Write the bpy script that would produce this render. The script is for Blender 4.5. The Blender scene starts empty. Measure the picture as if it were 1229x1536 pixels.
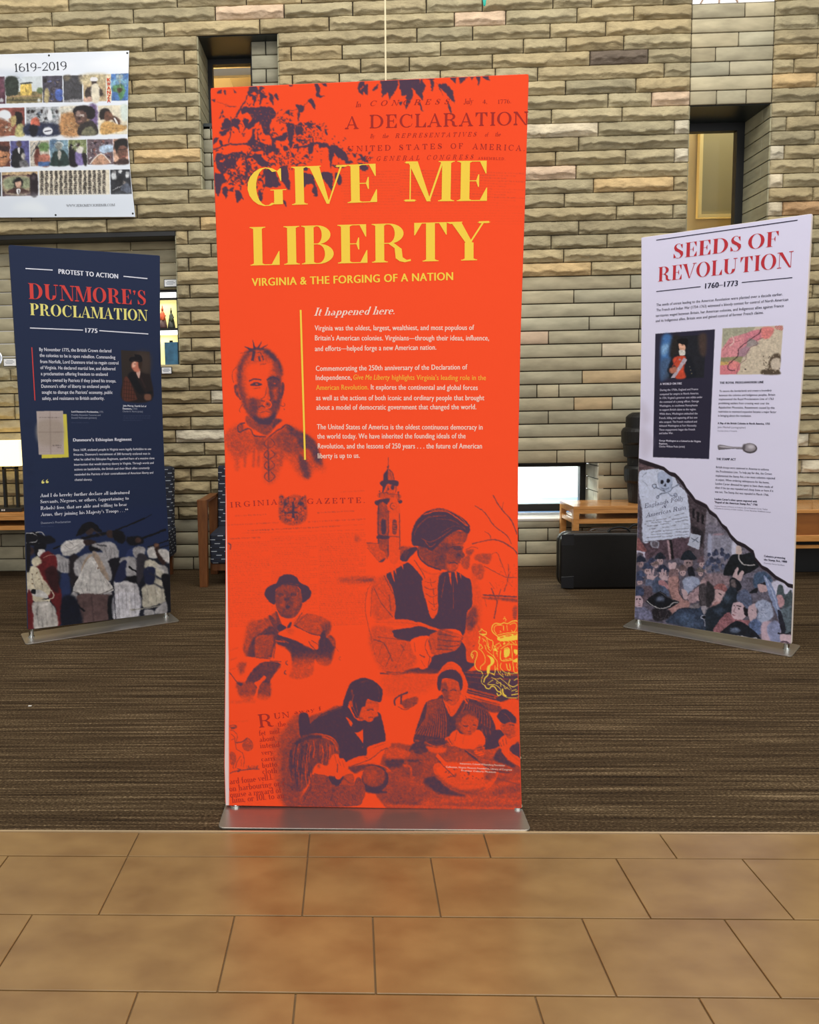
import bpy, bmesh, math, random
import numpy as np
from mathutils import Vector, Matrix
random.seed(7); RNG=np.random.RandomState(7)
PI=math.pi
# ---------------------------------------------------------------- camera
F_PX,CX,CY=1130.67,489.16,715.2
RIGHT=Vector((0.99934,0.03376,-0.01665)); FWD=Vector((-0.03505,0.99523,-0.09098)).normalized()
UP=RIGHT.cross(FWD).normalized(); RIGHT=FWD.cross(UP).normalized()
CAM=Vector((0,0,1.5))
cam=bpy.data.cameras.new('camera'); camo=bpy.data.objects.new('camera',cam)
bpy.context.scene.collection.objects.link(camo)
mw=Matrix((RIGHT,UP,-FWD)).transposed().to_4x4(); mw.translation=CAM; camo.matrix_world=mw
cam.sensor_fit='AUTO'; cam.sensor_width=36; cam.lens=36*F_PX/1536
cam.shift_x=(614.5-CX)/1536; cam.shift_y=-(768-CY)/1536
cam.clip_start=.05; cam.clip_end=200
S=bpy.context.scene; S.camera=camo
# ---------------------------------------------------------------- world, lights, exposure
S.view_settings.view_transform='Standard'; S.view_settings.look='None'
S.view_settings.gamma=1; S.view_settings.use_curve_mapping=False; S.view_settings.exposure=0.3
w=bpy.data.worlds.new('world'); S.world=w; w.use_nodes=True
w.node_tree.nodes['Background'].inputs[0].default_value=(1.0,.97,.92,1); w.node_tree.nodes['Background'].inputs[1].default_value=.42
def area(name,loc,rot,sx,sy,power,col=(1,1,1)):
    l=bpy.data.lights.new(name,'AREA'); l.shape='RECTANGLE'; l.size=sx; l.size_y=sy; l.energy=power; l.color=col
    o=bpy.data.objects.new(name,l); S.collection.objects.link(o); o.location=loc; o.rotation_euler=rot; return o
area('skylight',(0.5,3.4,7.6),(math.radians(18),0,0),9,3.0,330,(1,.955,.88))
area('front_glazing',(1.5,-4.5,4.2),(math.radians(72),0,0),9,4,300,(.97,.98,1))
S.cycles.max_bounces=6; S.cycles.diffuse_bounces=3; S.cycles.glossy_bounces=3; S.cycles.transparent_max_bounces=12
S.cycles.use_denoising=True
# ---------------------------------------------------------------- helpers
def ray(x,y): return RIGHT*((x-CX)/F_PX)+UP*(-(y-CY)/F_PX)+FWD
def at(x,y,Y):
    d=ray(x,y); t=Y/d.y; return CAM+d*t
def atz(x,y,z):
    d=ray(x,y); t=(z-1.5)/d.z; return CAM+d*t
def topx(P):
    d=P-CAM; f=d.dot(FWD); return CX+F_PX*d.dot(RIGHT)/f, CY-F_PX*d.dot(UP)/f
def lin(c):
    c=[v/255 if max(c)>1 else v for v in c]
    return tuple(v/12.92 if v<=.04045 else ((v+.055)/1.055)**2.4 for v in c[:3])+(1,)
MATS={}
def mat(name,col=(128,128,128),rough=.6,metal=0,spec=.5,noise=0,nscale=20,bump=0,bscale=60,emit=None,estr=0,attr=None,stretch=None,coat=0,ncol=None,dist=.01):
    if name in MATS: return MATS[name]
    m=bpy.data.materials.new(name); m.use_nodes=True; nt=m.node_tree; N=nt.nodes; L=nt.links; b=N['Principled BSDF']
    b.inputs['Roughness'].default_value=rough; b.inputs['Metallic'].default_value=metal
    b.inputs['Specular IOR Level'].default_value=spec; b.inputs['Base Color'].default_value=lin(col); b.inputs['Coat Weight'].default_value=coat
    tc=N.new('ShaderNodeTexCoord'); src=tc.outputs['Object']
    if stretch:
        mp=N.new('ShaderNodeMapping'); mp.inputs['Scale'].default_value=stretch; L.new(src,mp.inputs[0]); src=mp.outputs[0]
    base=None
    if attr:
        a=N.new('ShaderNodeAttribute'); a.attribute_name=attr; base=a.outputs['Color']; L.new(base,b.inputs['Base Color'])
    if noise:
        n=N.new('ShaderNodeTexNoise'); n.inputs['Scale'].default_value=nscale; n.inputs['Detail'].default_value=5; L.new(src,n.inputs['Vector'])
        mr=N.new('ShaderNodeMapRange'); mr.inputs['From Min'].default_value=.3; mr.inputs['From Max'].default_value=.7
        L.new(n.outputs['Fac'],mr.inputs['Value'])
        if ncol is not None:
            mx=N.new('ShaderNodeMix'); mx.data_type='RGBA'; mx.inputs[6].default_value=lin(col); mx.inputs[7].default_value=lin(ncol)
            L.new(mr.outputs[0],mx.inputs[0])
        else:
            mr.inputs['To Min'].default_value=1-noise; mr.inputs['To Max'].default_value=1+noise
            mx=N.new('ShaderNodeMix'); mx.data_type='RGBA'; mx.blend_type='MULTIPLY'; mx.inputs[0].default_value=1
            mx.inputs[6].default_value=lin(col)
            if base: L.new(base,mx.inputs[6])
            L.new(mr.outputs[0],mx.inputs[7])
        L.new(mx.outputs[2],b.inputs['Base Color'])
    if bump:
        n=N.new('ShaderNodeTexNoise'); n.inputs['Scale'].default_value=bscale; n.inputs['Detail'].default_value=6; L.new(src,n.inputs['Vector'])
        bp=N.new('ShaderNodeBump'); bp.inputs['Strength'].default_value=bump; bp.inputs['Distance'].default_value=dist
        L.new(n.outputs['Fac'],bp.inputs['Height']); L.new(bp.outputs[0],b.inputs['Normal'])
    if emit is not None:
        b.inputs['Emission Color'].default_value=lin(emit); b.inputs['Emission Strength'].default_value=estr
    MATS[name]=m; return m
def link(name,me,m=None,parent=None,smooth=False):
    o=bpy.data.objects.new(name,me); S.collection.objects.link(o)
    if m is not None and not me.materials: me.materials.append(m)
    if smooth: me.polygons.foreach_set('use_smooth',[True]*len(me.polygons))
    if parent: o.parent=parent; o.matrix_parent_inverse=Matrix.Translation(-Vector(parent.location)) if parent.rotation_euler.z==0 else parent.matrix_basis.inverted()
    return o
def tag(o,label=None,cat=None,group=None,kind=None):
    if label: o['label']=label
    if cat: o['category']=cat
    if group: o['group']=group
    if kind: o['kind']=kind
    return o
def empty(name,loc,label,cat,group=None):
    o=bpy.data.objects.new(name,None); S.collection.objects.link(o); o.location=loc; o.empty_display_size=.1
    return tag(o,label,cat,group)
def B(): return bmesh.new()
def box(bm,x0,x1,y0,y1,z0,z1,bev=0,seg=2,M=None):
    r=bmesh.ops.create_cube(bm,size=1); vs=r['verts']
    for v in vs: v.co=Vector(((x0+x1)/2+v.co.x*(x1-x0),(y0+y1)/2+v.co.y*(y1-y0),(z0+z1)/2+v.co.z*(z1-z0)))
    if bev:
        es=list({e for v in vs for e in v.link_edges}); g=bmesh.ops.bevel(bm,geom=es,offset=bev,segments=seg,affect='EDGES',profile=.5)
        vs=list({v for f in g['faces'] for v in f.verts}|{v for v in vs if v.is_valid})
    if M is not None:
        for v in vs: v.co=M@v.co
    return vs
def cyl(bm,p0,p1,r0,r1=None,n=20,caps=True):
    p0=Vector(p0);p1=Vector(p1); r1=r0 if r1 is None else r1; d=(p1-p0); q=d.to_track_quat('Z','Y').to_matrix()
    a=[];b=[]
    for i in range(n):
        t=2*PI*i/n; c=Vector((math.cos(t),math.sin(t),0)); a.append(bm.verts.new(p0+q@(c*r0))); b.append(bm.verts.new(p1+q@(c*r1)))
    for i in range(n): bm.faces.new((a[i],a[(i+1)%n],b[(i+1)%n],b[i]))
    if caps: bm.faces.new(a[::-1]); bm.faces.new(b)
def lathe(bm,prof,c=(0,0,0),n=28,M=None):
    c=Vector(c); rings=[]
    for r,z in prof:
        ring=[]
        for i in range(n):
            t=2*PI*i/n; p=Vector((r*math.cos(t),r*math.sin(t),z)); p=(M@p if M else p)+c; ring.append(bm.verts.new(p))
        rings.append(ring)
    for a,b in zip(rings[:-1],rings[1:]):
        for i in range(n): bm.faces.new((a[i],a[(i+1)%n],b[(i+1)%n],b[i]))
    bm.faces.new(rings[0][::-1]); bm.faces.new(rings[-1])
def prism(bm,poly,ax,lo,hi):
    "extrude a 2D polygon along axis ax ('x','y','z')"
    def P(u,v,t): return {'x':(t,u,v),'y':(u,t,v),'z':(u,v,t)}[ax]
    a=[bm.verts.new(P(u,v,lo)) for u,v in poly]; b=[bm.verts.new(P(u,v,hi)) for u,v in poly]; n=len(poly)
    for i in range(n): bm.faces.new((a[i],a[(i+1)%n],b[(i+1)%n],b[i]))
    bm.faces.new(a[::-1]); bm.faces.new(b)
def rrect(x0,x1,y0,y1,r,n=5):
    out=[]
    for cx,cy,a in ((x1-r,y1-r,0),(x0+r,y1-r,90),(x0+r,y0+r,180),(x1-r,y0+r,270)):
        for i in range(n+1):
            t=math.radians(a+90*i/n); out.append((cx+r*math.cos(t),cy+r*math.sin(t)))
    return out
def done(bm,name,m,parent=None,smooth=False,bevel=0,seg=2):
    bmesh.ops.recalc_face_normals(bm,faces=bm.faces[:]); me=bpy.data.meshes.new(name); bm.to_mesh(me); bm.free()
    o=link(name,me,m,parent,smooth)
    if bevel:
        md=o.modifiers.new('bevel','BEVEL'); md.width=bevel; md.segments=seg; md.limit_method='ANGLE'; md.angle_limit=.6
    return o
def npmesh(name,V,Fq,m,parent=None,col=None,smooth=False):
    "V (n,3) array, Fq (k,4) array of quads"
    me=bpy.data.meshes.new(name); V=np.asarray(V,np.float32); Fq=np.asarray(Fq,np.int32)
    me.vertices.add(len(V)); me.vertices.foreach_set('co',V.ravel())
    k=Fq.shape[1]; me.loops.add(Fq.size); me.loops.foreach_set('vertex_index',Fq.ravel())
    me.polygons.add(len(Fq)); me.polygons.foreach_set('loop_start',np.arange(0,Fq.size,k,dtype=np.int32))
    me.update(calc_edges=True)
    if col is not None:
        a=me.color_attributes.new('Col','FLOAT_COLOR','POINT'); a.data.foreach_set('color',np.asarray(col,np.float32).ravel())
    return link(name,me,m,parent,smooth)
# ---------------------------------------------------------------- materials
M_rock=mat('rock_face_sandstone',attr='Col',rough=.92,spec=.15,noise=.16,nscale=11,bump=.8,bscale=30,dist=.014,stretch=(.8,1,1.5))
M_smooth=mat('sawn_sandstone',attr='Col',rough=.8,spec=.2,noise=.2,nscale=4.5,bump=.08,bscale=40,stretch=(1,1,3))
M_mortar=mat('dark_joint',(40,33,25),rough=.95)
M_black=mat('black_metal',(14,16,19),rough=.45)
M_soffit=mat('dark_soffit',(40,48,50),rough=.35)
M_wood=mat('honey_oak',(212,154,92),rough=.16,noise=1,ncol=(188,128,68),nscale=4,stretch=(1.5,8,12),bump=.01)
M_wood2=mat('chair_wood',(128,80,42),rough=.4,noise=1,ncol=(98,56,26),nscale=4,stretch=(8,8,1.5))
M_steel=mat('brushed_aluminium',(172,168,160),rough=.34,metal=.85,noise=.05,nscale=8,stretch=(1,40,1))
M_chrome=mat('polished_post',(200,205,205),rough=.15,metal=1)
# ---------------------------------------------------------------- wall of coursed sandstone
WY=6.963; H=.12
STONES="""-5600,-4926,sh -4926,-4131,sh -4131,-2389,s -2389,-1510,s -1510,-657,s -657,-289,sh -289,340,sh 340,1256,sh 1256,2886,s 2886,3304,sh 3304,3936,sh 3936,4434,s 4434,5110,sh 5110,5804,sh 5804,6162,sh 6162,6642,sh 6642,7160,sh 7160,8000,sh
-5600,-4841,sh -4841,-4395,sh -4395,-3567,sh -3567,-3133,s -3133,-2413,sh -2413,-1987,sh -1987,-1383,s -1383,-957,s -957,-478,sh -478,462,sh 462,1335,sh 1335,1601,s 1601,3152,s 3152,3908,sh 3908,4381,s 4381,5296,sh 5296,6060,sh 6060,6990,sh 6990,8000,sh
-5600,-5121,sh -5121,-4554,sh -4554,-4104,sh -4104,-3667,sh -3667,-3341,s -3341,-2860,s -2860,-2148,sh -2148,-1039,s -1039,-486,sh -486,50,sh 50,891,sh 891,1529,sh 1529,1802,s 1802,2116,s 2116,2839,s 2839,3223,sh 3223,4521,s 4521,5321,sh 5321,6178,sh 6178,6539,sh 6539,7362,sh 7362,8000,sh
-5600,-4953,sh -4953,-4597,sh -4597,-4219,sh -4219,-3761,sh -3761,-2838,s -2838,-2370,sh -2370,-659,s -659,257,sh 257,813,sh 813,1376,sh 1376,1933,s 1933,2698,s 2698,3113,sh 3113,3912,sh 3912,4740,s 4740,5606,sh 5606,5978,sh 5978,6895,sh 6895,7300,sh 7300,8000,sh
-5600,-4934,rh -4934,-4033,rh -4033,-3479,rh -3479,-2574,r -2574,-1897,rh -1897,-1636,r -1636,-1146,r -1146,-689,rh -689,-292,rh -292,147,rh 147,600,rh 600,1000,sh 2253,2650,s 2650,3029,sh 3029,3720,sh 3720,4340,r 4340,4934,rh 4934,5426,rh 5426,6132,rh 6132,6978,rh 6978,7602,rh 7602,8000,rh
-5600,-5267,rh -5267,-4367,rh -4367,-3997,rh -3997,-3201,r -3201,-2398,rh -2398,-1970,rh -1970,-1181,r -1181,-261,rh -261,600,rh 600,1000,sh 2253,2370,s 2370,2931,s 2931,3371,sh 3371,3720,sh 3720,4184,r 4184,4756,r 4756,5706,rh 5706,6567,rh 6567,7503,rh 7503,8000,rh
-5600,-5007,rh -5007,-4219,rh -4219,-3582,rh -3582,-3057,r -3057,-2465,rh -2465,-2027,rh -2027,-1324,r -1324,-431,r -431,600,rh 600,1000,sh 2253,2537,s 2537,3040,s 3040,3443,sh 3443,3720,sh 3720,4489,r 4489,5360,rh 5360,5926,rh 5926,6748,rh 6748,7563,rh 7563,8000,rh
-5600,-4902,rh -4902,-4096,rh -4096,-3528,rh -3528,-2755,r -2755,-2237,rh -2237,-1507,r -1507,-746,r -746,19,rh 19,600,rh 600,1000,sh 2253,2365,s 2365,3013,s 3013,3370,sh 3370,3720,sh 3720,4074,r 4074,4777,rw 4777,5405,rh 5405,6245,rh 6245,6984,rh 6984,8000,rh
-5600,-5091,rh -5091,-4355,rh -4355,-3562,rh -3562,-3185,r -3185,-2675,r -2675,-1819,rh -1819,-1265,r -1265,-552,r -552,383,rh 383,600,rh 600,1211,sh 1211,1877,s 1877,2131,s 2131,2933,s 2933,3720,sh 3720,4306,r 4306,5071,rh 5071,5853,rh 5853,6641,rh 6641,7094,rh 7094,8000,rh
-5600,-4951,rh -4951,-4202,rh -4202,-3600,rh -3600,-2875,r -2875,-2061,rh -2061,-1371,r -1371,-639,r -639,-273,rh -273,173,rh 173,600,rh 600,1290,sh 1290,2492,s 2492,3171,s 3171,3720,sh 3720,4129,rw 4129,4564,r 4564,4947,rh 4947,5377,rh 5377,5917,rh 5917,6376,rh 6376,6842,rh 6842,7214,rh 7214,8000,rh
-5600,-5072,rh -5072,-4355,rh -4355,-3651,rh -3651,-2266,r -2266,-1916,rh -1916,-1637,r -1637,-1170,rw -1170,-574,rh -574,-155,rh -155,600,rh 600,1124,sh 1124,1496,sh 1496,2250,s 2250,3284,s 3284,3720,sh 3720,4369,r 4369,5294,rh 5294,6135,rh 6135,6736,rh 6736,7574,rh 7574,8000,rh
-5600,-5078,rh -5078,-4643,rh -4643,-3936,rh -3936,-2323,rh -2323,-1492,r -1492,-826,r -826,-266,rh -266,600,rh 600,901,sh 901,1315,sh 1315,1795,s 1795,2898,s 2898,3720,sh 3720,4555,r 4555,5130,rh 5130,5739,rh 5739,6225,rh 6225,6750,rh 6750,7683,rh 7683,8000,rh
-5600,-4723,rh -4723,-3825,rh -3825,-3141,r -3141,-2685,rh -2685,-1099,r -1099,-499,rh -499,42,rh 42,600,rh 600,1195,sh 1195,2025,s 2025,2369,sn 2369,3042,s 3042,3720,sh 3720,5015,r 5015,5861,rh 5861,6219,rh 6219,6888,rh 6888,7403,rh 7403,8000,rh
-5600,-4831,rh -4831,-4333,rh -4333,-3823,rh -3823,-3380,rh -3380,-3137,r -3137,-2661,rh -2661,-1946,rh -1946,-1297,r -1297,-611,rw -611,102,rh 102,600,rh 600,971,sh 971,1690,s 1690,1888,s 1888,3060,s 3060,3720,sh 3720,4338,r 4338,4967,rh 4967,5533,rh 5533,6330,rh 6330,7035,rh 7035,7406,rh 7406,8000,rh
-5600,-5027,rh -5027,-4127,rh -4127,-2567,rh -2567,-2208,rh -2208,-1495,r -1495,-938,r -938,-243,rh -243,600,rh 600,1279,sh 1279,2096,s 2096,2943,sn 2943,3720,sh 3720,4255,r 4255,5116,rh 5116,5584,rh 5584,6112,rh 6112,6960,rh 6960,7350,rh 7350,8000,rh
-5600,-4883,rh -4883,-4274,rh -4274,-3752,rh -3752,-3164,r -3164,-2318,r -2318,-1882,rh -1882,-1462,r -1462,-833,r -833,-184,rh -184,365,rh 365,600,rh 600,1252,sh 1252,2489,s 2489,2927,s 2927,3720,sh 3720,4495,r 4495,5243,rh 5243,5609,rh 5609,6392,rh 6392,7329,rh 7329,8000,rh
-1575,-1253,r -1253,-923,r -923,-68,rh -68,600,rh 600,1287,sh 1287,2268,s 2268,2996,sc 2996,3426,sh 3426,3720,sh 3720,4571,r 4571,5011,rh 5011,5727,rh 5727,6325,rh 6325,6772,rh 6772,7496,rh 7496,8000,rh
-1575,-1462,r -1462,-935,r -935,-541,rh -541,-157,rh -157,600,rh 600,1345,sh 1345,1789,sp 1789,2594,s 2594,3083,sh 3083,3720,sh 3720,4314,r 4314,5227,rh 5227,5801,rh 5801,6185,rh 6185,6953,rh 6953,7394,rh 7394,8000,rh
-1575,-971,r -971,-75,rh -75,600,rh 600,1273,sh 1273,2151,s 2151,2603,s 2603,3404,sh 3404,3720,sh 3720,4135,r 4135,4575,r 4575,5148,rh 5148,5940,rh 5940,6398,rh 6398,7176,rh 7176,8000,rh
-1575,-1460,r -1460,-759,r -759,-354,rh -354,71,rh 71,600,rh 600,1043,sh 1043,2372,s 2372,2866,s 2866,3720,sh 3720,4823,r 4823,5205,rh 5205,5645,rh 5645,6567,rh 6567,7325,rh 7325,8000,rh
-1575,-272,r -272,600,rh 600,1392,sh 1392,2011,s 2011,2686,s 2686,3248,sh 3248,3720,sh 3720,4107,r 4107,4775,r 4775,5335,rh 5335,5916,rh 5916,6348,rh 6348,7197,rh 7197,8000,rh
-1575,-1461,r -1461,-901,r -901,-40,rh -40,600,rh 600,1256,sh 1256,2511,s 2511,3049,s 3049,3457,sh 3457,3720,sh 3720,4515,r 4515,5399,rh 5399,6037,rh 6037,6843,rh 6843,7194,rh 7194,8000,rh
-1575,-741,r -741,-19,rh -19,588,rh 588,1217,rh 1217,2162,rt 2162,2991,r 3694,4225,r 4225,5104,rh 5104,5545,rh 5545,6047,rh 6047,6564,rh 6564,7011,rh 7011,7533,rh 7533,8000,rh
-1575,-1463,r -1463,-239,r -239,333,rh 333,1245,rh 1245,1916,r 1916,2620,r 2620,2991,rh 3694,4097,r 4097,4468,r 4468,5219,rh 5219,5743,rh 5743,6498,rh 6498,7286,rh 7286,7734,rh 7734,8000,rh
-1575,-1254,r -1254,-816,r -816,-419,rh -419,172,rh 172,1106,rh 1106,1803,r 1803,2297,r 2297,2991,r 3694,4953,r 4953,5734,rh 5734,6182,rh 6182,6676,rh 6676,7430,rh 7430,8000,rh
-1575,-1463,r -1463,-905,r -905,30,rh 30,384,rh 384,771,rh 771,2045,r 2045,2991,r 3694,4088,r 4088,4700,r 4700,5260,rh 5260,5666,rh 5666,6059,rh 6059,6948,rh 6948,7593,rh 7593,8000,rh
-5600,-5268,rh -5268,-4772,rh -4772,-4391,rh -4391,-3803,rh -3803,-3417,rh -3417,-2657,r -2657,-2202,r -2202,-1346,r -1346,-463,rt -463,-5,rh -5,650,rh 650,1242,rh 1242,2375,r 2375,2870,r 2870,2991,r 3694,3819,rc 3819,4672,ro 4672,5381,rh 5381,6245,rh 6245,6723,rh 6723,7084,rh 7084,7757,rh 7757,8000,rh
-5600,-4957,rh -4957,-4381,rh -4381,-3656,rh -3656,-2893,r -2893,-1920,r -1920,-816,r -816,30,rh 30,514,rh 514,933,rh 933,1470,rh 1470,1916,r 1916,2524,r 2524,2991,r 3694,4076,r 4076,4454,r 4454,4853,rh 4853,5350,rh 5350,5751,rh 5751,6358,rh 6358,7054,rh 7054,7551,rh 7551,8000,rh
-5600,-4880,rh -4880,-4501,rh -4501,-4031,rh -4031,-3509,rh -3509,-2935,rh -2935,-2526,rh -2526,-1445,r -1445,-694,r -694,-10,rh -10,878,rh 878,2170,r 2170,2870,rt 2870,2991,r 3694,3815,rc 3815,4509,r 4509,5432,rh 5432,6218,rh 6218,6989,rh 6989,7500,rh 7500,8000,rh
-5600,-5071,rh -5071,-4642,rh -4642,-4253,rh -4253,-3801,rh -3801,-3294,rh -3294,-2538,rh -2538,-1820,r -1820,-1322,r -606,153,rh 153,837,rh 837,1204,rh 1204,2015,rp 2015,2991,r 3694,4073,r 4073,4740,r 4740,5229,rh 5229,5836,rh 5836,6404,rh 6404,6952,rh 6952,7309,rh 7309,8000,rh
-5600,-4804,rh -4804,-4018,rh -4018,-3611,rh -3611,-2942,rh -2942,-2490,rh -2490,-1444,r -1444,-1322,r -606,171,rh 171,592,rh 592,1133,rh 1133,1834,r 1834,2445,r 2445,2870,r 2870,2991,rw 3694,3815,rw 3815,4677,r 4677,5346,rh 5346,6278,rh 6278,6986,rh 6986,7398,rh 7398,8000,rh
-5600,-5048,rh -5048,-4667,rh -4667,-3730,rh -3730,-3360,rh -3360,-2664,rh -2664,-1933,rh -1933,-1322,rt -606,-70,rh -70,410,rh 410,926,rh 926,1396,rh 1396,2035,r 2035,2991,r 3694,4070,r 4070,4581,r 4581,5080,rh 5080,6019,rh 6019,6873,rh 6873,7733,rh 7733,8000,rh
-5600,-5059,rh -5059,-4624,rh -4624,-3775,rh -3775,-3131,rh -3131,-2758,rh -2758,-2306,rh -2306,-1441,r -1441,-1322,r -606,-186,rh -186,642,rh 642,1187,rh 1187,2203,rc 2203,2864,r 2864,2991,rw 3694,3825,r 3825,4788,r 4788,5490,rh 5490,5951,rh 5951,6534,rh 6534,7074,rh 7074,7441,rh 7441,8000,rh
-5600,-5070,rh -5070,-4435,rh -4435,-3663,rh -3663,-3073,rh -3073,-2134,rh -2134,-1322,r -606,249,rh 249,1015,rh 1015,1794,r 1794,2408,r 2408,2991,r 3694,4071,r 4071,4727,r 4727,5485,rh 5485,6148,rh 6148,6669,rh 6669,7066,rh 7066,7468,rh 7468,8000,rh
-5600,-4952,rh -4952,-4146,rh -4146,-3367,rh -3367,-2833,rh -2833,-1717,r -1717,-1440,r -1440,-1322,r -606,147,rh 147,899,rh 899,2285,r 2285,2661,r 2661,2991,rp 2991,3221,s 3221,3475,s 3475,3694,s 3694,4304,r 4304,5192,rh 5192,5685,rh 5685,6620,rh 6620,7296,rh 7296,8000,rh
-5600,-5298,rh -5298,-4714,rh -4714,-4257,rh -4257,-3515,rh -3515,-2626,rh -2626,-1322,r -606,-74,rh -74,342,rh 342,1105,rh 1105,1914,r 1914,2523,r 2523,2991,r 2991,3694,s 3694,4067,rt 4067,4550,r 4550,5061,rh 5061,5784,rh 5784,6672,rh 6672,7123,rh 7123,8000,rh
-5600,-4840,rh -4840,-4355,rh -4355,-3968,rh -3968,-3278,rh -3278,-2430,rh -2430,-1923,rh -1923,-1441,r -1441,-1322,r -606,-484,rh -484,-68,rh -68,821,rh 821,1302,rh 1302,1671,r 1671,2764,r 2764,2991,r 2991,3325,s 3325,3694,s 3694,3870,r 3870,4532,r 4532,4992,rh 4992,5456,rh 5456,6163,rh 6163,6901,rh 6901,7665,rh 7665,8000,rh
-5600,-5263,rh -5263,-4622,rh -4622,-3772,rh -3772,-2847,rh -2847,-2306,rh -2306,-1322,r -606,122,r 122,550,r 550,1276,r 1276,2122,r 2122,2623,rd 2623,2991,r 2991,3202,s 3202,3694,s 3694,4066,r 4066,4457,r 4457,5177,rh 5177,5589,rh 5589,6394,rh 6394,7186,rh 7186,8000,rh
-5600,-4818,rh -4818,-4040,rh -4040,-3135,rh -3135,-2211,rh -2211,-1444,r -1444,-1322,r -606,-491,r -491,-40,r -40,825,r 825,1545,r 1545,1916,r 1916,2411,r 2411,2991,r 2991,3395,s 3395,3694,s 3694,4320,r 4320,4895,rh 4895,5316,rh 5316,6024,rh 6024,6599,rh 6599,7359,rh 7359,8000,rh
-5600,-4722,rh -4722,-3805,rh -3805,-3412,rh -3412,-2606,rh -2606,-2304,rh -2304,-1813,r -1813,-1322,r -606,618,r 618,1104,r 1104,1775,r 1775,2254,r 2254,2991,r 2991,3694,s 3694,4064,r 4064,4709,r 4709,5237,rh 5237,5789,rh 5789,6648,rh 6648,7309,rh 7309,7689,rh 7689,8000,rh
-5600,-5157,rh -5157,-4408,rh -4408,-4014,rh -4014,-3501,rh -3501,-2840,r -2840,-2107,r -2107,-1614,r -1614,-764,r -764,-151,r -151,945,r 945,1391,rp 1391,2006,r 2006,2492,r 2492,2991,r 2991,3442,s 3442,3694,s 3694,4304,r 4304,4686,rh 4686,5167,rh 5167,6102,rh 6102,6717,rh 6717,7350,rh 7350,7752,rh 7752,8000,rh
-5600,-4727,rh -4727,-3965,rh -3965,-3310,rh -3310,-2617,r -2617,-1884,r -1884,-1154,r -1154,-546,rp -546,58,r 58,701,r 701,1188,r 1188,1798,r 1798,2129,r 2129,2743,r 2743,2991,r 3694,4489,r 4489,5389,rh 5389,5966,rh 5966,6915,rh 6915,7719,rh 7719,8000,rh
-5600,-5211,rh -5211,-4393,rh -4393,-3789,rh -3789,-2460,r -2460,-1490,r -1490,-877,r -877,-391,r -391,540,r 540,2991,r 3694,4532,r 4532,5414,rh 5414,5882,rh 5882,6243,rh 6243,7090,rh 7090,8000,rh
-5600,-4941,rh -4941,-4509,rh -4509,-4017,rh -4017,-3115,rh -3115,2991,r 3694,4579,rh 4579,5350,rh 5350,5754,rh 5754,6171,rh 6171,6907,rh 6907,7482,rh 7482,8000,rh
-5600,-5013,rh -5013,-4314,rh -4314,-3385,rh -3385,-1691,r -1691,-1014,rh -1014,-225,rh -225,205,rh 205,844,rh 844,1617,rh 1617,1972,rh 1972,2785,rh 2785,2991,rh 3694,4296,rh 4296,5013,rh 5013,5839,rh 5839,6222,rh 6222,6873,rh 6873,7245,rh 7245,8000,rh
-5600,-5093,rh -5093,-4730,rh -4730,-4201,rh -4201,-3581,rh -3581,-2838,rh -2838,-1933,rh -1933,-1361,rh -1361,-693,rh -693,85,rh 85,997,rh 997,1917,rh 1917,2991,rh 3694,4175,rh 4175,4625,rh 4625,5534,rh 5534,5931,rh 5931,6550,rh 6550,7342,rh 7342,8000,rh""".split('\n')
TINT={'':None,'p':(204,180,154),'d':(108,97,86),'c':(206,194,168),'t':(196,170,126),'n':(190,168,132),'w':(202,194,172),'o':(184,150,112)}
def tint(code,smooth,k,x):
    c=TINT[code]
    if c is None:
        c=(172,165,140) if smooth else (164,152,121)
        f=random.uniform(.93,1.07); h=random.uniform(-3,3.5); c=(c[0]*f+h,c[1]*f,c[2]*f-h)
    return lin(tuple(max(0,min(255,v)) for v in c))
def lerp_noise(n,amp,step):
    k=max(2,int(n/step)+2); a=RNG.uniform(-1,1,k); return np.interp(np.linspace(0,k-1,n),np.arange(k),a)*amp
def vnoise(U,V,fu,fv):
    "smooth value noise on arrays of metres"
    gu,gv=U*fu,V*fv; i0=np.floor(gu).astype(int); j0=np.floor(gv).astype(int); du=gu-i0; dv=gv-j0; i0-=i0.min(); j0-=j0.min()
    T=RNG.uniform(-1,1,(j0.max()+2,i0.max()+2)); return (T[j0,i0]*(1-du)+T[j0,i0+1]*du)*(1-dv)+(T[j0+1,i0]*(1-du)+T[j0+1,i0+1]*du)*dv
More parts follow.
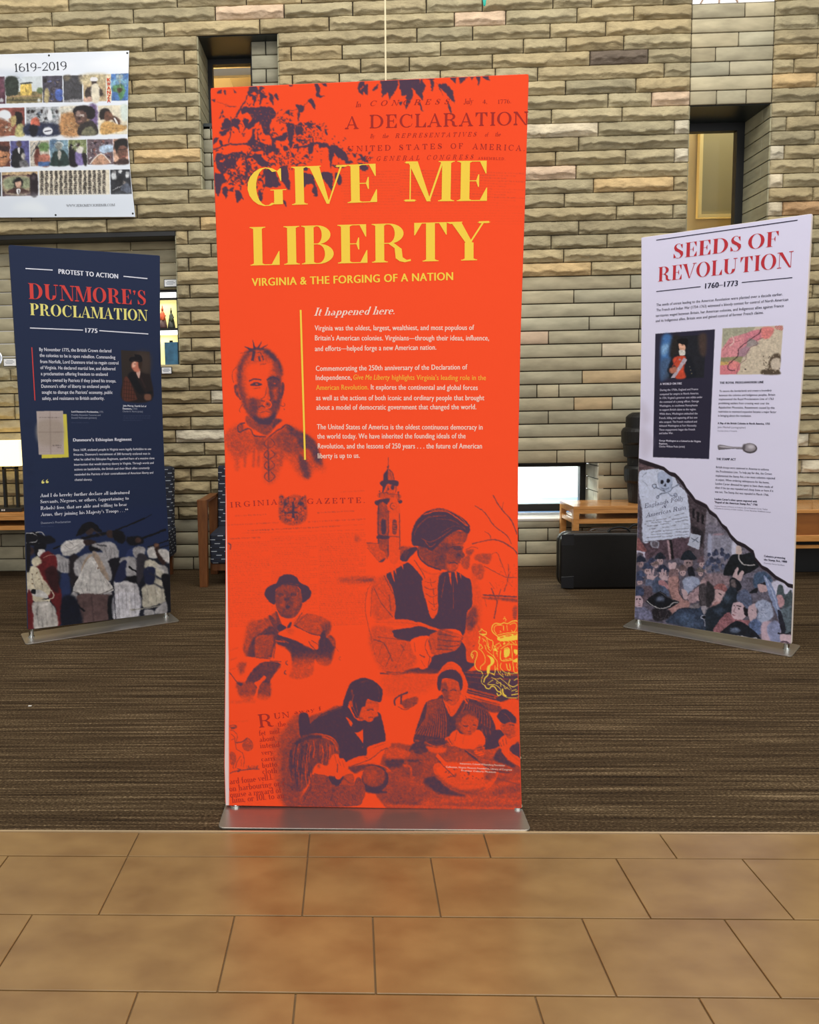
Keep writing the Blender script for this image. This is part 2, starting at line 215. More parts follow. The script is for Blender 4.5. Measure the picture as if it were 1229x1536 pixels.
def rock(x0,x1,z0,z1,col,depth=1.0):
    g=.0048; x0+=g;x1-=g;z0+=g;z1-=g; w_=x1-x0;h=z1-z0
    nx=max(6,int(w_/.019)); u=np.linspace(0,1,nx+1); u[1:-1]+=RNG.uniform(-.3,.3,nx-1)/nx; u[1]=min(.008/w_,u[2]*.5); u[-2]=1-min(.008/w_,(1-u[-3])*.5)
    b0=random.uniform(.2,.38); vb=b0+lerp_noise(nx+1,.13,6)+lerp_noise(nx+1,.07,2.2)+lerp_noise(nx+1,.035,1); vb=np.clip(vb,.12,.62)
    J=lambda a:lerp_noise(nx+1,a,1)
    vs=[np.zeros(nx+1),np.full(nx+1,.05),vb*.55+J(.03),vb-.035,vb+.012,vb+(.93-vb)*.2+J(.04),vb+(.93-vb)*.42+J(.05),vb+(.93-vb)*.62+J(.05),vb+(.93-vb)*.82+J(.035),np.full(nx+1,.95),np.ones(nx+1)]
    V=np.clip(np.array(vs),0,1); U=np.broadcast_to(u,V.shape)*w_+random.uniform(0,50); Zm=V*h+random.uniform(0,50)
    ov=lerp_noise(nx+1,.5,7); ov=np.clip(.55+ov,.12,1.1)         # how strongly the ledge overhangs along the stone
    D=np.zeros(V.shape); D[1]=.005; D[2]=.012; D[3]=.030-.017*ov; D[4]=.030+.009*ov; D[5]=.029+.006*ov; D[6]=.026+.003*ov; D[7]=.022; D[8]=.018; D[9]=.012; D[10]=.006
    N=vnoise(U,Zm,14,30)*.0065+vnoise(U,Zm,38,48)*.0042+RNG.uniform(-1,1,V.shape)*.0016; N[[0,1,-1]]*=.25
    step=vnoise(U,Zm+U*.4,7,22); N+=np.where(step>.28,.005,0)-np.where(step<-.35,.005,0)
    D=(D+N*np.where(np.arange(11)[:,None]>1,1,.2))*depth*random.uniform(.85,1.2)
    e=np.ones(nx+1); e[0]=.0; e[1]=.45; e[-1]=.0; e[-2]=.45; e[2]=.85; e[-3]=.85
    D=np.maximum(D*e[None,:],0)
    X=np.broadcast_to(x0+u*w_,V.shape); Z=z0+V*h; Y=WY-D-.004
    P=np.stack([X,Y,Z],-1).reshape(-1,3); n=nx+1; R_=11
    idx=np.arange(R_*n).reshape(R_,n)
    q=np.stack([idx[:-1,:-1],idx[:-1,1:],idx[1:,1:],idx[1:,:-1]],-1).reshape(-1,4)
    ring=list(idx[0])+list(idx[1:,-1])+list(idx[-1,-2::-1])+list(idx[-2:0:-1,0]); m=len(ring)
    back=P[ring].copy(); back[:,1]=WY+.03; P=np.vstack([P,back]); o=R_*n
    rq=np.array([[ring[(i+1)%m],ring[i],o+i,o+(i+1)%m] for i in range(m)]); q=np.vstack([q,rq])
    t=np.tile(np.array(col),(len(P),1)); k=1+.10*vnoise(P[:,0]+random.uniform(0,9),P[:,2]+9,9,16); t[:,:3]*=k[:,None]
    return P,q,t
def sawn(x0,x1,z0,z1,col,Y=None,dep=.05):
    g=.0052; x0+=g;x1-=g;z0+=g;z1-=g; b=.003; Y=WY-.004 if Y is None else Y
    P=[(x,y,z) for (y,i) in ((Y,b),(Y+b,0),(Y+dep,0)) for (x,z) in ((x0+i,z0+i),(x1-i,z0+i),(x1-i,z1-i),(x0+i,z1-i))]
    q=[[0,1,2,3]]+[[a+(i+1)%4,a+i,a+4+i,a+4+(i+1)%4] for a in (0,4) for i in range(4)]
    return np.array(P),np.array(q),np.tile(col,(12,1))
bm=B(); wy=WY+.012
# mortar backing split round the openings
XL,XR,ZT=-5.6,8.0,46*H
W1=(-1.322,-.6055,29*H,40*H); W2=(2.991,3.694,22*H,34*H); LW=(1.0,2.2527,.448,8*H); NI=(XL,-1.575,16*H,26*H); UP_=(2.991,3.694,41*H,46*H)
xs=sorted({XL,XR,*[v for o in (W1,W2,LW,NI,UP_) for v in o[:2]]}); zs=sorted({0,ZT,*[v for o in (W1,W2,LW,NI,UP_) for v in o[2:]]})
for xa,xb in zip(xs[:-1],xs[1:]):
    for za,zb in zip(zs[:-1],zs[1:]):
        xm,zm=(xa+xb)/2,(za+zb)/2
        if any(o[0]<xm<o[1] and o[2]<zm<o[3] for o in (W1,W2,LW,NI,UP_)): continue
        box(bm,xa,xb,wy,wy+.25,za,zb)
wall=done(bm,'wall_back',M_mortar); tag(wall,'tall wall of coursed buff sandstone with rough rock faced and smooth sawn stones',kind='structure')
allseg=[]
for k,row in enumerate(STONES):
    for t in row.split():
        a,b,c=t.split(','); sm=c[0]=='s'; hid='h' in c[1:2]; code=c.replace('h','')[1:]
        allseg.append((k,int(a)/1000,int(b)/1000,sm,hid,code))
vis=sorted([s for s in allseg if not s[4]],key=lambda s:-(s[2]-s[1]))[:294]; visset=set(vis)
acc={False:[[],[],[],0],True:[[],[],[],0]}
for s in allseg:
    k,a,b,sm,hid,code=s; z0=k*H; z1=z0+H
    if k==3 and 1.0<(a+b)/2<2.3: z1=.448 if b<2.6 else z1
    P,q,c=(sawn if sm else rock)(a,b,z0,z1,tint(code,sm,k,a))
    if s in visset: npmesh('stone',P,q,M_smooth if sm else M_rock,wall,c)
    else:
        A=acc[sm]; A[0].append(P);A[1].append(q+A[3]);A[2].append(c);A[3]+=len(P)
for sm in (False,True):
    A=acc[sm]; o=npmesh('further_stones',np.vstack(A[0]),np.vstack(A[1]),M_smooth if sm else M_rock,wall,np.vstack(A[2])); o['kind']='stuff'
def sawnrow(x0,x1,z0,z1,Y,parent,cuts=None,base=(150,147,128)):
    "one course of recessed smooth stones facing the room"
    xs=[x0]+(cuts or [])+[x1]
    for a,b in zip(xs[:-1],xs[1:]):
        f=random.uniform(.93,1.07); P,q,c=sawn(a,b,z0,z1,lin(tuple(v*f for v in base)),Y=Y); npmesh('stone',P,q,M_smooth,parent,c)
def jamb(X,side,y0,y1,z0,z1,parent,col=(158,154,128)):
    "courses of smooth stone lining a jamb; side=+1 faces +X"
    k=0; z=z0
    while z<z1-.01:
        zt=min(z+H,z1); ys=[y0,y0+(y1-y0)*(.28 if k%2 else 1)]+([y1] if k%2 else [])
        for ya,yb in zip(ys[:-1],ys[1:]):
            bm=B(); f=random.uniform(.93,1.07)
            xa,xb=(X-.05,X+.006) if side>0 else (X-.006,X+.05)
            box(bm,xa,xb,ya+.003,yb-.003,z+.004,zt-.004,bev=.0025,seg=1)
            o=done(bm,'stone',M_smooth,parent); a=o.data.color_attributes.new('Col','FLOAT_COLOR','POINT')
            a.data.foreach_set('color',np.tile(lin(tuple(v*f for v in col)),(len(o.data.vertices),1)).astype(np.float32).ravel())
        z=zt; k+=1
def glassmat():
    m=bpy.data.materials.new('window_glass'); m.use_nodes=True; nt=m.node_tree; nt.nodes.clear()
    o=nt.nodes.new('ShaderNodeOutputMaterial'); t=nt.nodes.new('ShaderNodeBsdfTransparent'); g=nt.nodes.new('ShaderNodeBsdfGlossy'); mx=nt.nodes.new('ShaderNodeMixShader')
    f=nt.nodes.new('ShaderNodeFresnel'); f.inputs[0].default_value=1.35
    t.inputs[0].default_value=(.93,.95,.93,1); g.inputs['Roughness'].default_value=.02
    nt.links.new(f.outputs[0],mx.inputs[0]); nt.links.new(t.outputs[0],mx.inputs[1]); nt.links.new(g.outputs[0],mx.inputs[2]); nt.links.new(mx.outputs[0],o.inputs[0]); return m
M_glass=glassmat()
def frame_rect(bm,x0,x1,z0,z1,y0,y1,t,tb=None):
    tb=t if tb is None else tb
    box(bm,x0,x0+t,y0,y1,z0,z1); box(bm,x1-t,x1,y0,y1,z0,z1); box(bm,x0+t,x1-t,y0,y1,z1-t,z1); box(bm,x0+t,x1-t,y0,y1,z0,z0+tb)
def window(n,O,dep,xin,label,tb=.05,t=.05):
    "O=(x0,x1,z0,z1) hole, glass at WY+dep spanning xin"
    e=bpy.data.objects.new('window_%d'%n,None); S.collection.objects.link(e); e.location=(O[0],WY,O[2]); tag(e,label,kind='structure')
    bm=B(); frame_rect(bm,xin[0],xin[1],xin[2],O[3],WY+dep-.02,WY+dep+.05,t,tb); done(bm,'window_frame',M_black,e)
    bm=B(); box(bm,xin[0]+t,xin[1]-t,WY+dep+.01,WY+dep+.016,xin[2]+tb,O[3]-t); done(bm,'glass',M_glass,e)
    return e
# upper left window
e=window(1,W1,.47,(-1.322,-.86,4.10,4.8),'narrow black framed window high in the stone wall left of the red banner')
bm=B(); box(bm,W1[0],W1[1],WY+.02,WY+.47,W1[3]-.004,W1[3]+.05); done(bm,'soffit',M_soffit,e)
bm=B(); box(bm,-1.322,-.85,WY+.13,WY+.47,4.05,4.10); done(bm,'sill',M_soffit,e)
bm=B(); box(bm,-.862,-.856,WY+.14,WY+.47,4.1,4.8); box(bm,-.86,-.6,WY+.19,WY+.5,3.48,4.8); box(bm,-1.33,-.85,WY+.19,WY+.5,3.48,4.06); done(bm,'reveal',M_black,e)
jamb(W1[0],+1,WY+.0,WY+.47,4.08,W1[3],e); jamb(W1[0],+1,WY+.0,WY+.13,W1[2],4.08,e); jamb(W1[1],-1,WY+.0,WY+.13,W1[2],W1[3],e)
for i,k in enumerate(range(29,40)):
    z0,z1=k*H,(k+1)*H
    if k>=34: sawnrow(-.862,-.6055,z0,z1,WY+.13,e,[-.73] if k%2 else None)
    else: sawnrow(-1.322,-.6055,z0,z1,WY+.13,e,[-1.1-.15*(k%2),-.8+.1*(k%3)])
# upper right window
e=window(2,W2,.45,(2.991,3.694,22*H,34*H),'tall black framed window high in the wall behind the white banner',t=.075)
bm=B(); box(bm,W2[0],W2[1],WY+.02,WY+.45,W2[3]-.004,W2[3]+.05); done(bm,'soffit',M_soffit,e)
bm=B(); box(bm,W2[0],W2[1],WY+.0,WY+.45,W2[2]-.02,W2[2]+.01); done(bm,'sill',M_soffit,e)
jamb(W2[0],+1,WY+.0,WY+.45,W2[2],W2[3],e); jamb(W2[1],-1,WY+.0,WY+.45,W2[2],W2[3],e)
# lower window
e=window(3,LW,.37,(LW[0],LW[1],LW[2]+.02,LW[3]),'low bright window near the floor right of the red banner',t=.06,tb=.07)
bm=B(); box(bm,LW[0]-.02,LW[1]-.005,WY-.01,WY+.4,LW[2]-.02,LW[2]+.002,bev=.003,seg=1); done(bm,'sill',mat('pale_sill',(205,200,190),rough=.35),e)
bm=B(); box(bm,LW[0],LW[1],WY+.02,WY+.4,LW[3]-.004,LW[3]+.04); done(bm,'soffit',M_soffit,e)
jamb(LW[1],-1,WY,WY+.37,LW[2],LW[3],e,(196,194,176)); jamb(LW[0],+1,WY,WY+.37,LW[2],LW[3],e,(196,194,176))  # paler stone colour stands in for daylight on these jambs
# arched transom window above the smooth column, only its foot in view
e=bpy.data.objects.new('window_4',None); S.collection.objects.link(e); e.location=(2.99,WY,41*H); tag(e,'foot of a white panel with thin arched tracery at the top of the smooth stone column',kind='structure')
bm=B(); box(bm,2.996,3.69,WY+.005,WY+.03,41*H+.004,46*H); done(bm,'white_panel',mat('white_panel',(250,250,248),rough=.5),e)
bm=B()
for i in range(24):
    a0,a1=PI*i/24,PI*(i+1)/24; r=.17
    cyl(bm,(3.22+r*math.cos(a0),WY,41*H-.06+r*math.sin(a0)),(3.22+r*math.cos(a1),WY,41*H-.06+r*math.sin(a1)),.006,n=6)
bmesh.ops.delete(bm,geom=[v for v in bm.verts if v.co.z<41*H],context='VERTS')
cyl(bm,(3.22,WY,41*H+.004),(3.22,WY,41*H+.3),.006,n=8); done(bm,'tracery',mat('tracery_brown',(170,140,120)),e)
# rooms beyond the two upper windows
def room(n,x0,x1,y0,y1,z0,z1,col,label):
    bm=B(); t=.05
    box(bm,x0-t,x0,y0,y1,z0-t,z1+t); box(bm,x1,x1+t,y0,y1,z0-t,z1+t); box(bm,x0,x1,y1,y1+t,z0-t,z1+t); box(bm,x0,x1,y0,y1,z0-t,z0); box(bm,x0,x1,y0,y1,z1,z1+t)
    o=done(bm,n,col); tag(o,label,kind='structure'); return o
M_beige=mat('warm_plaster',(214,190,142),rough=.9)
room('wall_left_room',-4.2,-.55,WY+.55,WY+3.4,3.2,5.75,M_beige,'warm lit room beyond the upper left window')
room('wall_right_room',2.5,6.0,WY+.52,WY+1.6,2.0,5.6,M_beige,'warm lit room beyond the upper right window')
def lamp(name,loc,e,size,col=(1,.8,.5),sy=None,rot=(0,0,0)):
    return area(name,loc,rot,size,sy or size,e,col)
lamp('ceiling_lamp_left',(-2.4,WY+1.6,5.68),40,1.2,col=(1,.88,.66)); lamp('added_fill_left',(-2.0,WY+1.8,4.95),60,1.0,col=(1,.86,.6),rot=(math.pi,0,0)); lamp('ceiling_lamp_right',(4.0,WY+1.05,5.4),34,.9,col=(1,.92,.74))  # the middle one is an added fill that brightens the left room's ceiling
bm=B(); 
for y0,y1 in ((WY+2.50,WY+2.66),(WY+2.86,WY+2.96)):
    for i in range(3): box(bm,-2.3+i*.27,-2.06+i*.27,y0,y1,5.735,5.748)
o=done(bm,'trim_1',mat('lit_panel',(255,240,190),emit=(255,235,180),estr=2.2)); tag(o,'lit ceiling panels in the room beyond the upper left window',kind='structure')
bm=B(); box(bm,-1.56,-.6,WY+1.0,WY+1.06,4.88,4.95); o=done(bm,'trim_2',mat('white_ledge',(225,225,228))); tag(o,'pale ledge seen through the upper left window',kind='structure')
bm=B(); box(bm,-1.42,-.56,WY+1.7,WY+3.38,5.5,5.745); o=done(bm,'trim_7',mat('brown_bulkhead',(150,124,78),rough=.9)); tag(o,'brown bulkhead beyond the upper left window',kind='structure')
bm=B(); y=WY+1.5; a=at(1052,160,y); b=at(1110,325,y)
frame_rect(bm,a.x,b.x+.6,b.z,a.z+1.2,y,y+.06,.035,.035); o=done(bm,'trim_3',mat('cream_molding',(250,226,160),rough=.6)); tag(o,'cream moulding on the wall beyond the upper right window',kind='structure')
bm=B(); box(bm,a.x+.03,b.x+.57,y+.035,y+.06,b.z+.03,a.z+1.2); o=done(bm,'trim_4',mat('olive_plaster',(172,160,120),rough=.9)); tag(o,'darker recessed panel beyond the upper right window',kind='structure')
# ---------------------------------------------------------------- floor
EY=2.5505
bm=B(); box(bm,-7,9,-3,EY-.004,-.06,-.006); slab=done(bm,'floor',mat('grout',(122,98,66),rough=.8)); tag(slab,'tan stone tile floor at the edge of the carpet',kind='structure')
def tilemat():
    m=mat('tan_tile',(152,120,72),rough=.3,spec=1.0,noise=1,ncol=(128,96,54),nscale=5.5,bump=.02,bscale=25,coat=.0,stretch=(1,1.6,1))
    nt=m.node_tree; b=nt.nodes['Principled BSDF']; n=nt.nodes.new('ShaderNodeTexNoise'); n.inputs['Scale'].default_value=120; n.inputs['Detail'].default_value=4
    mp=nt.nodes.new('ShaderNodeMapRange'); mp.inputs['To Min'].default_value=.24; mp.inputs['To Max'].default_value=.38
    nt.links.new(n.outputs['Fac'],mp.inputs[0]); nt.links.new(mp.outputs[0],b.inputs['Roughness']); return m
M_tile=tilemat()
rows=[(2.400,2.547,[-.7506,-.1370,.4872,1.1130],[.625]),(2.1045,2.400,[-.1465],None),(1.8090,2.1045,[],None),(1.5135,1.809,[],None),(1.218,1.5135,[],None)]
def tiles(y0,y1,xs):
    xs=sorted(x for x in xs)
    for a,b in zip(xs[:-1],xs[1:]):
        bm=B(); g=.0022; h=random.uniform(-.0006,.0006)
        box(bm,a+g,b-g,y0+g,y1-g,-.02,h,bev=.0012,seg=1); o=done(bm,'tile',M_tile,slab)
        o.location=(0,0,0)
def fx(x,y):
    p=atz(x,y,0); return p.x
wd,nw=.611,.410
def seq(x0,first,n0=-4.6,n1=5.6,alt=True):
    xs=[x0]; w_=first
    while xs[-1]<n1: xs.append(xs[-1]+w_); w_=(nw if w_==wd else wd) if alt else wd
    w_=nw if first==wd else wd
    if not alt: w_=wd
    while xs[0]>n0: xs.insert(0,xs[0]-w_); w_=(nw if w_==wd else wd) if alt else wd
    return xs
tiles(2.400,EY-.006,seq(fx(465.2,1248),wd,alt=False))
tiles(2.1045,2.400,seq(fx(461.6,1288),nw))
tiles(1.809,2.1045,seq(fx(559.3,1378.8),wd))
tiles(1.5135,1.809,seq(fx(803.1,1495),nw))
tiles(1.218,1.5135,seq(fx(559.3,1378.8),wd))
bm=B(); box(bm,-7,9,EY-.006,EY+.002,-.03,.003); o=done(bm,'trim_5',mat('brass_edge',(225,200,160),rough=.3,metal=.6)); tag(o,'thin metal strip between the carpet and the tiles',kind='structure')
def carpetmat():
    m=bpy.data.materials.new('streaky_brown_carpet'); m.use_nodes=True; nt=m.node_tree; N=nt.nodes; L=nt.links; b=N['Principled BSDF']
    b.inputs['Roughness'].default_value=.95; b.inputs['Specular IOR Level'].default_value=.1
    tc=N.new('ShaderNodeTexCoord')
    def no(sc,scale,det=3):
        mp=N.new('ShaderNodeMapping'); mp.inputs['Scale'].default_value=sc; L.new(tc.outputs['Object'],mp.inputs[0])
        n=N.new('ShaderNodeTexNoise'); n.inputs['Scale'].default_value=scale; n.inputs['Detail'].default_value=det; L.new(mp.outputs[0],n.inputs['Vector']); return n.outputs['Fac']
    a=no((.9,38,1),1.6,4); c=no((60,150,1),1.5,2); d=no((.7,.7,1),1,2)
    ma=N.new('ShaderNodeMath'); ma.operation='MULTIPLY_ADD'; L.new(a,ma.inputs[0]); ma.inputs[1].default_value=.62
    mb=N.new('ShaderNodeMath'); mb.operation='MULTIPLY'; L.new(c,mb.inputs[0]); mb.inputs[1].default_value=.58; L.new(mb.outputs[0],ma.inputs[2])
    cr=N.new('ShaderNodeValToRGB'); L.new(ma.outputs[0],cr.inputs[0]); el=cr.color_ramp.elements
    el[0].position=.42; el[0].color=lin((26,19,12)); el[1].position=.80; el[1].color=lin((148,127,98)); x=el.new(.52); x.color=lin((57,44,30)); x=el.new(.60); x.color=lin((70,56,39)); x=el.new(.68); x.color=lin((90,74,53))
    L.new(cr.outputs[0],b.inputs['Base Color'])
    bp=N.new('ShaderNodeBump'); bp.inputs['Strength'].default_value=.6; bp.inputs['Distance'].default_value=.006; L.new(ma.outputs[0],bp.inputs['Height']); L.new(bp.outputs[0],b.inputs['Normal'])
    return m
bm=B(); box(bm,-7,9,EY+.002,WY+.3,-.06,0); o=done(bm,'floor.001',carpetmat()); tag(o,'dark brown carpet with fine horizontal streaks in front of the stone wall',kind='structure')
bm=B(); box(bm,-.6,3.6,WY+2.5,WY+2.7,-1,2.4); o=done(bm,'wall_daylight_backdrop',mat('backdrop_white',(245,243,232),rough=.9)); tag(o,'bright white wall outside the low window',kind='structure')  # added white wall, standing in for the glaring daylight outside
bm=B(); box(bm,-.6,3.6,WY+1.9,WY+2.5,-1,.335); o=done(bm,'trim_6',mat('blue_ledge',(120,152,190),rough=.8)); tag(o,'blue grey ledge outside the low window',kind='structure')
area('low_window_daylight',(.9,WY+1.6,1.9),tuple(Vector((1.3,-1.35,-1.2)).to_track_quat('-Z','Y').to_euler()),1.0,.8,190,(.95,.98,1))
area('outdoor_daylight',(1.5,WY+1.3,2.4),(math.radians(24),0,0),3.6,1.2,210,(.95,.98,1))
# ---------------------------------------------------------------- banner stands
def plane(P0,P1):
    e=Vector((P1[0]-P0[0],P1[1]-P0[1],0)).normalized(); n=Vector((e.y,-e.x,0))   # n faces the viewer side
    return Vector((P0[0],P0[1],0)),e,n
def pix2sz(pl,x,y):
    O,e,n=pl; d=ray(x,y); t=(O-Vector((CAM.x,CAM.y,0))).dot(n)/Vector((d.x,d.y,0)).dot(n); p=CAM+d*t; return (p-O).dot(e),p.z
def sz2P(pl,s,z,off=0): O,e,n=pl; return O+e*s+n*off+Vector((0,0,z))
def banner(name,label,P0,P1,quad,side,centre,plen,edgecol,foldcol):
    pl=plane(P0,P1); O,e,n=pl
    c=Vector((centre[0],centre[1],0)); ang=math.atan2(e.y,e.x)
    root=empty(name,c,label,'banner','tall fabric banner stands on metal base plates')
    Rm=Matrix.Translation(c)@Matrix.Rotation(ang,4,'Z')
    bm=B(); prism(bm,rrect(-plen/2,plen/2,-.137,.137,.022),'z',.0008,.0075)
    for v in bm.verts: v.co=Rm@v.co
    done(bm,'base_plate',M_steel,root,bevel=.0015)
    q=[pix2sz(pl,*p) for p in list(quad[0][::-1])+list(quad[1])]  # BL..TL TR..BR
    th=.036
    # padded fabric sleeve: front outline slightly rounded at its corners
    def rc(pts,r,k=4):
        out=[]; m=len(pts)
        for i in range(m):
            p=Vector(pts[i]); a=(Vector(pts[i-1])-p).normalized()*r; b=(Vector(pts[(i+1)%m])-p).normalized()*r
            for j in range(k+1):
                t=j/k; out.append(tuple(p+a*(1-t)**2+b*t**2))
        return out
    out=rc(q,.012); m=len(out); cen=sum((Vector(p) for p in out),Vector((0,0)))/m
    bm=B(); rings=[]
    for off,ins in ((-.0005,.004),(-.003,.001),(-.008,0),(-th+.008,0),(-th+.003,.001),(-th,.005)):
        ring=[]
        for s,z in out:
            dx,dz=cen.x-s,cen.y-z; s2=s+(ins if dx>0 else -ins); z2=z+(ins if dz>0 else -ins)
            ring.append(bm.verts.new(sz2P(pl,s2,z2,off)))
        rings.append(ring)
    for a,b in zip(rings[:-1],rings[1:]):
        for i in range(m): bm.faces.new((a[i],a[(i+1)%m],b[(i+1)%m],b[i]))
    bm.faces.new(rings[0]); bm.faces.new(rings[-1][::-1])
    done(bm,'fabric_sleeve',mat(name+'_sleeve_'+side,edgecol,rough=.85,bump=.15,bscale=18),root,smooth=False)
    for px,py in ((P0[0],P0[1]),(P1[0],P1[1])):
        bm=B(); p=Vector((px,py,0))-n*.016+e*(.012 if px==P0[0] else -.012)
        cyl(bm,p+Vector((0,0,.0075)),p+Vector((0,0,.2)),.0155,n=24); cyl(bm,p+Vector((0,0,.007)),p+Vector((0,0,.014)),.021,n=24)
        done(bm,'post',M_chrome,root,smooth=False)
    return root,pl,q
E_M=([(315,131),(322,301),(329.6,500),(337,690),(337.8,760),(337.8,900),(337.2,1000),(336,1150),(337.5,1209)],[(794.3,110),(788.7,301),(782,500),(778.3,680),(777.8,800),(778,1000),(781,1120),(783.5,1216.5)])
E_L=([(13,367),(22.5,510),(28.6,600),(34.6,700),(38,800),(39.8,880),(41.5,945)],[(240.3,383),(240.9,503),(243,586),(247,697),(254.3,821),(256.8,919)])
E_R=([(962,356),(962.2,486),(960.4,612),(957.5,703.5),(956.2,784),(952.8,891),(951.6,929)],[(1219,320),(1209,500),(1197,660),(1194,784),(1190.5,891),(1187.5,967)])
mainB,plM,qM=banner('banner_stand','large bright red banner reading GIVE ME LIBERTY on a metal base at the tile edge',(-.4709,2.6997),(.6079,2.6899),E_M,'m',(.0575,2.6945),1.113,(244,72,40),None)
leftB,plL,qL=banner('banner_stand','dark navy banner about DUNMORE\'S PROCLAMATION at the left on the carpet',(-2.1651,4.8389),(-1.3485,5.3147),E_L,'l',(-1.757,5.075),1.03,(34,46,76),None)
rightB,plR,qR=banner('banner_stand','white banner headed SEEDS OF REVOLUTION at the right on the carpet',(1.9088,5.0715),(2.5998,4.4979),E_R,'r',(2.262,4.802),.985,(228,216,206),None)
# ---------------------------------------------------------------- side table, lamp and table at the left
def table(label,x0,x1,y0,y1,z,name='side_table'):
    r=empty(name,((x0+x1)/2,(y0+y1)/2,0),label,'table','low oak side tables with a shelf')
    bm=B(); box(bm,x0,x1,y0,y1,z-.028,z,bev=.003); done(bm,'tabletop',M_wood,r)
    bm=B(); frame_rect2(bm,x0+.002,x1-.002,y0+.002,y1-.002,z-.062,z-.028,.03); done(bm,'apron',M_wood,r)
    bm=B(); box(bm,x0+.045,x1-.045,y0+.02,y1-.02,z-.135,z-.115,bev=.002,seg=1); done(bm,'shelf',M_wood,r)
    bm=B(); frame_rect2(bm,x0+.004,x1-.004,y0+.004,y1-.004,z-.15,z-.113,.022); done(bm,'shelf_rail',M_wood,r)
    for a in (x0,x1-.05):
        for b in (y0,y1-.05):
            bm=B(); box(bm,a,a+.05,b,b+.05,0,z-.028,bev=.003); done(bm,'leg',M_wood,r)
    return r
def frame_rect2(bm,x0,x1,y0,y1,z0,z1,t):
    box(bm,x0,x1,y0,y0+t,z0,z1); box(bm,x0,x1,y1-t,y1,z0,z1); box(bm,x0,x0+t,y0+t,y1-t,z0,z1); box(bm,x1-t,x1,y0+t,y1-t,z0,z1)
table('oak side table carrying black padded bags beside the low window',1.898,2.95,6.50,6.935,.62)
table('oak side table under the glowing lamp at the left edge',-4.1,-2.72,6.50,6.93,.62)
r=empty('table_lamp',(-3.1,6.72,.62),'lit table lamp with wide pale shade and black open frame base','lamp')
Yl=6.70; a=at(0,661,Yl); b=at(36,697.5,Yl)
bm=B(); prism(bm,rrect(-3.42,b.x+.02,Yl-.13,Yl+.13,.02),'z',b.z,a.z)
M_shade=mat('lit_shade',(255,238,196),rough=.8,emit=(255,226,160),estr=1.5)
bmesh.ops.delete(bm,geom=[f for f in bm.faces if abs(f.normal.z)>.9],context='FACES_ONLY'); o=done(bm,'lamp_shade',M_shade,r); md=o.modifiers.new('s','SOLIDIFY'); md.thickness=.003
p=at(6.3,700,Yl); q=at(27,760,Yl)
bm=B(); z0=.62
for xx in (at(7.5,730,Yl).x,at(26,730,Yl).x): box(bm,xx-.011,xx+.011,Yl-.02,Yl+.02,z0+.03,p.z,bev=.002,seg=1)
box(bm,at(7.5,730,Yl).x-.011,at(26,730,Yl).x+.011,Yl-.02,Yl+.02,p.z-.02,p.z,bev=.002,seg=1); cyl(bm,(at(16.5,700,Yl).x,Yl,p.z),(at(16.5,700,Yl).x,Yl,b.z+.03),.008,n=12); done(bm,'lamp_frame',M_black,r)
bm=B(); box(bm,-3.42,at(36,760,Yl).x+.03,Yl-.12,Yl+.12,z0,z0+.035,bev=.006); done(bm,'lamp_base',M_black,r)
for i in range(2):
    bm=B(); xx=at(3+i*3.2,760,Yl-.12).x; box(bm,xx-.006,xx+.006,Yl-.123,Yl-.119,z0+.012,z0+.026); done(bm,'socket',mat('socket_white',(210,210,205)),r)
pl_=bpy.data.lights.new('lamp_bulb','POINT'); pl_.energy=46; pl_.color=(1,.68,.32); pl_.shadow_soft_size=.06; o=bpy.data.objects.new('lamp_bulb',pl_); S.collection.objects.link(o); o.location=(-3.02,Yl,a.z-.07)
# ---------------------------------------------------------------- niche with displays at the left
e=bpy.data.objects.new('wall_back_niche',None); S.collection.objects.link(e); e.location=(-2.5,WY,1.92); tag(e,'recessed niche of smooth stone courses behind the navy banner',kind='structure')
for k in range(16,26):
    cuts=[-4.5+.3*(k%3),-3.2-.3*(k%2),-2.35+.25*(k%3)]
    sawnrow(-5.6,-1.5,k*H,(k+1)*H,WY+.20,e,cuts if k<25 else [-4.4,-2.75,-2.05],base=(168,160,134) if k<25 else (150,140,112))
jamb(-1.575,-1,WY,WY+.2,16*H,26*H,e)
bm=B(); box(bm,-5.6,-1.575,WY-.01,WY+.2,26*H-.045,26*H,bev=.004,seg=1); done(bm,'steel_lintel',M_black,e)
bm=B(); box(bm,-5.6,-1.575,WY-.0,WY+.25,16*H-.02,16*H+.002); done(bm,'niche_ledge',mat('niche_ledge',(170,160,132),rough=.7),e)
# lit display case
Yd=WY+.02
def zpx(x,y,Y=Yd): return at(x,y,Y).z
r=empty('display_case',(-1.9,Yd,1.925),'lit display case in the wall niche right of the navy banner','display case')
x1=-1.58; x0=-2.25
lev=[434,438.5,446.5,450,492,495.5,502,547.5]
Z=[zpx(250,v) for v in lev]
bm=B(); frame_rect(bm,x0,x1,Z[7]-.02,Z[0],Yd,Yd+.15,.012,.022); box(bm,x0,x1,Yd,Yd+.1,Z[1],Z[0]); box(bm,x0,x1,Yd,Yd+.02,Z[3],Z[2]); done(bm,'case_frame',M_black,r)
bm=B(); box(bm,x0,x1,Yd+.008,Yd+.12,Z[5],Z[4]); done(bm,'shelf',M_black,r)
M_lit=mat('case_light',(255,255,250),emit=(255,255,250),estr=1.3)
bm=B(); box(bm,x0+.012,x1-.006,Yd+.005,Yd+.03,Z[2],Z[1]); done(bm,'light_strip',M_lit,r)
bm=B(); box(bm,x0+.012,x1-.006,Yd+.012,Yd+.03,Z[6],Z[5]); done(bm,'light_strip',M_lit,r)
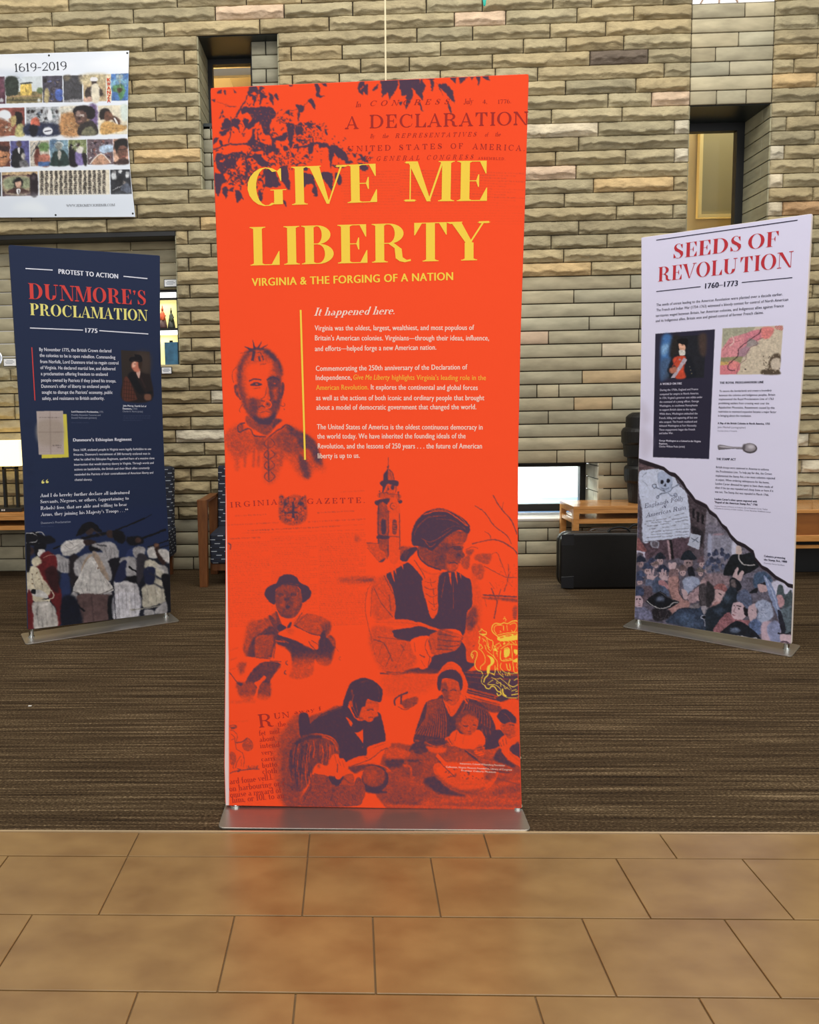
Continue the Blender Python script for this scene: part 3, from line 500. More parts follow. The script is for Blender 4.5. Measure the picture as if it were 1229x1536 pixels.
bm=B(); box(bm,x0,x1,Yd+.13,Yd+.15,Z[7],Z[1]); done(bm,'back_panel',mat('case_cream_glow',(246,236,164),rough=.8,emit=(246,232,150),estr=.55),r)  # panel glows by itself to stand in for the lit interior
lamp('case_lamp',((x0+x1)/2,Yd+.06,Z[3]-.01),.8,.5,col=(1,.93,.7),sy=.08); lamp('case_lamp_low',((x0+x1)/2,Yd+.06,Z[6]-.004),.6,.5,col=(1,.96,.85),sy=.08)
def figure(name,label,px,ytop,ybot,wpx,cols):
    c=at(px,ybot,Yd+.06); top=at(px,ytop,Yd+.06).z; h=top-Z[4]; s=h; rr=wpx/1130*Yd/2
    root=empty(name,(c.x,Yd+.06,Z[4]),label,'figurine','small robed figurines in the lit case')
    bm=B(); lathe(bm,[(rr*1.0,0),(rr*1.05,.06*s),(rr*.8,.34*s)],(c.x,Yd+.06,Z[4]),18,Matrix.Scale(1,3)); done(bm,'skirt',mat(name+cols[0],cols[1],rough=.5),root,True)
    bm=B(); lathe(bm,[(rr*.8,.33*s),(rr*.62,.5*s),(rr*.55,.62*s),(rr*.3,.72*s)],(c.x,Yd+.06,Z[4]),18)
    M1=Matrix.Translation((c.x+rr*.5,Yd+.03,Z[4]+.45*s))@Matrix.Rotation(.5,4,'Y'); box(bm,-.008,.008,-.008,.008,-.12*s,.12*s,bev=.003,M=M1)
    done(bm,'robe',mat(name+cols[0]+'robe',cols[2],rough=.5),root,True)
    bm=B(); lathe(bm,[(rr*.12,.70*s),(rr*.27,.76*s),(rr*.27,.83*s),(rr*.14,.88*s),(rr*.16,.9*s),(rr*.05,s)],(c.x,Yd+.06,Z[4]),14); done(bm,'head',mat(name+cols[0]+'head',cols[3],rough=.5),root,True)
figure('robed_figurine','orange robed figurine with pointed headdress at the left of the lit case',244.5,457,492,13,('a',(88,60,58),(226,104,60),(196,92,60)))
figure('robed_figurine','dark green robed figurine standing at the right of the lit case',257.5,461,492,11,('b',(60,64,56),(84,92,78),(48,52,44)))
c0=at(247,513.5,Yd+.04); c1=at(268,547,Yd+.04)
r=empty('dark_panel',((c0.x+c1.x)/2,Yd+.04,c1.z),'dark teal panel standing on the bottom shelf of the lit case','panel')
bm=B(); box(bm,c0.x,c1.x,Yd+.03,Yd+.045,Z[7]+.003,c0.z,bev=.002,seg=1); done(bm,'board',mat('teal_board',(44,70,92),rough=.3,noise=1,ncol=(84,140,176),nscale=9),r)
bm=B(); box(bm,(c0.x+c1.x)/2-.015,(c0.x+c1.x)/2+.015,Yd+.028,Yd+.047,c0.z,c0.z+.016,bev=.002,seg=1); done(bm,'clip',M_black,r)
def placard(label,x0,y0,x1,y1,Y,group='small framed label cards on the stone wall'):
    a=at(x0,y0,Y); b=at(x1,y1,Y); r=empty('label_card',((a.x+b.x)/2,Y,b.z),label,'label',group)
    bm=B(); box(bm,a.x,b.x,Y-.006,Y+.004,b.z,a.z,bev=.001,seg=1); done(bm,'card_frame',M_black,r)
    bm=B(); f=.006; box(bm,a.x+f,b.x-f,Y-.0075,Y-.005,b.z+f,a.z-f); c=done(bm,'card',mat('white_card',(240,242,244),rough=.6),r)
    bm=B()
    for j,(u,v) in enumerate(((.25,.75),(.15,.85),(.2,.7))):
        zz=a.z-(a.z-b.z)*(.3+.17*j); w_=b.x-a.x; box(bm,a.x+w_*u,a.x+w_*v,Y-.0082,Y-.007,zz-.0025,zz+.0025)
    done(bm,'print_lines',mat('grey_print',(130,140,155)),c)
placard('white label card in black frame above the lit display case',246,419,266,430.5,WY+.19)
placard('white label card in black frame just below the lit display case',242,550.5,258.5,561,WY-.045)
placard('white label card near the silver plate at the left edge',5,537.5,25.5,549.5,WY-.02)
pc=at(-9,536,WY+.12); r=empty('silver_plate',(pc.x,WY+.12,1.925),'round silver plate standing on the niche ledge at the left edge','plate')
Rx=Matrix.Rotation(math.radians(82),4,'X'); R0=.085
bm=B(); lathe(bm,[(.001,.012),(R0*.6,.010),(R0*.68,.016),(R0,.024),(R0,.020),(R0*.66,.008),(.001,.004)],(pc.x,WY+.13,1.925+R0),36,Rx); done(bm,'plate_body',mat('silver',(215,222,235),rough=.25,metal=.6),r,True)
bm=B(); lathe(bm,[(.001,.0125),(R0*.55,.0125),(R0*.55,.011)],(pc.x,WY+.13,1.925+R0),30,Rx); done(bm,'blue_centre',mat('plate_blue',(96,110,170),rough=.3),r,True)
# ---------------------------------------------------------------- chairs
def upholstery():
    m=bpy.data.materials.new('navy_dashed_fabric'); m.use_nodes=True; nt=m.node_tree; N=nt.nodes; L=nt.links; b=N['Principled BSDF']; b.inputs['Roughness'].default_value=.85
    tc=N.new('ShaderNodeTexCoord'); sp=N.new('ShaderNodeSeparateXYZ'); L.new(tc.outputs['Object'],sp.inputs[0])
    def mt(op,a,b_=None):
        n=N.new('ShaderNodeMath'); n.operation=op
        for i,v in enumerate((a,b_)):
            if v is None: continue
            if isinstance(v,(int,float)): n.inputs[i].default_value=v
            else: L.new(v,n.inputs[i])
        return n.outputs[0]
    zz=mt('MULTIPLY',sp.outputs[2],30.0); row=mt('FLOOR',zz); fz=mt('FRACT',zz); xx=mt('FRACT',mt('ADD',mt('MULTIPLY',mt('ADD',sp.outputs[0],sp.outputs[1]),9.0),mt('MULTIPLY',row,.37)))
    d=mt('MULTIPLY',mt('LESS_THAN',fz,.16),mt('LESS_THAN',xx,.42)); d2=mt('MULTIPLY',mt('GREATER_THAN',fz,.8),mt('LESS_THAN',xx,.6))
    mx=N.new('ShaderNodeMix'); mx.data_type='RGBA'; mx.inputs[6].default_value=lin((28,34,50)); mx.inputs[7].default_value=lin((178,186,196)); L.new(d,mx.inputs[0])
    m2=N.new('ShaderNodeMix'); m2.data_type='RGBA'; m2.inputs[7].default_value=lin((20,20,24)); L.new(mx.outputs[2],m2.inputs[6]); L.new(d2,m2.inputs[0]); L.new(m2.outputs[2],b.inputs['Base Color']); return m
M_fab=upholstery()
def chair(label,x0,x1,arms):
    r=empty('armchair' if arms else 'lounge_chair',((x0+x1)/2,6.55,0),label,'chair')
    yf=6.25
    i=.088 if arms else 0
    bm=B(); box(bm,x0+i,x1-i,yf+.03,yf+.56,.19,.455,bev=.025,seg=3); done(bm,'seat',M_fab,r,False)
    bm=B(); Mx=Matrix.Translation(((x0+x1)/2,yf+.47,.40))@Matrix.Rotation(-.13,4,'X'); w_=(x1-x0)/2-(i+.005)
    box(bm,-w_,w_,-.05,.07,0,.60,bev=.025,seg=3,M=Mx); done(bm,'backrest',M_fab,r,False)
    for xx in ((x0,x1-.085) if arms else (x0+.03,x1-.09)):
        for yy,hh in ((yf,.747 if arms else .2),(yf+.5,.715 if arms else .2)):
            bm=B(); box(bm,xx,xx+(.085 if arms else .06),yy,yy+.06,0,hh,bev=.003)
            for v in bm.verts:
                if v.co.z<hh*.45: t=(hh*.45-v.co.z)/(hh*.45); v.co.x=xx+(v.co.x-xx)*(1-.22*t) if v.co.x>xx+.04 else v.co.x
            done(bm,'leg',M_wood2,r)
        if arms:
            bm=B(); box(bm,xx+.004,xx+.081,yf+.0605,yf+.56,.716,.744,bev=.005); done(bm,'armrest',M_wood2,r)
    bm=B(); box(bm,x0+.1,x1-.1,yf+.07,yf+.5,.13,.19); done(bm,'seat_frame',M_wood2,r)
a=at(297,800,6.25).x
chair('oak armchair in dashed navy fabric half hidden behind the red banner',a,a+.72,True)
b=at(258.5,740,6.7).x
chair('armless navy dashed lounge chair mostly hidden behind the navy banner',b-.56,b,False)
# ---------------------------------------------------------------- cases, bags, bench at the right
M_case=mat('black_leatherette',(6,7,9),rough=.34,bump=.25,bscale=140,dist=.003)
def case(label,x0,x1,yc,z1,lean,tname):
    r=empty('instrument_case',((x0+x1)/2,yc,0),label,'case','black instrument cases leaning by the side table')
    def P(name,ins,y0,y1,m,bev):
        bm=B(); prism(bm,rrect(x0+ins,x1-ins,.0+ins,z1-ins,.085-ins*.5,7),'y',y0,y1)
        for v in bm.verts: v.co.y+=yc+v.co.z*lean
        done_(bm,name,m,r,bev)
    P('case_lid',.0,-.075,-.006,M_case,.02); P('case_shell',.0,.006,.075,M_case,.02); P('case_seam',.006,-.008,.008,mat('case_trim',(70,78,88),rough=.3,metal=.4),.002)
    for xx,zz in ((x0+.05,z1-.055),(x0+.05,.06)):
        bm=B(); prism(bm,[(xx-.045,zz-.045),(xx+.055,zz-.045 if zz>.2 else zz-.05),(xx+.055,zz+.05),(xx-.045,zz+.045)],'y',-.078,-.074)
        for v in bm.verts: v.co.y+=yc+v.co.z*lean
        done_(bm,'corner_patch',mat('corner_patch',(30,32,36),rough=.25),r,.002)
    bm=B(); xm=(x0+x1)/2
    for i in range(8):
        t0,t1=i/8,(i+1)/8; f=lambda t:(xm-.09+.18*t,yc+z1*lean,z1+.035*math.sin(PI*t)**.5-.002)
        cyl(bm,f(t0),f(t1),.009,n=8)
    done_(bm,'handle',M_black,r,0)
def done_(bm,name,m,r,bev): return done(bm,name,m,r,False,bevel=bev,seg=3)
c0=at(837.5,860,6.14); ct=at(900,797.5,6.14)
case('black instrument case lying upright in front of the oak side table',c0.x,c0.x+.98,6.14,ct.z,.02,'a')
c2=at(883,800,6.34); c2t=at(940,794,6.34)
case('second black case behind the first, only its top edge showing',c2.x-.02,c2.x+.88,6.335,c2t.z+.012,.02,'b')
bx=at(966,690,6.72); r=empty('equipment_bag',(bx.x,6.72,.62),'stack of black padded equipment bags on the oak side table','bag')
def zz_(y): return at(950,y,6.6).z
def rr_(x): return bx.x-at(x,690,6.6).x
prof=[[(rr_(953),0+.62),(rr_(951),zz_(735)),(rr_(950),zz_(722))],[(rr_(948),zz_(726)),(rr_(946),zz_(722)),(rr_(945.5),zz_(704)),(rr_(948),zz_(700)),(rr_(951),zz_(699))],[(rr_(950.5),zz_(700)),(rr_(950),zz_(688)),(rr_(945),zz_(686)),(rr_(943.5),zz_(668))],[(rr_(943.5),zz_(668)),(rr_(941),zz_(664)),(rr_(940.5),zz_(648)),(rr_(943),zz_(643)),(rr_(947),zz_(641))],[(rr_(946.5),zz_(642)),(rr_(947),zz_(626)),(rr_(951),zz_(622)),(rr_(956),zz_(619))]]
for p in prof:
    bm=B(); lathe(bm,p,(bx.x,6.72,0),32,Matrix.Identity(4)); done(bm,'bag',mat('black_nylon',(15,16,18),rough=.5,bump=.2,bscale=90),r,False,bevel=.004)
r=empty('bench',(4.4,6.5,0),'long oak bench with panelled front at the right edge','bench')
X0,X1,Yb=3.5,5.3,6.30; zb=lambda y:at(1210,y,Yb).z
for nm,z0,z1,y0,y1,mm in (('seat',zb(770),.598,Yb-.005,6.93,M_wood),('front_panel',zb(804),zb(770),Yb+.015,Yb+.05,mat('bench_panel',(150,92,40),rough=.35,noise=1,ncol=(128,76,32),nscale=3,stretch=(1.5,6,6))),('rail',zb(812.5),zb(803),Yb-.003,Yb+.05,M_wood),('lower_rail',zb(824),zb(819),Yb+.03,Yb+.06,M_wood),('dark_void',0,zb(812),Yb+.33,6.9,M_black)):  # last entry: black block stands in for the shade under the bench
    bm=B(); box(bm,X0 if nm!='dark_void' else X0+.05,X1,y0,y1,z0,z1,bev=.004,seg=1); done(bm,nm,mm,r)
for xx in (X0,X1-.06):
    bm=B(); box(bm,xx,xx+.06,Yb+.06,Yb+.12,0,zb(804),bev=.003); done(bm,'leg',M_wood,r)
# ---------------------------------------------------------------- cord, pendant, scrap
t=at(577,-30,5.9); bm=B(); cyl(bm,(t.x,5.9,2.35),(t.x+.004,5.9,5.2),.0065,n=10); o=done(bm,'hanging_string',mat('cream_cord',(226,214,178),rough=.8)); tag(o,'cream cord hanging straight down behind the top of the red banner','cord')
t=at(727,9.5,5.2); r=empty('hanging_pendant',(t.x,5.2,t.z),'tip of a bright turquoise pendant hanging at the top of the photo','pendant')
bm=B(); lathe(bm,[(.0015,0),(.008,.006),(.017,.07),(.026,.17),(.02,.24),(.004,.27)],(t.x,5.2,t.z),12,Matrix.Identity(4)); done(bm,'glass_drop',mat('turquoise_glass',(60,230,205),rough=.15,coat=1),r,True)
bm=B(); cyl(bm,(t.x,5.2,t.z+.26),(t.x,5.2,t.z+.9),.0015,n=6); done(bm,'wire',M_black,r)
p=atz(45,1059,0); bm=B(); box(bm,p.x-.008,p.x+.008,p.y-.004,p.y+.004,.0,.002); o=done(bm,'paper_scrap',mat('scrap_white',(235,232,225))); tag(o,'tiny white paper scrap on the carpet before the navy banner','scrap')
# ---------------------------------------------------------------- printed pictures: a small painter for flat print colours
def pts(s): return np.array([[float(v) for v in p.split(',')] for p in s.split()])
def smooth(P,n=4,closed=True):
    if len(P)<3: return P
    out=[]; m=len(P); rng=range(m) if closed else range(m-1)
    for i in rng:
        g=lambda j:P[j%m] if closed else P[min(max(j,0),m-1)]
        a,b,c,d=g(i-1),g(i),g(i+1),g(i+2)
        for k in range(n):
            t=k/n; out.append(.5*((2*b)+(c-a)*t+(2*a-5*b+4*c-d)*t*t+(3*b-a-3*c+d)*t**3))
    if not closed: out.append(P[-1])
    return np.array(out)
def blur(m,r):
    r=int(round(r))
    if r<1: return m
    for ax in (0,1):
        for _ in range(2):
            k=2*r+1; p=np.pad(m,[(r+1,r) if a==ax else (0,0) for a in (0,1)],mode='constant'); c=np.cumsum(p,axis=ax)
            m=(c[k:]-c[:-k] if ax==0 else c[:,k:]-c[:,:-k])/k
    return m
class Paint:
    def __init__(s,x0,y0,x1,y1,ss,ch,bg):
        s.x0,s.y0,s.ss=x0,y0,ss; s.h=int((y1-y0)*ss)+1; s.w=int((x1-x0)*ss)+1
        s.c=np.zeros((s.h,s.w,ch))+np.array(bg); s.o=(0,0,1)
    def at(s,ox,oy,sc): s.o=(ox,oy,sc); return s
    def map(s,P): ox,oy,sc=s.o; P=np.asarray(P,float); return (np.stack([ox+P[:,0]/sc,oy+P[:,1]/sc],1)-(s.x0,s.y0))*s.ss
    def mask(s,P,pad=0):
        P=s.map(P); xa=max(0,int(P[:,0].min())-2-pad); xb=min(s.w,int(P[:,0].max())+3+pad); ya=max(0,int(P[:,1].min())-2-pad); yb=min(s.h,int(P[:,1].max())+3+pad)
        if xb<=xa or yb<=ya: return None
        m=np.zeros((yb-ya,xb-xa)); X0,Y0=P[:,0],P[:,1]; X1,Y1=np.roll(X0,-1),np.roll(Y0,-1); W=xb-xa; ar=np.arange(W)
        for r in range(yb-ya):
            row=m[r]
            for sub in (.25,.75):
                y=ya+r+sub; k=(Y0<=y)!=(Y1<=y)
                if not k.any(): continue
                xs=np.sort(X0[k]+(y-Y0[k])*(X1[k]-X0[k])/(Y1[k]-Y0[k]))-xa
                for a,b in zip(xs[::2],xs[1::2]):
                    a=max(a,0);b=min(b,W)
                    if b>a: 
                        i0=int(a); i1=min(int(b),W-1)
                        if i0==i1: row[i0]+=.5*(b-a)
                        else: row[i0]+=.5*(i0+1-a); row[i0+1:i1]+=.5; row[i1]+=.5*(b-i1)
        return m,xa,ya,xb,yb
    def put(s,P,v,soft=0,alpha=1,hatch=None):
        k=soft*s.ss/s.o[2]; r=s.mask(P,int(2*k)+1)
        if r is None: return
        m,xa,ya,xb,yb=r; m=blur(m,k)*alpha
        if hatch:
            a,per,lo=hatch; Y,X=np.mgrid[ya:yb,xa:xb]; t=(X*math.cos(a)+Y*math.sin(a))/(per*s.ss/s.o[2]); m=m*np.where((t%1)<.5,1,lo)
        s.c[ya:yb,xa:xb]+= (np.array(v)-s.c[ya:yb,xa:xb])*m[...,None]
    def f(s,p,v,soft=0,alpha=1,curve=True,hatch=None):
        P=pts(p) if isinstance(p,str) else np.asarray(p,float)
        s.put(smooth(P) if curve else P,v,soft,alpha,hatch)
    def s(s,p,w,v,soft=0,alpha=1,taper=False):
        P=pts(p) if isinstance(p,str) else np.asarray(p,float); P=smooth(P,5,False) if len(P)>2 else P
        d=np.gradient(P,axis=0); d/=np.linalg.norm(d,axis=1)[:,None]+1e-9; n=np.stack([-d[:,1],d[:,0]],1)
        ww=w*.5*(np.linspace(1,.15,len(P)) if taper else np.ones(len(P)))
        s.put(np.vstack([P+n*ww[:,None],(P-n*ww[:,None])[::-1]]),v,soft,alpha)
    def e(s,x,y,rx,ry,v,soft=0,alpha=1,rot=0):
        t=np.linspace(0,2*PI,28,endpoint=False); c,q=math.cos(rot),math.sin(rot); X=rx*np.cos(t);Y=ry*np.sin(t)
        s.put(np.stack([x+X*c-Y*q,y+X*q+Y*c],1),v,soft,alpha)
    def ring(s,x,y,r,w,v,a0=0,a1=360,ry=None):
        t=np.radians(np.linspace(a0,a1,22)); ry=ry or r; s.s(np.stack([x+r*np.cos(t),y+ry*np.sin(t)],1),w,v)
    def text(s,x0,x1,y,h,v,alpha=.5,slope=0,gap=.25):
        "a line of tiny unreadable print"
        x=x0
        while x<x1:
            L=random.uniform(.8,3.2)*h; e=min(x+L,x1); yy=y+slope*(x-x0)
            q=x
            while q<e:
                b=min(q+h*random.uniform(.25,.45),e); d=random.uniform(-.18,.18)*h; s.put(np.array([[q,yy-h*.5+d],[b,yy-h*.5+slope*(b-q)],[b,yy+h*.3],[q,yy+h*.35-d]]),v,0,alpha*random.uniform(.5,1)); q=b+h*.16
            x=e+h*random.uniform(.4,.8)
    def region(s,p,soft=0):
        P=pts(p) if isinstance(p,str) else np.asarray(p,float); r=s.mask(P,int(2*soft)+1); M=np.zeros((s.h,s.w)); m,xa,ya,xb,yb=r; M[ya:yb,xa:xb]=blur(m,soft); return M
    def field(s,cell):
        k=cell*s.ss; gy,gx=int(s.h/k)+3,int(s.w/k)+3; T=RNG.uniform(-1,1,(gy,gx)); y=np.arange(s.h)/k; x=np.arange(s.w)/k; j=y.astype(int);i=x.astype(int); fy=(y-j)[:,None];fx=(x-i)[None,:]
        return (T[j][:,i]*(1-fx)+T[j][:,i+1]*fx)*(1-fy)+(T[j+1][:,i]*(1-fx)+T[j+1][:,i+1]*fx)*fy
    def grain(s,M,amps):
        g=sum(a*s.field(c) for c,a in amps); s.c*=1+(g*M)[...,None]
    def warp(s,M,amps):
        dx=sum(a*s.field(c) for c,a in amps)*M*s.ss; dy=sum(a*s.field(c) for c,a in amps)*M*s.ss; Y_,X_=np.mgrid[0:s.h,0:s.w]
        x=np.clip(X_+dx,0,s.w-1.01); y=np.clip(Y_+dy,0,s.h-1.01); i=x.astype(int); j=y.astype(int); fx=(x-i)[...,None]; fy=(y-j)[...,None]; c=s.c
        s.c=(c[j,i]*(1-fx)+c[j,i+1]*fx)*(1-fy)+(c[j+1,i]*(1-fx)+c[j+1,i+1]*fx)*fy
    def leaf(s,x,y,a,L,w,v,alpha=1):
        c,q=math.cos(a),math.sin(a); T=[(0,0),(.25,-.5),(.6,-.35),(1,0),(.6,.3),(.3,.5)]
        s.put(np.array([[x+(u*L)*c-(k*w)*q,y+(u*L)*q+(k*w)*c] for u,k in T]),v,0,alpha)
    def sample(s,xs,ys):
        x=np.clip((xs-s.x0)*s.ss-.5,0,s.w-1.001); y=np.clip((ys-s.y0)*s.ss-.5,0,s.h-1.001); i=x.astype(int); j=y.astype(int); fx=(x-i)[...,None]; fy=(y-j)[...,None]; c=s.c
        return (c[j,i]*(1-fx)+c[j,i+1]*fx)*(1-fy)+(c[j+1,i]*(1-fx)+c[j+1,i+1]*fx)*fy
def scatter(A,reg,n,L,v=1,ang=(0,6.28),alpha=1):
    x0,y0,x1,y1=reg
    for _ in range(n): A.leaf(random.uniform(x0,x1),random.uniform(y0,y1),random.uniform(*ang),random.uniform(.5,1.3)*L,random.uniform(.25,.5)*L,v,alpha)
def printed(name,pl,quad,paint,dens,parent,mt,conv,off=.0008,inset=0):
    "flat printed face: grid on the banner plane carrying the print colours per vertex"
    L0=np.array([pix2sz(pl,*p) for p in quad[0]]); R0=np.array([pix2sz(pl,*p) for p in quad[1]])
    w_=np.linalg.norm(R0[0]-L0[0]);h_=np.linalg.norm(L0[-1]-L0[0]); nx=int(w_*dens);ny=int(h_*dens); t=np.linspace(0,1,ny+1)
    def along(Q): f=(Q[0,1]-Q[:,1])/(Q[0,1]-Q[-1,1]); return np.stack([np.interp(t,f,Q[:,0]),np.interp(t,f,Q[:,1])],1)
    Lp,Rp=along(L0),along(R0)
    if inset: Lp=Lp+[inset,0]; Rp=Rp-[inset,0]; k=(.5-t)*2; k=np.sign(k)*(np.abs(k)); Lp[:,1]-=inset*k; Rp[:,1]-=inset*k
    u=np.linspace(0,1,nx+1)[None,:,None]; SZ=Lp[:,None,:]*(1-u)+Rp[:,None,:]*u; O,e,n=pl
    P=np.array(O)[None,None]+SZ[...,:1]*np.array(e)+np.array(n)*off; P[...,2]+=SZ[...,1]
    D=P-np.array(CAM); fz=D@np.array(FWD); xs=CX+F_PX*(D@np.array(RIGHT))/fz; ys=CY-F_PX*(D@np.array(UP))/fz
    C=conv(paint.sample(xs,ys),xs,ys); C=np.clip(C,0,255)/255; C=np.where(C<=.04045,C/12.92,((C+.055)/1.055)**2.4)
    C=np.concatenate([C,np.ones(C.shape[:2]+(1,))],-1); idx=np.arange((nx+1)*(ny+1)).reshape(ny+1,nx+1)
    F=np.stack([idx[:-1,:-1],idx[1:,:-1],idx[1:,1:],idx[:-1,1:]],-1).reshape(-1,4)
    return npmesh(name,P.reshape(-1,3),F,mt,parent,C.reshape(-1,4))
# ---------------------------------------------------------------- lettering as flat geometry
def glyph(ch,t,h):
    "high contrast roman letters: returns advance, list of polygons; cap height 1"
    L=[]
    def R(a,b,c,d): L.append([(a,b),(c,b),(c,d),(a,d)])
    def Q(*p): L.append(list(p))
    def O(cx,cy,rx,ry,a0,a1,tx=None,n=14):
        tx=t if tx is None else tx; A=np.radians(np.linspace(a0,a1,n))
        for p,q in zip(A[:-1],A[1:]): L.append([(cx+rx*math.cos(p),cy+ry*math.sin(p)),(cx+rx*math.cos(q),cy+ry*math.sin(q)),(cx+(rx-tx)*math.cos(q),cy+(ry-h)*math.sin(q)),(cx+(rx-tx)*math.cos(p),cy+(ry-h)*math.sin(p))])
    def sf(x,y,w_=None,up=True):
        w_=w_ or t+.14; R(x-w_/2,y,x+w_/2,y+h) if up else R(x-w_/2,y-h,x+w_/2,y)
        k=h*1.3; s=1 if up else -1; Q((x-t/2-.045,y+s*h),(x+t/2+.045,y+s*h),(x+t/2,y+s*(h+k)),(x-t/2,y+s*(h+k)))
    def st(x,y0=0,y1=1,a=True,b=True):
        R(x-t/2,y0,x+t/2,y1)
        if a: sf(x,y0)
        if b: sf(x,y1,up=False)
    X=.5; s2=.16+t/2-.06
    m=.1+t/2
    if ch==' ': return .32,[]
    if ch=='A': Q((.06,0),(.06+h*1.2,0),(.41,1),(.37,1)); Q((.34,1),(.42,1),(.70,0),(.70-t*1.08,0)); R(.16,.3,.58,.3+h); sf(.08,0,.2); sf(.62,0,t+.16); return .78,L
    if ch=='B': st(m); O(.34,.755,.27,.245,-90,90); R(m,1-h,.34,1); R(m,.51,.34,.51+h); O(.36,.262,.31,.262,-90,90); R(m,0,.36,h); return .72,L
    if ch in 'CG':
        O(.42,.5,.38,.51,52,305 if ch=='C' else 300); Q((.70,.97),(.725,.97),(.725,.64),(.71,.64),(.64,.9)); 
        if ch=='C': Q((.64,.1),(.66,.07),(.74,.3),(.725,.3)); return .8,L
        R(.66-t/2,.03,.66+t/2,.42); R(.5,.42-h,.82,.42); Q((.56,.1),(.6,.03),(.7,.03),(.7,.2)); return .88,L
    if ch=='D': st(m); O(.36,.5,.42,.5,-90,90); R(m,1-h,.36,1); R(m,0,.36,h); return .84,L
    if ch in 'EF':
        st(m); R(m,1-h,.6,1); Q((.6,1),(.6,.68),(.585,.68),(.47,1-h)); R(m,.49,.46,.49+h); Q((.46,.35),(.46,.66),(.44,.66),(.40,.5),(.44,.35))
        if ch=='E': R(m,0,.62,h); Q((.62,0),(.62,.33),(.605,.33),(.48,h))
        return .68 if ch=='E' else .64,L
    if ch=='H': st(m); st(.66); R(m,.49,.66,.49+h); return .86,L
    if ch=='I': st(m+.02); return .2+t,L
    if ch=='J': st(.32,.2,1,a=False); O(.18,.2,.14+t/2,.2,180,360,t*.9); return .5,L
    if ch=='K': st(m); Q((m,.4),(m,.4+h*1.6),(.62,1),(.66,1)); Q((.3,.56),(.42,.7),(.78,0),(.78-t*1.2,0)); sf(.64,1,.2,False); sf(.68,0,t+.14); return .82,L
    if ch=='L': st(m); R(m,0,.62,h); Q((.62,0),(.62,.36),(.605,.36),(.46,h)); return .66,L
    if ch=='M': R(.1,0,.1+h*1.1,1); Q((.06,1),(.06+t*1.1,1),(.52,0),(.44,0)); Q((.46,0),(.5,0),(.76,1),(.72,1)); st(.82); sf(.11,0,.2); sf(.12,1,.2,False); return 1.0,L
    if ch=='N': R(.1,0,.1+h*1.1,1); Q((.06,1),(.06+t*1.1,1),(.70,0),(.70-t*.55,0)); R(.68,0,.68+h*1.1,1); sf(.11,0,.2); sf(.1,1,.18,False); sf(.69,1,.22,False); return .82,L
    if ch in 'OQ': O(.42,.5,.39,.51,0,360,n=26); (Q((.4,.1),(.5,.14),(.8,-.2),(.7,-.2)) if ch=='Q' else 0); return .86,L
    if ch in 'PR':
        st(m); O(.36,.74,.30,.26,-90,90); R(m,1-h,.36,1); R(m,.48,.36,.48+h)
        if ch=='R': Q((.34,.5),(.46,.5),(.62,.34),(.64,.12),(.72,.05),(.8,.07),(.8,.02),(.68,-.01),(.58,.02),(.50,.1),(.48,.36)); return .82,L
        return .7,L
    if ch=='S': 
        O(.30,.745,.22,.265,60,240,t*.62); Q((.49,.95),(.51,.95),(.51,.66),(.495,.66),(.40,.93)); O(.31,.26,.24,.27,-120,70,t*.62)
        Q((.09,.74),(.16,.86),(.24,.70),(.54,.42),(.56,.24),(.44,.16),(.36,.36),(.12,.56)); Q((.08,.03),(.065,.03),(.065,.34),(.08,.34),(.2,.06)); return .62,L
    if ch=='T': st(.37,0,1,True,False); R(.05,1-h,.69,1); Q((.05,1),(.05,.68),(.065,.68),(.2,1-h)); Q((.69,1),(.69,.68),(.675,.68),(.54,1-h)); return .74,L
    if ch=='U': L.clear(); R(m-t/2,.3,m+t/2,1); sf(m,1,up=False); O(m-t/2+.29,.3,.29,.31,180,360); R(m-t/2+.56,.3,m-t/2+.585,1); sf(m+.49,1,.2,False); return .9,L
    if ch=='V': Q((.03,1),(.03+t*1.15,1),(.43,0),(.37,0)); Q((.39,0),(.42,0),(.70,1),(.66,1)); sf(.11,1,t+.14,False); sf(.68,1,.2,False); return .76,L
    if ch=='W': Q((.03,1),(.03+t*1.1,1),(.36,0),(.32,0)); Q((.33,0),(.36,0),(.56,1),(.53,1)); Q((.44,1),(.44+t*1.1,1),(.77,0),(.73,0)); Q((.74,0),(.77,0),(.98,1),(.95,1)); sf(.1,1,t+.12,False); sf(.97,1,.2,False); return 1.05,L
    if ch=='X': Q((.06,1),(.06+t*1.2,1),(.72,0),(.72-t*1.2,0)); Q((.06,0),(.1,0),(.68,1),(.64,1)); return .78,L
    if ch=='Y': Q((.03,1),(.03+t*1.15,1),(.47,.42),(.34,.42)); Q((.38,.44),(.42,.44),(.70,1),(.66,1)); st(.39,0,.46,True,False); sf(.1,1,t+.14,False); sf(.68,1,.2,False); return .76,L
    if ch=='Z': R(.06,1-h,.62,1); R(.04,0,.64,h); Q((.46,1-h),(.62,1-h),(.22,h),(.04,h)); Q((.06,1),(.06,.7),(.2,1-h)); Q((.64,0),(.64,.32),(.48,h)); return .7,L
    if ch in '’\'': O(.13,.88,.08,.08,0,360,.08); Q((.13,.84),(.21,.9),(.14,.66),(.1,.66)); return .26,L
    if ch in '“"': 
        for d in (0,.42): O(.16+d,.70,.15,.15,0,360,.15); Q((.01+d,.70),(.10+d,.84),(.26+d,1.08),(.24+d,1.1),(.05+d,.92))
        return .8,L
    if ch=='-' or ch=='–': R(.05,.36,.35,.36+h*1.4); return .4,L
    if ch=='.': O(.1,.06,.065,.065,0,360,.065); return .22,L
    if ch==',': O(.1,.06,.065,.065,0,360,.065); Q((.08,.03),(.165,.06),(.09,-.14),(.06,-.13)); return .22,L
    if ch=='(': O(.4,.45,.32,.62,120,240,t*.6); return .34,L
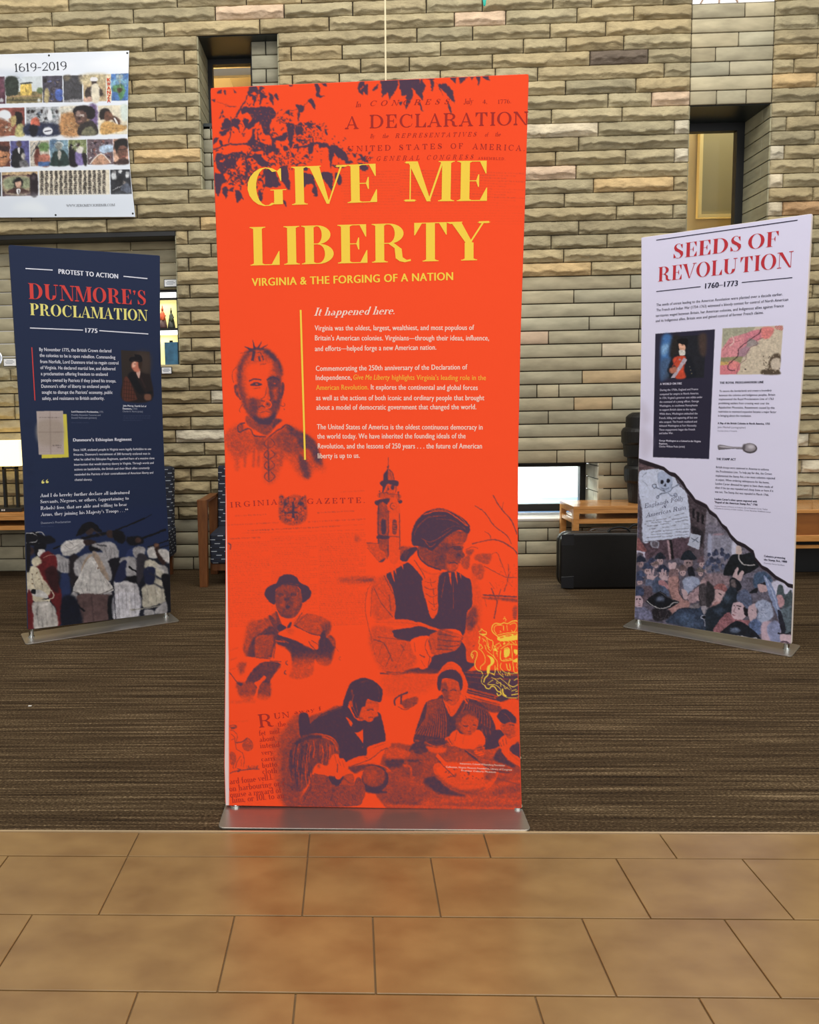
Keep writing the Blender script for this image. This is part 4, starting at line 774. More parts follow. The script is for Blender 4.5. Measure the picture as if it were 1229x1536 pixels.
    if ch==')': O(-.06,.45,.32,.62,-60,60,t*.6); return .34,L
    if ch in '0': O(.3,.5,.27,.51,0,360,n=22); return .6,L
    if ch=='1': R(.2-t/2,0,.2+t/2,1); sf(.2,0); Q((.2,1),(.2,.93),(.05,.8),(.05,.83)); return .4,L
    if ch=='2': O(.3,.72,.25,.28,-20,175,t*.8); Q((.55-t*.7,.66),(.55,.66),(.2,.12),(.05,0)); R(.05,0,.55,max(h*2,.1)); return .6,L
    if ch=='4': R(.38-t/2,0,.38+t/2,1); R(.03,.25,.6,.25+h*1.5); Q((.03,.25),(.08,.25),(.4,1),(.36,1)); return .62,L
    if ch=='6': O(.3,.3,.26,.31,0,360,t*.9,20); O(.42,.52,.38,.5,100,185,t*.9); return .6,L
    if ch=='9': O(.3,.7,.26,.31,0,360,t*.9,20); O(.18,.48,.38,.5,-80,5,t*.9); return .6,L
    if ch=='7': R(.05,1-h*2,.56,1); Q((.5,1-h),(.56,1-h),(.34,0),(.34-t,0)); Q((.05,1),(.05,.75),(.12,1-h)); return .6,L
    if ch=='&': O(.3,.25,.25,.26,30,330,t*.9); O(.32,.74,.17,.24,0,360,t*.7,16); Q((.2,.62),(.32,.62),(.62,0),(.5,0)); return .66,L
    # lowercase, x height .6
    x=.58; k=t*.9
    def ls(a,y0=0,y1=x,ft=True,fl=True):
        R(a-k/2,y0,a+k/2,y1)
        if ft: R(a-k/2-.06,y0,a+k/2+.06,y0+h)
        if fl: Q((a-k/2-.07,y1),(a-k/2-.07,y1-h),(a,y1-h*1.5),(a,y1))
    def arch(a,w_): O(a+w_/2,x-.2,w_/2+k/2,.2,0,100,k,8); R(a+w_-k/2,0,a+w_+k/2,x-.2); R(a+w_-k/2-.06,0,a+w_+k/2+.06,h)
    b=.08+k/2
    if ch=='a': O(.26,x-.17,.17,.17,0,150,k*.8,8); R(.43-k/2-.03,.06,.43+k/2-.03,x-.16); O(.24,.16,.19,.17,60,320,k,12); Q((.4,.06),(.52,0),(.56,.05),(.46,.1)); return .56,L
    if ch in 'bdpq':
        s=1 if ch in 'bp' else -1; a=b if s>0 else .1+.36; y0,y1=((0,1) if ch in 'bd' else (-.3,x)); R(a-k/2,y0,a+k/2,y1)
        O(a+s*.16,x/2,.23,x/2+.01,0,360,k,20)
        if ch in 'pq': R(a-k/2-.06,-.3,a+k/2+.06,-.3+h)
        return .58,L
    if ch=='c': O(.27,x/2,.22,x/2+.01,50,310,k); return .48,L
    if ch=='e': O(.27,x/2,.23,x/2+.01,0,310,k,18); R(.1,x/2,.49,x/2+h*1.2); return .52,L
    if ch=='f': ls(b+.04,0,.8,True,False); O(b+.2,.8,.16+k/2,.2,70,180,k,7); R(b-.12,x-h,b+.22,x); return .38,L
    if ch=='g': O(.26,x-.19,.19,.19,0,360,k*.8,16); O(.26,-.1,.21,.17,0,360,k*.6,16); R(.4,x-.05,.54,x); return .54,L
    if ch=='h': ls(b,0,1); arch(b,.3); return .58,L
    if ch=='i': ls(b); O(b,.82,.07,.07,0,360,.07,9); return .26+k*.4,L
    if ch=='j': R(b-k/2,-.2,b+k/2,x); O(b-.1,-.2,.1+k/2,.12,180,360,k); O(b,.82,.07,.07,0,360,.07,9); return .28,L
    if ch=='k': ls(b,0,1); Q((b,.25),(b,.3),(.44,x),(.48,x)); Q((.24,.36),(.33,.42),(.56,0),(.42,0)); return .58,L
    if ch=='l': ls(b,0,1); return .25+k*.4,L
    if ch=='m': ls(b); arch(b,.3); arch(b+.3,.3); return .88,L
    if ch=='n': ls(b); arch(b,.3); return .58,L
    if ch=='o': O(.27,x/2,.24,x/2+.01,0,360,k,20); return .54,L
    if ch=='r': ls(b); O(b+.14,x-.15,.14,.15,20,120,k*.6,6); O(b+.24,x-.08,.06,.06,0,360,.06,8); return .42,L
    if ch=='s': O(.2,x-.15,.14,.16,40,250,k*.6,9); O(.22,.15,.15,.16,-140,80,k*.6,9); Q((.08,x-.14),(.14,x-.05),(.38,.2),(.3,.1)); return .42,L
    if ch=='t': R(b+.02-k/2,.1,b+.02+k/2,.8); O(b+.14,.12,.12+k/2,.13,180,290,k,6); R(b-.1,x-h,b+.18,x); return .36,L
    if ch=='u': ls(b,.16,x,False); O(b+.15,.16,.15+k/2,.17,180,300,k,7); ls(b+.3); return .58,L
    if ch in 'vy':
        Q((.03,x),(.03+k*1.2,x),(.3,0),(.24,0)); Q((.25,0),(.28,0),(.5,x),(.47,x)); R(0,x-h,.24,x); R(.38,x-h,.56,x)
        if ch=='y': Q((.25,0),(.29,0),(.2,-.26),(.14,-.26)); O(.13,-.24,.06,.06,0,360,.06,8)
        return .54,L
    if ch=='w': Q((.03,x),(.03+k*1.2,x),(.27,0),(.22,0)); Q((.23,0),(.26,0),(.42,x),(.39,x)); Q((.33,x),(.33+k*1.2,x),(.56,0),(.51,0)); Q((.52,0),(.55,0),(.74,x),(.71,x)); return .76,L
    if ch=='x': Q((.03,x),(.03+k*1.3,x),(.5,0),(.5-k*1.3,0)); Q((.03,0),(.07,0),(.47,x),(.43,x)); return .54,L
    if ch=='z': R(.05,x-h,.42,x); R(.05,0,.44,h); Q((.28,x),(.42,x),(.2,0),(.05,0)); return .48,L
    if ch=='E': pass
    return .5,[]
_bf={}
def sansglyph(ch):
    "outline of one character of Blender's built in sans font: advance, verts, polys"
    if ch in _bf: return _bf[ch]
    def ev(s):
        c=bpy.data.curves.new('t','FONT'); c.body=s; c.resolution_u=3; o=bpy.data.objects.new('t',c); S.collection.objects.link(o)
        dg=bpy.context.evaluated_depsgraph_get(); me=bpy.data.meshes.new_from_object(o.evaluated_get(dg)); V=np.array([v.co[:2] for v in me.vertices]).reshape(-1,2); Fp=[tuple(p.vertices) for p in me.polygons]
        bpy.data.objects.remove(o); bpy.data.curves.remove(c); bpy.data.meshes.remove(me); return V,Fp
    V,Fp=ev(ch); V1,_=ev('H'+ch+'H') if ch==' ' else ev(ch+'H'); VH,_=ev('H')
    adv=(V1[:,0].max()-VH[:,0].max()) if ch!=' ' else (V1[:,0].max()-2*0-VH[:,0].max()-SANS_H)
    _bf[ch]=(adv,V,Fp); return _bf[ch]
def _hadv():
    c=bpy.data.curves.new('t','FONT'); o=bpy.data.objects.new('t',c); S.collection.objects.link(o); r=[]
    for s in ('H','HH'):
        c.body=s; dg=bpy.context.evaluated_depsgraph_get(); dg.update(); me=bpy.data.meshes.new_from_object(o.evaluated_get(dg)); r.append(max(v.co.x for v in me.vertices)); cap=max(v.co.y for v in me.vertices); bpy.data.meshes.remove(me)
    bpy.data.objects.remove(o); bpy.data.curves.remove(c); return r[1]-r[0],cap
SANS_H,SANS_CAP=_hadv()
class Letters:
    def __init__(s): s.V=[];s.F=[];s.n=0
    def add(s,V,F): s.V.append(V); s.F+= [tuple(i+s.n for i in f) for f in F]; s.n+=len(V)
def layout(text,font,track=0,bold=0,t=.17,h=.024,slant=0):
    x=0; Vs=[];Fs=[];n=0;Ly=[]
    for ch in text:
        if font=='sans':
            adv,V,Fp=sansglyph(ch); c=SANS_CAP; V=V/c if len(V) else V; adv=adv/c
            reps=[0] if not bold else [-bold,0,bold]
            for li,d in enumerate(reps):
                if len(V): Ly+=[li]*len(V); Vs.append(V+[x+d,0]); Fs+= [tuple(i+n for i in f) for f in Fp]; n+=len(V)
            x+=adv+track+(bold*1.2)
        else:
            adv,polys=glyph(ch,t,h)
            for li,p in enumerate(polys): Ly+=[li]*len(p); Vs.append(np.array(p,float)+[x,0]); Fs.append(tuple(range(n,n+len(p)))); n+=len(p)
            x+=adv+track
    V=np.vstack(Vs) if Vs else np.zeros((0,2))
    if slant: V[:,0]+=V[:,1]*slant
    return V,Fs,x,Ly
def write(A,pl,text,x0,y0,x1,y1,cap,font='sans',off=.0022,**k):
    "text along the print from pixel (x0,y0) to (x1,y1) on the baseline, capitals cap pixels tall; if x1 is None the width follows from the font"
    V,Fs,w_,Ly=layout(text,font,**k)
    if not len(V): return
    O,e,n=pl; a=Vector(pix2sz(pl,x0,y0)); 
    up=Vector(pix2sz(pl,x0,y0-cap)); hh=(up-a).length
    if font!='sans' or True:
        xm,xM=V[:,0].min(),V[:,0].max()
    b=Vector(pix2sz(pl,x1,y1)); wd_=(b-a).length; d=(b-a)/wd_; nrm=Vector((-d.y,d.x))
    sx=wd_/(xM-xm); P=[]
    for (vx,vy),ly in zip(V,Ly):
        q=a+d*((vx-xm)*sx)+nrm*(vy*hh); P.append(tuple(sz2P(pl,q.x,q.y,off+ly*2.2e-5)))
    A.add(np.array(P),Fs)
def flush(A,name,m,parent,label=None):
    me=bpy.data.meshes.new(name); me.from_pydata(np.vstack(A.V).tolist(),[],A.F); me.update(); o=link(name,me,m,parent)
    if label: o['label']=label
    return o
def rule(A,pl,x0,y0,x1,y1,w,off=.0022):
    a=Vector(pix2sz(pl,x0,y0));b=Vector(pix2sz(pl,x1,y1)); d=(b-a).normalized(); n=Vector((-d.y,d.x)); hw=w/2*(Vector(pix2sz(pl,x0,y0-1))-a).length
    A.add(np.array([tuple(sz2P(pl,*(p+n*s*hw),off)) for p,s in ((a,1),(a,-1),(b,-1),(b,1))]),[(0,1,2,3)])
def lines(rows,pl,m,parent,font='sans',off=.0022,name='text_line',**k):
    for r in rows:
        L=Letters(); kk=dict(k); kk.update(r[6] if len(r)>6 else {}); write(L,pl,r[0],r[1],r[2],r[3],r[4],r[5],font=kk.pop('font',font),off=off,**kk); flush(L,name,m,parent)
def ink(name,col): return mat(name,col,rough=.85,spec=.2)
# ---------------------------------------------------------------- the red banner's print
A=Paint(310,100,800,1222,1.5,1,[0]); Y=Paint(685,915,795,1060,2.2,1,[0])
# leafy branches hanging over the top
A.at(310,105,7.3125)
for p,w_ in (("60,880 150,850 230,820 340,815 450,815 520,870",15),("380,400 300,540 270,640 240,800",11),("480,210 430,330 370,420 330,520",13),("770,560 900,590 1050,610 1120,560",6),("600,430 590,560 560,700 580,800",14),("830,480 920,450 1010,420 1160,320",5),("900,860 1000,1000 1100,1030",5),("560,940 640,1000 760,1040",12),("110,350 240,390 330,410",3),("200,400 330,400",3)): A.s(p,w_,1)
for p in ("450,240 480,190 530,170 560,210 565,270 540,240 500,240 470,260","460,260 530,280 545,340 520,400 500,330","580,180 640,200 600,230 650,280 660,310 610,315 590,400 580,300","690,240 730,290 735,385 690,320","740,280 770,260 795,335 755,310",
"370,430 430,400 490,410 560,410 640,400 700,405 740,440 765,490 740,530 710,545 700,600 700,700 730,740 800,720 870,680 890,710 870,770 830,790 760,770 740,820 790,870 800,910 750,900 700,900 690,840 720,800 690,730 640,700 600,620 590,560 540,590 470,650 430,620 480,570 500,540 450,470 400,480",
"175,570 220,530 265,560 270,620 220,645 160,650","280,540 330,530 365,550 350,620 370,690 330,640 280,600","390,550 430,530 460,560 440,620 400,680 415,600","135,690 240,640 270,640 190,720","60,830 80,750 140,740 110,780","130,780 160,770 195,840 150,830","150,490 175,430 180,470","45,325 90,320 90,350",
"120,240 160,215 160,250 120,265","190,225 215,220 210,275","290,215 330,250 300,240","860,460 910,440 920,500 890,490","980,380 1050,390 1070,440 1020,470 1005,550 1000,440","1120,330 1160,310 1190,400 1130,370","880,580 950,590 970,650 950,740 940,840 910,850 890,700","980,640 1060,640 1050,690 990,700","1100,590 1150,590 1130,630","840,830 880,840 890,880 850,880","930,910 960,920 960,960 930,940","1060,940 1110,950 1080,965","960,820 1000,810 1000,850","1040,830 1090,830 1080,860","1120,810 1170,800 1170,900 1120,910",
"500,660 540,640 530,740 570,790 620,800 700,830 760,820 700,900 660,930 600,880 520,900 480,840 450,800 500,720","100,920 200,930 330,900 420,910 420,960 340,980 330,1040 300,1080 240,1090 200,1130 150,1130 110,1060","430,940 490,940 500,960 450,980 460,1040 440,1180 430,1100","490,950 560,920 620,970 700,1050 640,1060 600,1060 540,990",
"90,1130 150,1150 170,1100 200,1180 220,1220 170,1250 160,1300 125,1390 90,1290","170,1310 210,1270 235,1330 210,1410","310,1320 360,1330 385,1400 335,1450","370,1340 410,1420 380,1400","240,1310 300,1290 290,1330 250,1330","350,1215 400,1240 400,1260","620,1110 680,1080 750,1110 790,1200 805,1270 660,1280 640,1180","570,1330 600,1340 605,1430 575,1430","810,1060 880,1060 900,1150 920,1310 870,1290 820,1200","830,1420 870,1450 880,1500","890,165 950,160 920,185"): A.f(p,1,curve=True)
A.f("150,990 185,965 200,990 160,1010",0); A.f("560,640 600,600 610,700 580,760",0); A.f("480,300 500,300 520,370 500,360",.0)
for r,n in (((430,430,760,560),40),((560,560,680,900),40)): scatter(A,r,n,16,0,alpha=.9)
for r,n,L in (((90,860,520,1130),120,26),((420,960,560,1230),60,34),((90,1100,420,1300),70,30),((620,880,1000,1080),90,26),((480,640,760,930),70,26),((780,540,1160,900),60,24),((760,430,960,600),30,20),((140,480,420,720),35,22),((1000,600,1170,860),40,30),((560,1100,660,1400),30,30),((260,1080,460,1240),40,26),((440,180,660,400),36,22)): scatter(A,r,int(n*.6),L*1.7,1)
for r,n,L in (((480,660,700,930),60,18),((100,900,420,1120),50,18),((880,600,960,840),14,16)): scatter(A,r,int(n*.5),L*1.3,0,alpha=.85)
A.at(440,105,6.145)
A.s("0,720 140,700 200,670 260,680 330,720",18,1)
for p in ("60,950 180,970 200,1040 230,1130 210,1170 170,1110 190,1060 130,1050 75,1110 60,1050","250,950 360,950 360,1060 365,1120 320,1060 270,1010","390,950 440,970 440,1060 400,1040","330,700 380,690 440,720 490,780 510,850 460,830 400,800 380,760 350,880 345,910 330,820","195,120 225,120 250,180 240,220 290,240 240,255 205,240 210,200","250,115 305,115 300,160","30,320 100,330 80,390 50,380","145,280 175,270 210,365 170,330","40,410 65,410 45,470","240,670 300,680 330,710 240,720","100,780 135,790 120,815","510,720 545,740 520,750","540,770 580,780 570,810","600,770 650,800 690,850 640,840","600,860 650,870 690,910 640,930","500,830 560,850 480,860","290,540 320,580 305,600","120,490 160,490 150,530","200,510 250,520 250,560","20,530 80,520 90,560 40,600","60,890 130,890 120,930","340,880 470,880 440,910",
"595,150 620,100 650,100 660,140 690,130 690,190 680,235 655,200 640,235 605,200","730,180 780,130 780,165 755,190","980,300 1010,290 990,330"): A.f(p,1)
for p in ("795,80 970,78 960,160 930,220 890,275 870,205 820,255 810,150","970,78 1160,76 1200,200 1195,280 1150,230 1090,170 1110,240 1080,300 1035,365 1045,230 1010,240 980,170","1165,290 1195,385 1150,320"): A.f(p,1,curve=False)
for r,n,L in (((0,480,300,700),90,22),((130,620,520,860),60,22),((560,760,700,930),24,34),((0,740,160,880),30,26),((180,1040,230,1160),8,24),((60,560,200,680),30,20)): scatter(A,r,n,L,1)
A.s("620,180 650,150",8,.0); A.s("1090,170 1130,220 1150,300",9,0)
A.at(600,105,6.145)
for p in ("280,75 320,110 300,200 285,160","350,130 420,120 490,200 505,310 470,270 400,190 350,160","330,110 400,240 360,180","200,70 240,150 220,200 190,140","460,65 530,60 515,125 480,90","540,58 640,55 560,130","690,55 740,52 730,145 710,100","750,50 810,48 830,100 790,90","440,290 470,330 475,420 455,370","180,340 215,385 190,370","60,70 340,66 300,95 240,80 100,90","640,60 700,55 660,90"): A.f(p,1,curve=False)
A.warp(A.at(0,0,1).region('312,100 650,100 650,330 312,330')+A.region('650,100 800,100 800,200 650,200'),((2.2,.9),(4.5,1.0)))
# fine print of the old broadsheet
A.o=(0,0,1)
for i in range(13):
    y=257+i*4.1; A.text(512+(i>7)*4,600,y+1,1.6,1,.24-(i>5)*.08,-.01); A.text(600,788-(i%3)*14,y-2,1.6,1,(.34 if 4>i or i in (8,9) else .2)-(i>9)*.1,.03)
for i in range(7): A.text(512,785,312+i*4,1.4,1,.09,.0)
# man with ear rings and laced shirt
A.at(335,500,6.982)
A.f("20,1060 160,960 330,1070 470,1090 660,960 840,1040 940,1120 1010,1260 1060,1440 960,1420 900,1500 800,1480 650,1300 540,1536 440,1536 400,1200 200,1300 100,1300 30,1150",.3,22)
A.f("660,960 840,1040 960,1130 1010,1260 1040,1380 960,1340 900,1220 800,1200 760,1100 680,1040",.85,10)
A.f("540,1100 640,1010 720,1060 760,1180 700,1250 560,1180",.62,18); A.f("700,1100 800,1180 830,1330 760,1250",.6,12); A.f("790,1300 870,1330 910,1500 840,1500",.85,14); A.f("60,1060 160,1000 190,1200 90,1250",.35,20); A.f("330,1090 440,1120 430,1220 340,1200",.5,20); A.f("130,1250 170,1240 160,1420 130,1420",.3,14)
for x in (240,330,380,560,620): A.s("%d,1110 %d,1250 %d,1400"%(x,x-8,x-14),16,.45,10)
A.f("240,860 250,950 330,1010 440,1070 500,1040 540,960 560,880 500,950 430,970 340,930",.55,5); A.f("330,930 430,965 500,950 540,900 520,1000 440,1050 380,1000",.6,10)
A.f("540,900 620,910 560,960 520,1000",.85,3)
A.f("290,180 240,210 190,280 160,380 155,470 150,560 170,640 210,760 260,850 340,920 430,965 500,960 540,910 590,800 610,700 610,560 605,400 570,300 500,220 430,170",.3,3)
A.s("270,190 200,290 168,400 172,540 205,660 240,770 310,870 400,940",46,.8,13); A.s("430,175 520,240 585,340 598,440",54,.95,9); A.s("540,300 570,400 590,480",50,.6,12)
A.f("250,330 480,300 500,400 460,560 470,700 420,700 380,680 260,660 240,480",.02,20)
A.f("500,450 600,480 605,700 560,830 500,900 470,790 510,700 490,600 470,520",.85,8); A.f("520,580 570,580 560,700 530,680",.4,9)
A.f("300,840 360,880 440,890 520,850 560,820 520,940 440,970 340,925",1,7); A.f("270,690 330,680 370,730 350,860 290,830",.78,9); A.f("380,790 500,810 490,860 400,870",.15,8)
A.s("270,500 330,480 400,490",15,.95); A.s("455,490 520,458 590,490",18,1); A.f("280,540 340,510 405,530 385,550 320,552",.95); A.e(350,532,14,9,.1,2); A.f("495,530 540,505 585,530 540,552",.9); A.e(540,525,12,7,.2,2); A.s("310,580 390,570",6,.5)
A.s("455,560 440,650 395,690",9,.6,2); A.s("470,500 490,600 505,700",16,.9,3); A.s("395,700 450,715 500,700",11,.95); A.ring(465,745,38,13,.0); A.e(462,742,15,13,.9,1); A.s("370,775 400,760 440,772",13,.9); A.s("380,835 440,818 500,832",8,.65,2); A.f("350,700 400,700 380,750",.6,5)
A.f("115,550 150,545 160,640 185,700 130,640",.8,2); A.f("615,520 640,530 635,620 608,680",.85,2); A.e(145,590,12,26,.25,4); A.s("140,350 100,400 95,460 110,520",6,.6); A.s("205,740 170,800 180,830",6,.7); A.ring(625,745,20,6,.8,-60,160); A.s("640,790 638,800",6,.8)
A.s("330,175 310,65",24,1,2,taper=True); A.s("360,165 405,85",26,1,2,taper=True); A.s("310,180 225,140",32,1,2,taper=True); A.s("300,185 170,212",12,.9,1,taper=True); A.s("400,160 468,118",16,1,1,taper=True); A.s("325,180 305,290",30,1,2); A.s("270,190 340,160 430,170",26,.95,4); A.s("372,240 385,290",20,.95,1); A.s("405,230 422,285",14,.95,1); A.s("385,330 450,318",9,.55,2); A.s("360,200 390,200 400,225",8,.9)
for p in ("230,935 160,960 165,1035 245,1000 290,1010 330,1075 450,1082","480,1085 560,1020 600,1000 660,958 720,985"): A.s(p,13,.95,1)
A.f("165,960 200,940 210,1000 180,1020",.6,5); A.f("245,965 330,1040 450,1070 420,1072 330,1055",0,4); A.f("490,1065 560,990 640,950 560,1010",0,3)
A.s("470,1090 472,1300 478,1536",15,.85,1)
for k in range(4):
    y=1110+k*115; A.s("%d,%d 430,%d 480,%d 540,%d 500,%d"%(460,y,y+50,y+95,y+45,y-4),9,.85)
A.f("460,1100 500,1100 500,1200 465,1200",.5,8)
# newspaper page
A.at(335,725,5.343)
A.f("450,108 478,95 500,120 560,92 610,96 640,118 664,98 668,285 560,338 452,288",.38,2)
for _ in range(150):
    x=random.uniform(455,662); y=random.uniform(100,325-abs(x-560)*.4); a=random.uniform(0,3.1); L=random.uniform(8,20); A.s([[x,y],[x+L*.5*math.cos(a)+4,y+L*.5*math.sin(a)-4],[x+L*math.cos(a),y+L*math.sin(a)]],random.uniform(4,8),1,0,.8)
for x,y in ((610,200),(500,210),(640,235),(480,245),(540,130),(590,120),(560,290)): A.e(x,y,9,12,0,3,.8)
A.s("560,150 560,280",20,1); A.s("520,232 600,232",16,1); A.e(620,160,22,16,1,2); A.e(500,165,18,14,1,2)
for x0,x1,y,a in ((95,345,262,.35),(755,1050,236,.45),(40,445,335,.4),(680,1140,310,.45),(195,935,380,.5),(50,300,445,.55),(940,1140,70,.18)): A.text(x0,x1,y,11,1,a,-.05)
A.s("150,400 1130,372",3,.35,1,.6); A.s("770,345 1135,330",3,.3,1,.6)
for c,(x0,x1) in enumerate(((42,370),(385,755),(770,1145))):
    for i in range(52):
        y=(478,430,410)[c]+i*14.6; al=random.uniform(.13,.27)+(c==2)*.04
        if y>1150: break
        if 915<y+ (0) and c==1 and False: pass
        A.text(x0+random.uniform(0,6),x1-random.choice((0,0,0,60)),y,8.5,1,al,-.035)
for x in (377,762): A.s("%d,430 %d,1150"%(x,x+8),2.5,.25,1,.4)
A.f("930,760 1200,750 1190,800 960,795",.5,9,.6); A.f("1050,770 1190,760 1190,790",.7,5,.6); A.s("40,480 60,495 55,530",9,.9)
A.s("1010,770 1190,755",4,.0,2,.6); A.f("1060,410 1110,450 1060,470",.45,8,.6)
# man in the round hat reading from a book
A.at(340,850,6.828)
A.f("30,960 250,920 500,990 640,1100 740,1160 1060,1000 1180,900 1200,1200 900,1420 30,1420",0,26,.85)
A.f("215,600 430,510 520,470 560,600 520,690 380,700 300,740 290,920 200,920 170,820 210,720",.45,4); A.f("215,600 300,560 240,760 180,830",.35,12)
A.f("690,600 830,480 1065,570 1030,720 950,700 860,690",.34,5); A.f("960,590 1065,570 1040,700 990,650",.68,7); A.s("690,598 780,650 860,688 960,705",14,.95,1); A.s("775,470 690,590",8,.8); A.s("830,480 700,600",8,.7)
A.f("430,515 460,505 545,610 500,640",.8,2); A.s("350,590 420,540",5,.6,2); A.s("250,620 240,760",8,.55,4); A.s("860,560 850,680",6,.4,4); A.s("720,520 690,590",14,.15,3)
A.f("510,480 560,560 610,610 650,580 760,470 780,420 520,440",0,2); A.f("500,470 520,470 560,580 590,640 540,660 520,620",.75,2)
A.f("540,590 612,622 560,672 520,640",1); A.f("640,580 668,570 650,632 618,628",1)
A.f("230,830 275,730 320,700 450,610 540,680 500,720 380,700 300,740 300,925 215,920",.9,3); A.f("300,740 400,705 500,700 500,760 440,930 300,930",.5,4); A.s("495,700 490,800 450,930",26,.9,4); A.s("460,640 540,700 640,760",26,.8,4)
A.f("520,700 700,750 910,850 950,710 1000,650 1030,730 1060,700 1110,760 1100,900 1050,1010 950,1000 900,950 880,1100 740,1150 640,1120 670,1000 650,900 600,840 520,800",.97,4)
A.f("620,960 1120,960 1080,1170 620,1190",0,46,.75); A.f("560,660 700,620 860,690 960,712 930,780 910,852 700,752 540,700",0,2); A.f("600,640 690,640 670,700",.14,8)
A.f("845,765 880,758 940,815 925,850 870,800",.04,1); A.s("845,765 860,800 915,855",7,.9); A.s("870,755 940,800",6,.9); A.s("500,755 600,775",12,.35,2); A.s("520,800 600,830",9,.3,2); A.s("560,745 640,780",6,.4,2)
A.f("1030,700 1110,760 1100,820 1050,740",.5,4); A.s("1110,820 1150,870",5,.6)
A.f("500,810 640,860 660,960 650,1100 480,1180 470,960",0,8); A.s("500,810 480,940",12,.5,2)
for x,y in ((620,985),(605,1085)): A.ring(x+8,y,20,9,.85,90,270)
A.ring(1170,940,16,7,.7,90,270); A.f("1090,860 1180,900 1200,1000 1100,1020",.0,8,.5)
A.f("200,925 460,945 520,960 520,990 340,990",0,2); A.s("300,932 450,945",7,.8); A.s("440,965 560,975",9,.7,2)
A.f("340,990 560,1000 450,1160 440,1340 320,1340 300,1240 190,1190",.85,2); A.f("100,1190 190,1190 290,1200 290,1360 150,1350",.55,10); A.f("300,1240 440,1180 440,1340 320,1345",.62,8); A.f("100,1190 160,1190 150,1225",.95,2)
A.f("280,1190 340,1160 385,1115 402,1145 340,1220 300,1370 268,1372 312,1240",.02,2); A.s("30,1080 110,1190",8,.85); A.f("110,1000 200,985 150,1110",.42,8); A.s("200,990 170,1090",7,.55,3); A.s("560,1000 455,1160",5,.15,1); A.f("100,1330 440,1320 440,1370 100,1380",0,14,.7)
A.s("30,860 120,830",6,.25,5); A.s("30,960 110,930",8,.25,5); A.s("30,1060 90,1040",8,.3,4)
A.f("500,260 540,200 620,180 720,200 770,290 775,380 740,470 690,520 620,530 550,500 510,420 495,340",.66,1); A.f("560,340 600,335 600,385 560,420",.48,8); A.f("690,330 730,340 720,420 690,400",.5,8); A.f("560,210 700,200 700,240 560,250",.55,8)
A.f("540,480 620,500 690,490 620,530",.85,6); A.e(555,285,32,18,.8,6); A.e(685,285,34,18,.85,6); A.ring(555,282,38,4,.35); A.ring(688,282,38,4,.35); A.f("590,320 650,318 640,350 600,350",.85,3); A.f("600,408 628,393 656,408 622,432",1,1); A.ring(628,410,40,5,.5,20,160)
A.f("390,280 410,220 480,180 510,170 540,110 600,80 660,80 720,110 750,160 830,200 868,270 850,320 780,370 770,300 740,210 620,185 540,205 500,250 495,385 430,350",1,1)
A.s("545,195 640,170 745,190",6,.8,1)
# tower, roofs and bare branches behind the writer
A.at(550,680,7.678)
A.f("0,1040 130,1050 240,1190 140,1240",.22,4); A.s("0,1030 135,1042",9,.65,1); A.s("10,1090 150,1250",6,.55,1); A.f("140,1250 215,1205 190,1250",.85,2); A.f("385,1080 520,1080 500,1110 400,1220",.5,6); A.text(385,520,1090,12,1,.4)
A.s("252,45 252,180",7,.9); A.e(247,157,11,14,.95); A.f("193,290 200,240 230,200 252,185 252,318 200,322",1); A.f("252,185 300,220 322,318 252,318",.3); A.s("252,185 300,220 320,310",7,.85); A.s("275,230 290,300",6,.6,2)
A.f("215,350 345,370 335,460 230,460",.16); A.f("157,335 200,310 340,312 370,332 352,382 250,352 215,400 195,445 180,445 190,390 160,362",1); A.s("345,370 335,450",7,.8); A.e(300,390,22,32,.95,1); A.s("250,370 235,450",6,.8); A.e(250,412,10,16,.8)
A.f("150,460 370,465 375,530 145,515",.28); A.s("150,455 150,510",9,.9); A.s("370,440 372,520",8,.85); A.s("155,455 245,452 250,470 372,470",6,.85); A.e(152,437,7,9,.9); A.e(362,450,7,10,.9); A.s("190,400 188,455",10,.95); A.s("205,450 205,500",4,.6)
A.f("105,545 260,518 403,540 388,580 260,562 218,632 172,635 140,602 105,592",1); A.s("260,520 400,545",5,.2,1)
A.f("130,605 250,640 250,1190 200,1130 135,1050",.5,1); A.f("255,570 380,590 380,1210 255,1200",.08); A.s("138,600 138,1045",13,.95); A.s("250,655 250,1190",11,.95); A.s("380,690 383,1110",8,.85); A.ring(312,608,38,9,.85,100,260); A.ring(312,608,38,4,.4,-80,100); A.s("300,600 325,612",6,.8)
A.f("172,768 222,768 222,920 172,920",1); A.f("300,778 346,778 346,920 300,920",.75,2); 
for k in range(4): A.s("305,%d 340,%d"%(805+k*28,808+k*28),7,.15,1)
A.f("125,945 250,950 250,985 128,985",.95,1); A.s("255,955 382,965",9,.7,1); A.s("150,680 270,672",7,.85); A.f("150,680 245,680 245,760 150,750",.55,4,hatch=(.7,16,.5)); A.s("145,770 145,930",4,.2,1)
A.at(680,740,6.98)
for p,w_ in (("420,20 455,90 510,170 600,270 640,350 670,430",10),("230,130 330,200 430,340 560,440 610,530",8),("200,530 400,485 520,510 640,590 675,640",11),("330,400 380,430 400,485",5),("130,590 200,560 260,580",5),("320,760 450,830 560,880 670,880",6),("470,630 520,760 560,870",4),("580,740 575,900 530,1030",7),("400,990 450,1110 460,1140 430,1310",11),("500,1000 470,1100",6),("430,1000 380,930",3),("510,170 525,90",4),("600,820 570,900",4),("560,900 620,980",3)): A.s(p,w_,.75,1)
for _ in range(26):
    x=random.uniform(430,660);y=random.uniform(760,1000); a=random.uniform(0,6.3); A.s([[x,y],[x+30*math.cos(a),y+30*math.sin(a)]],3,.5,1,.7)
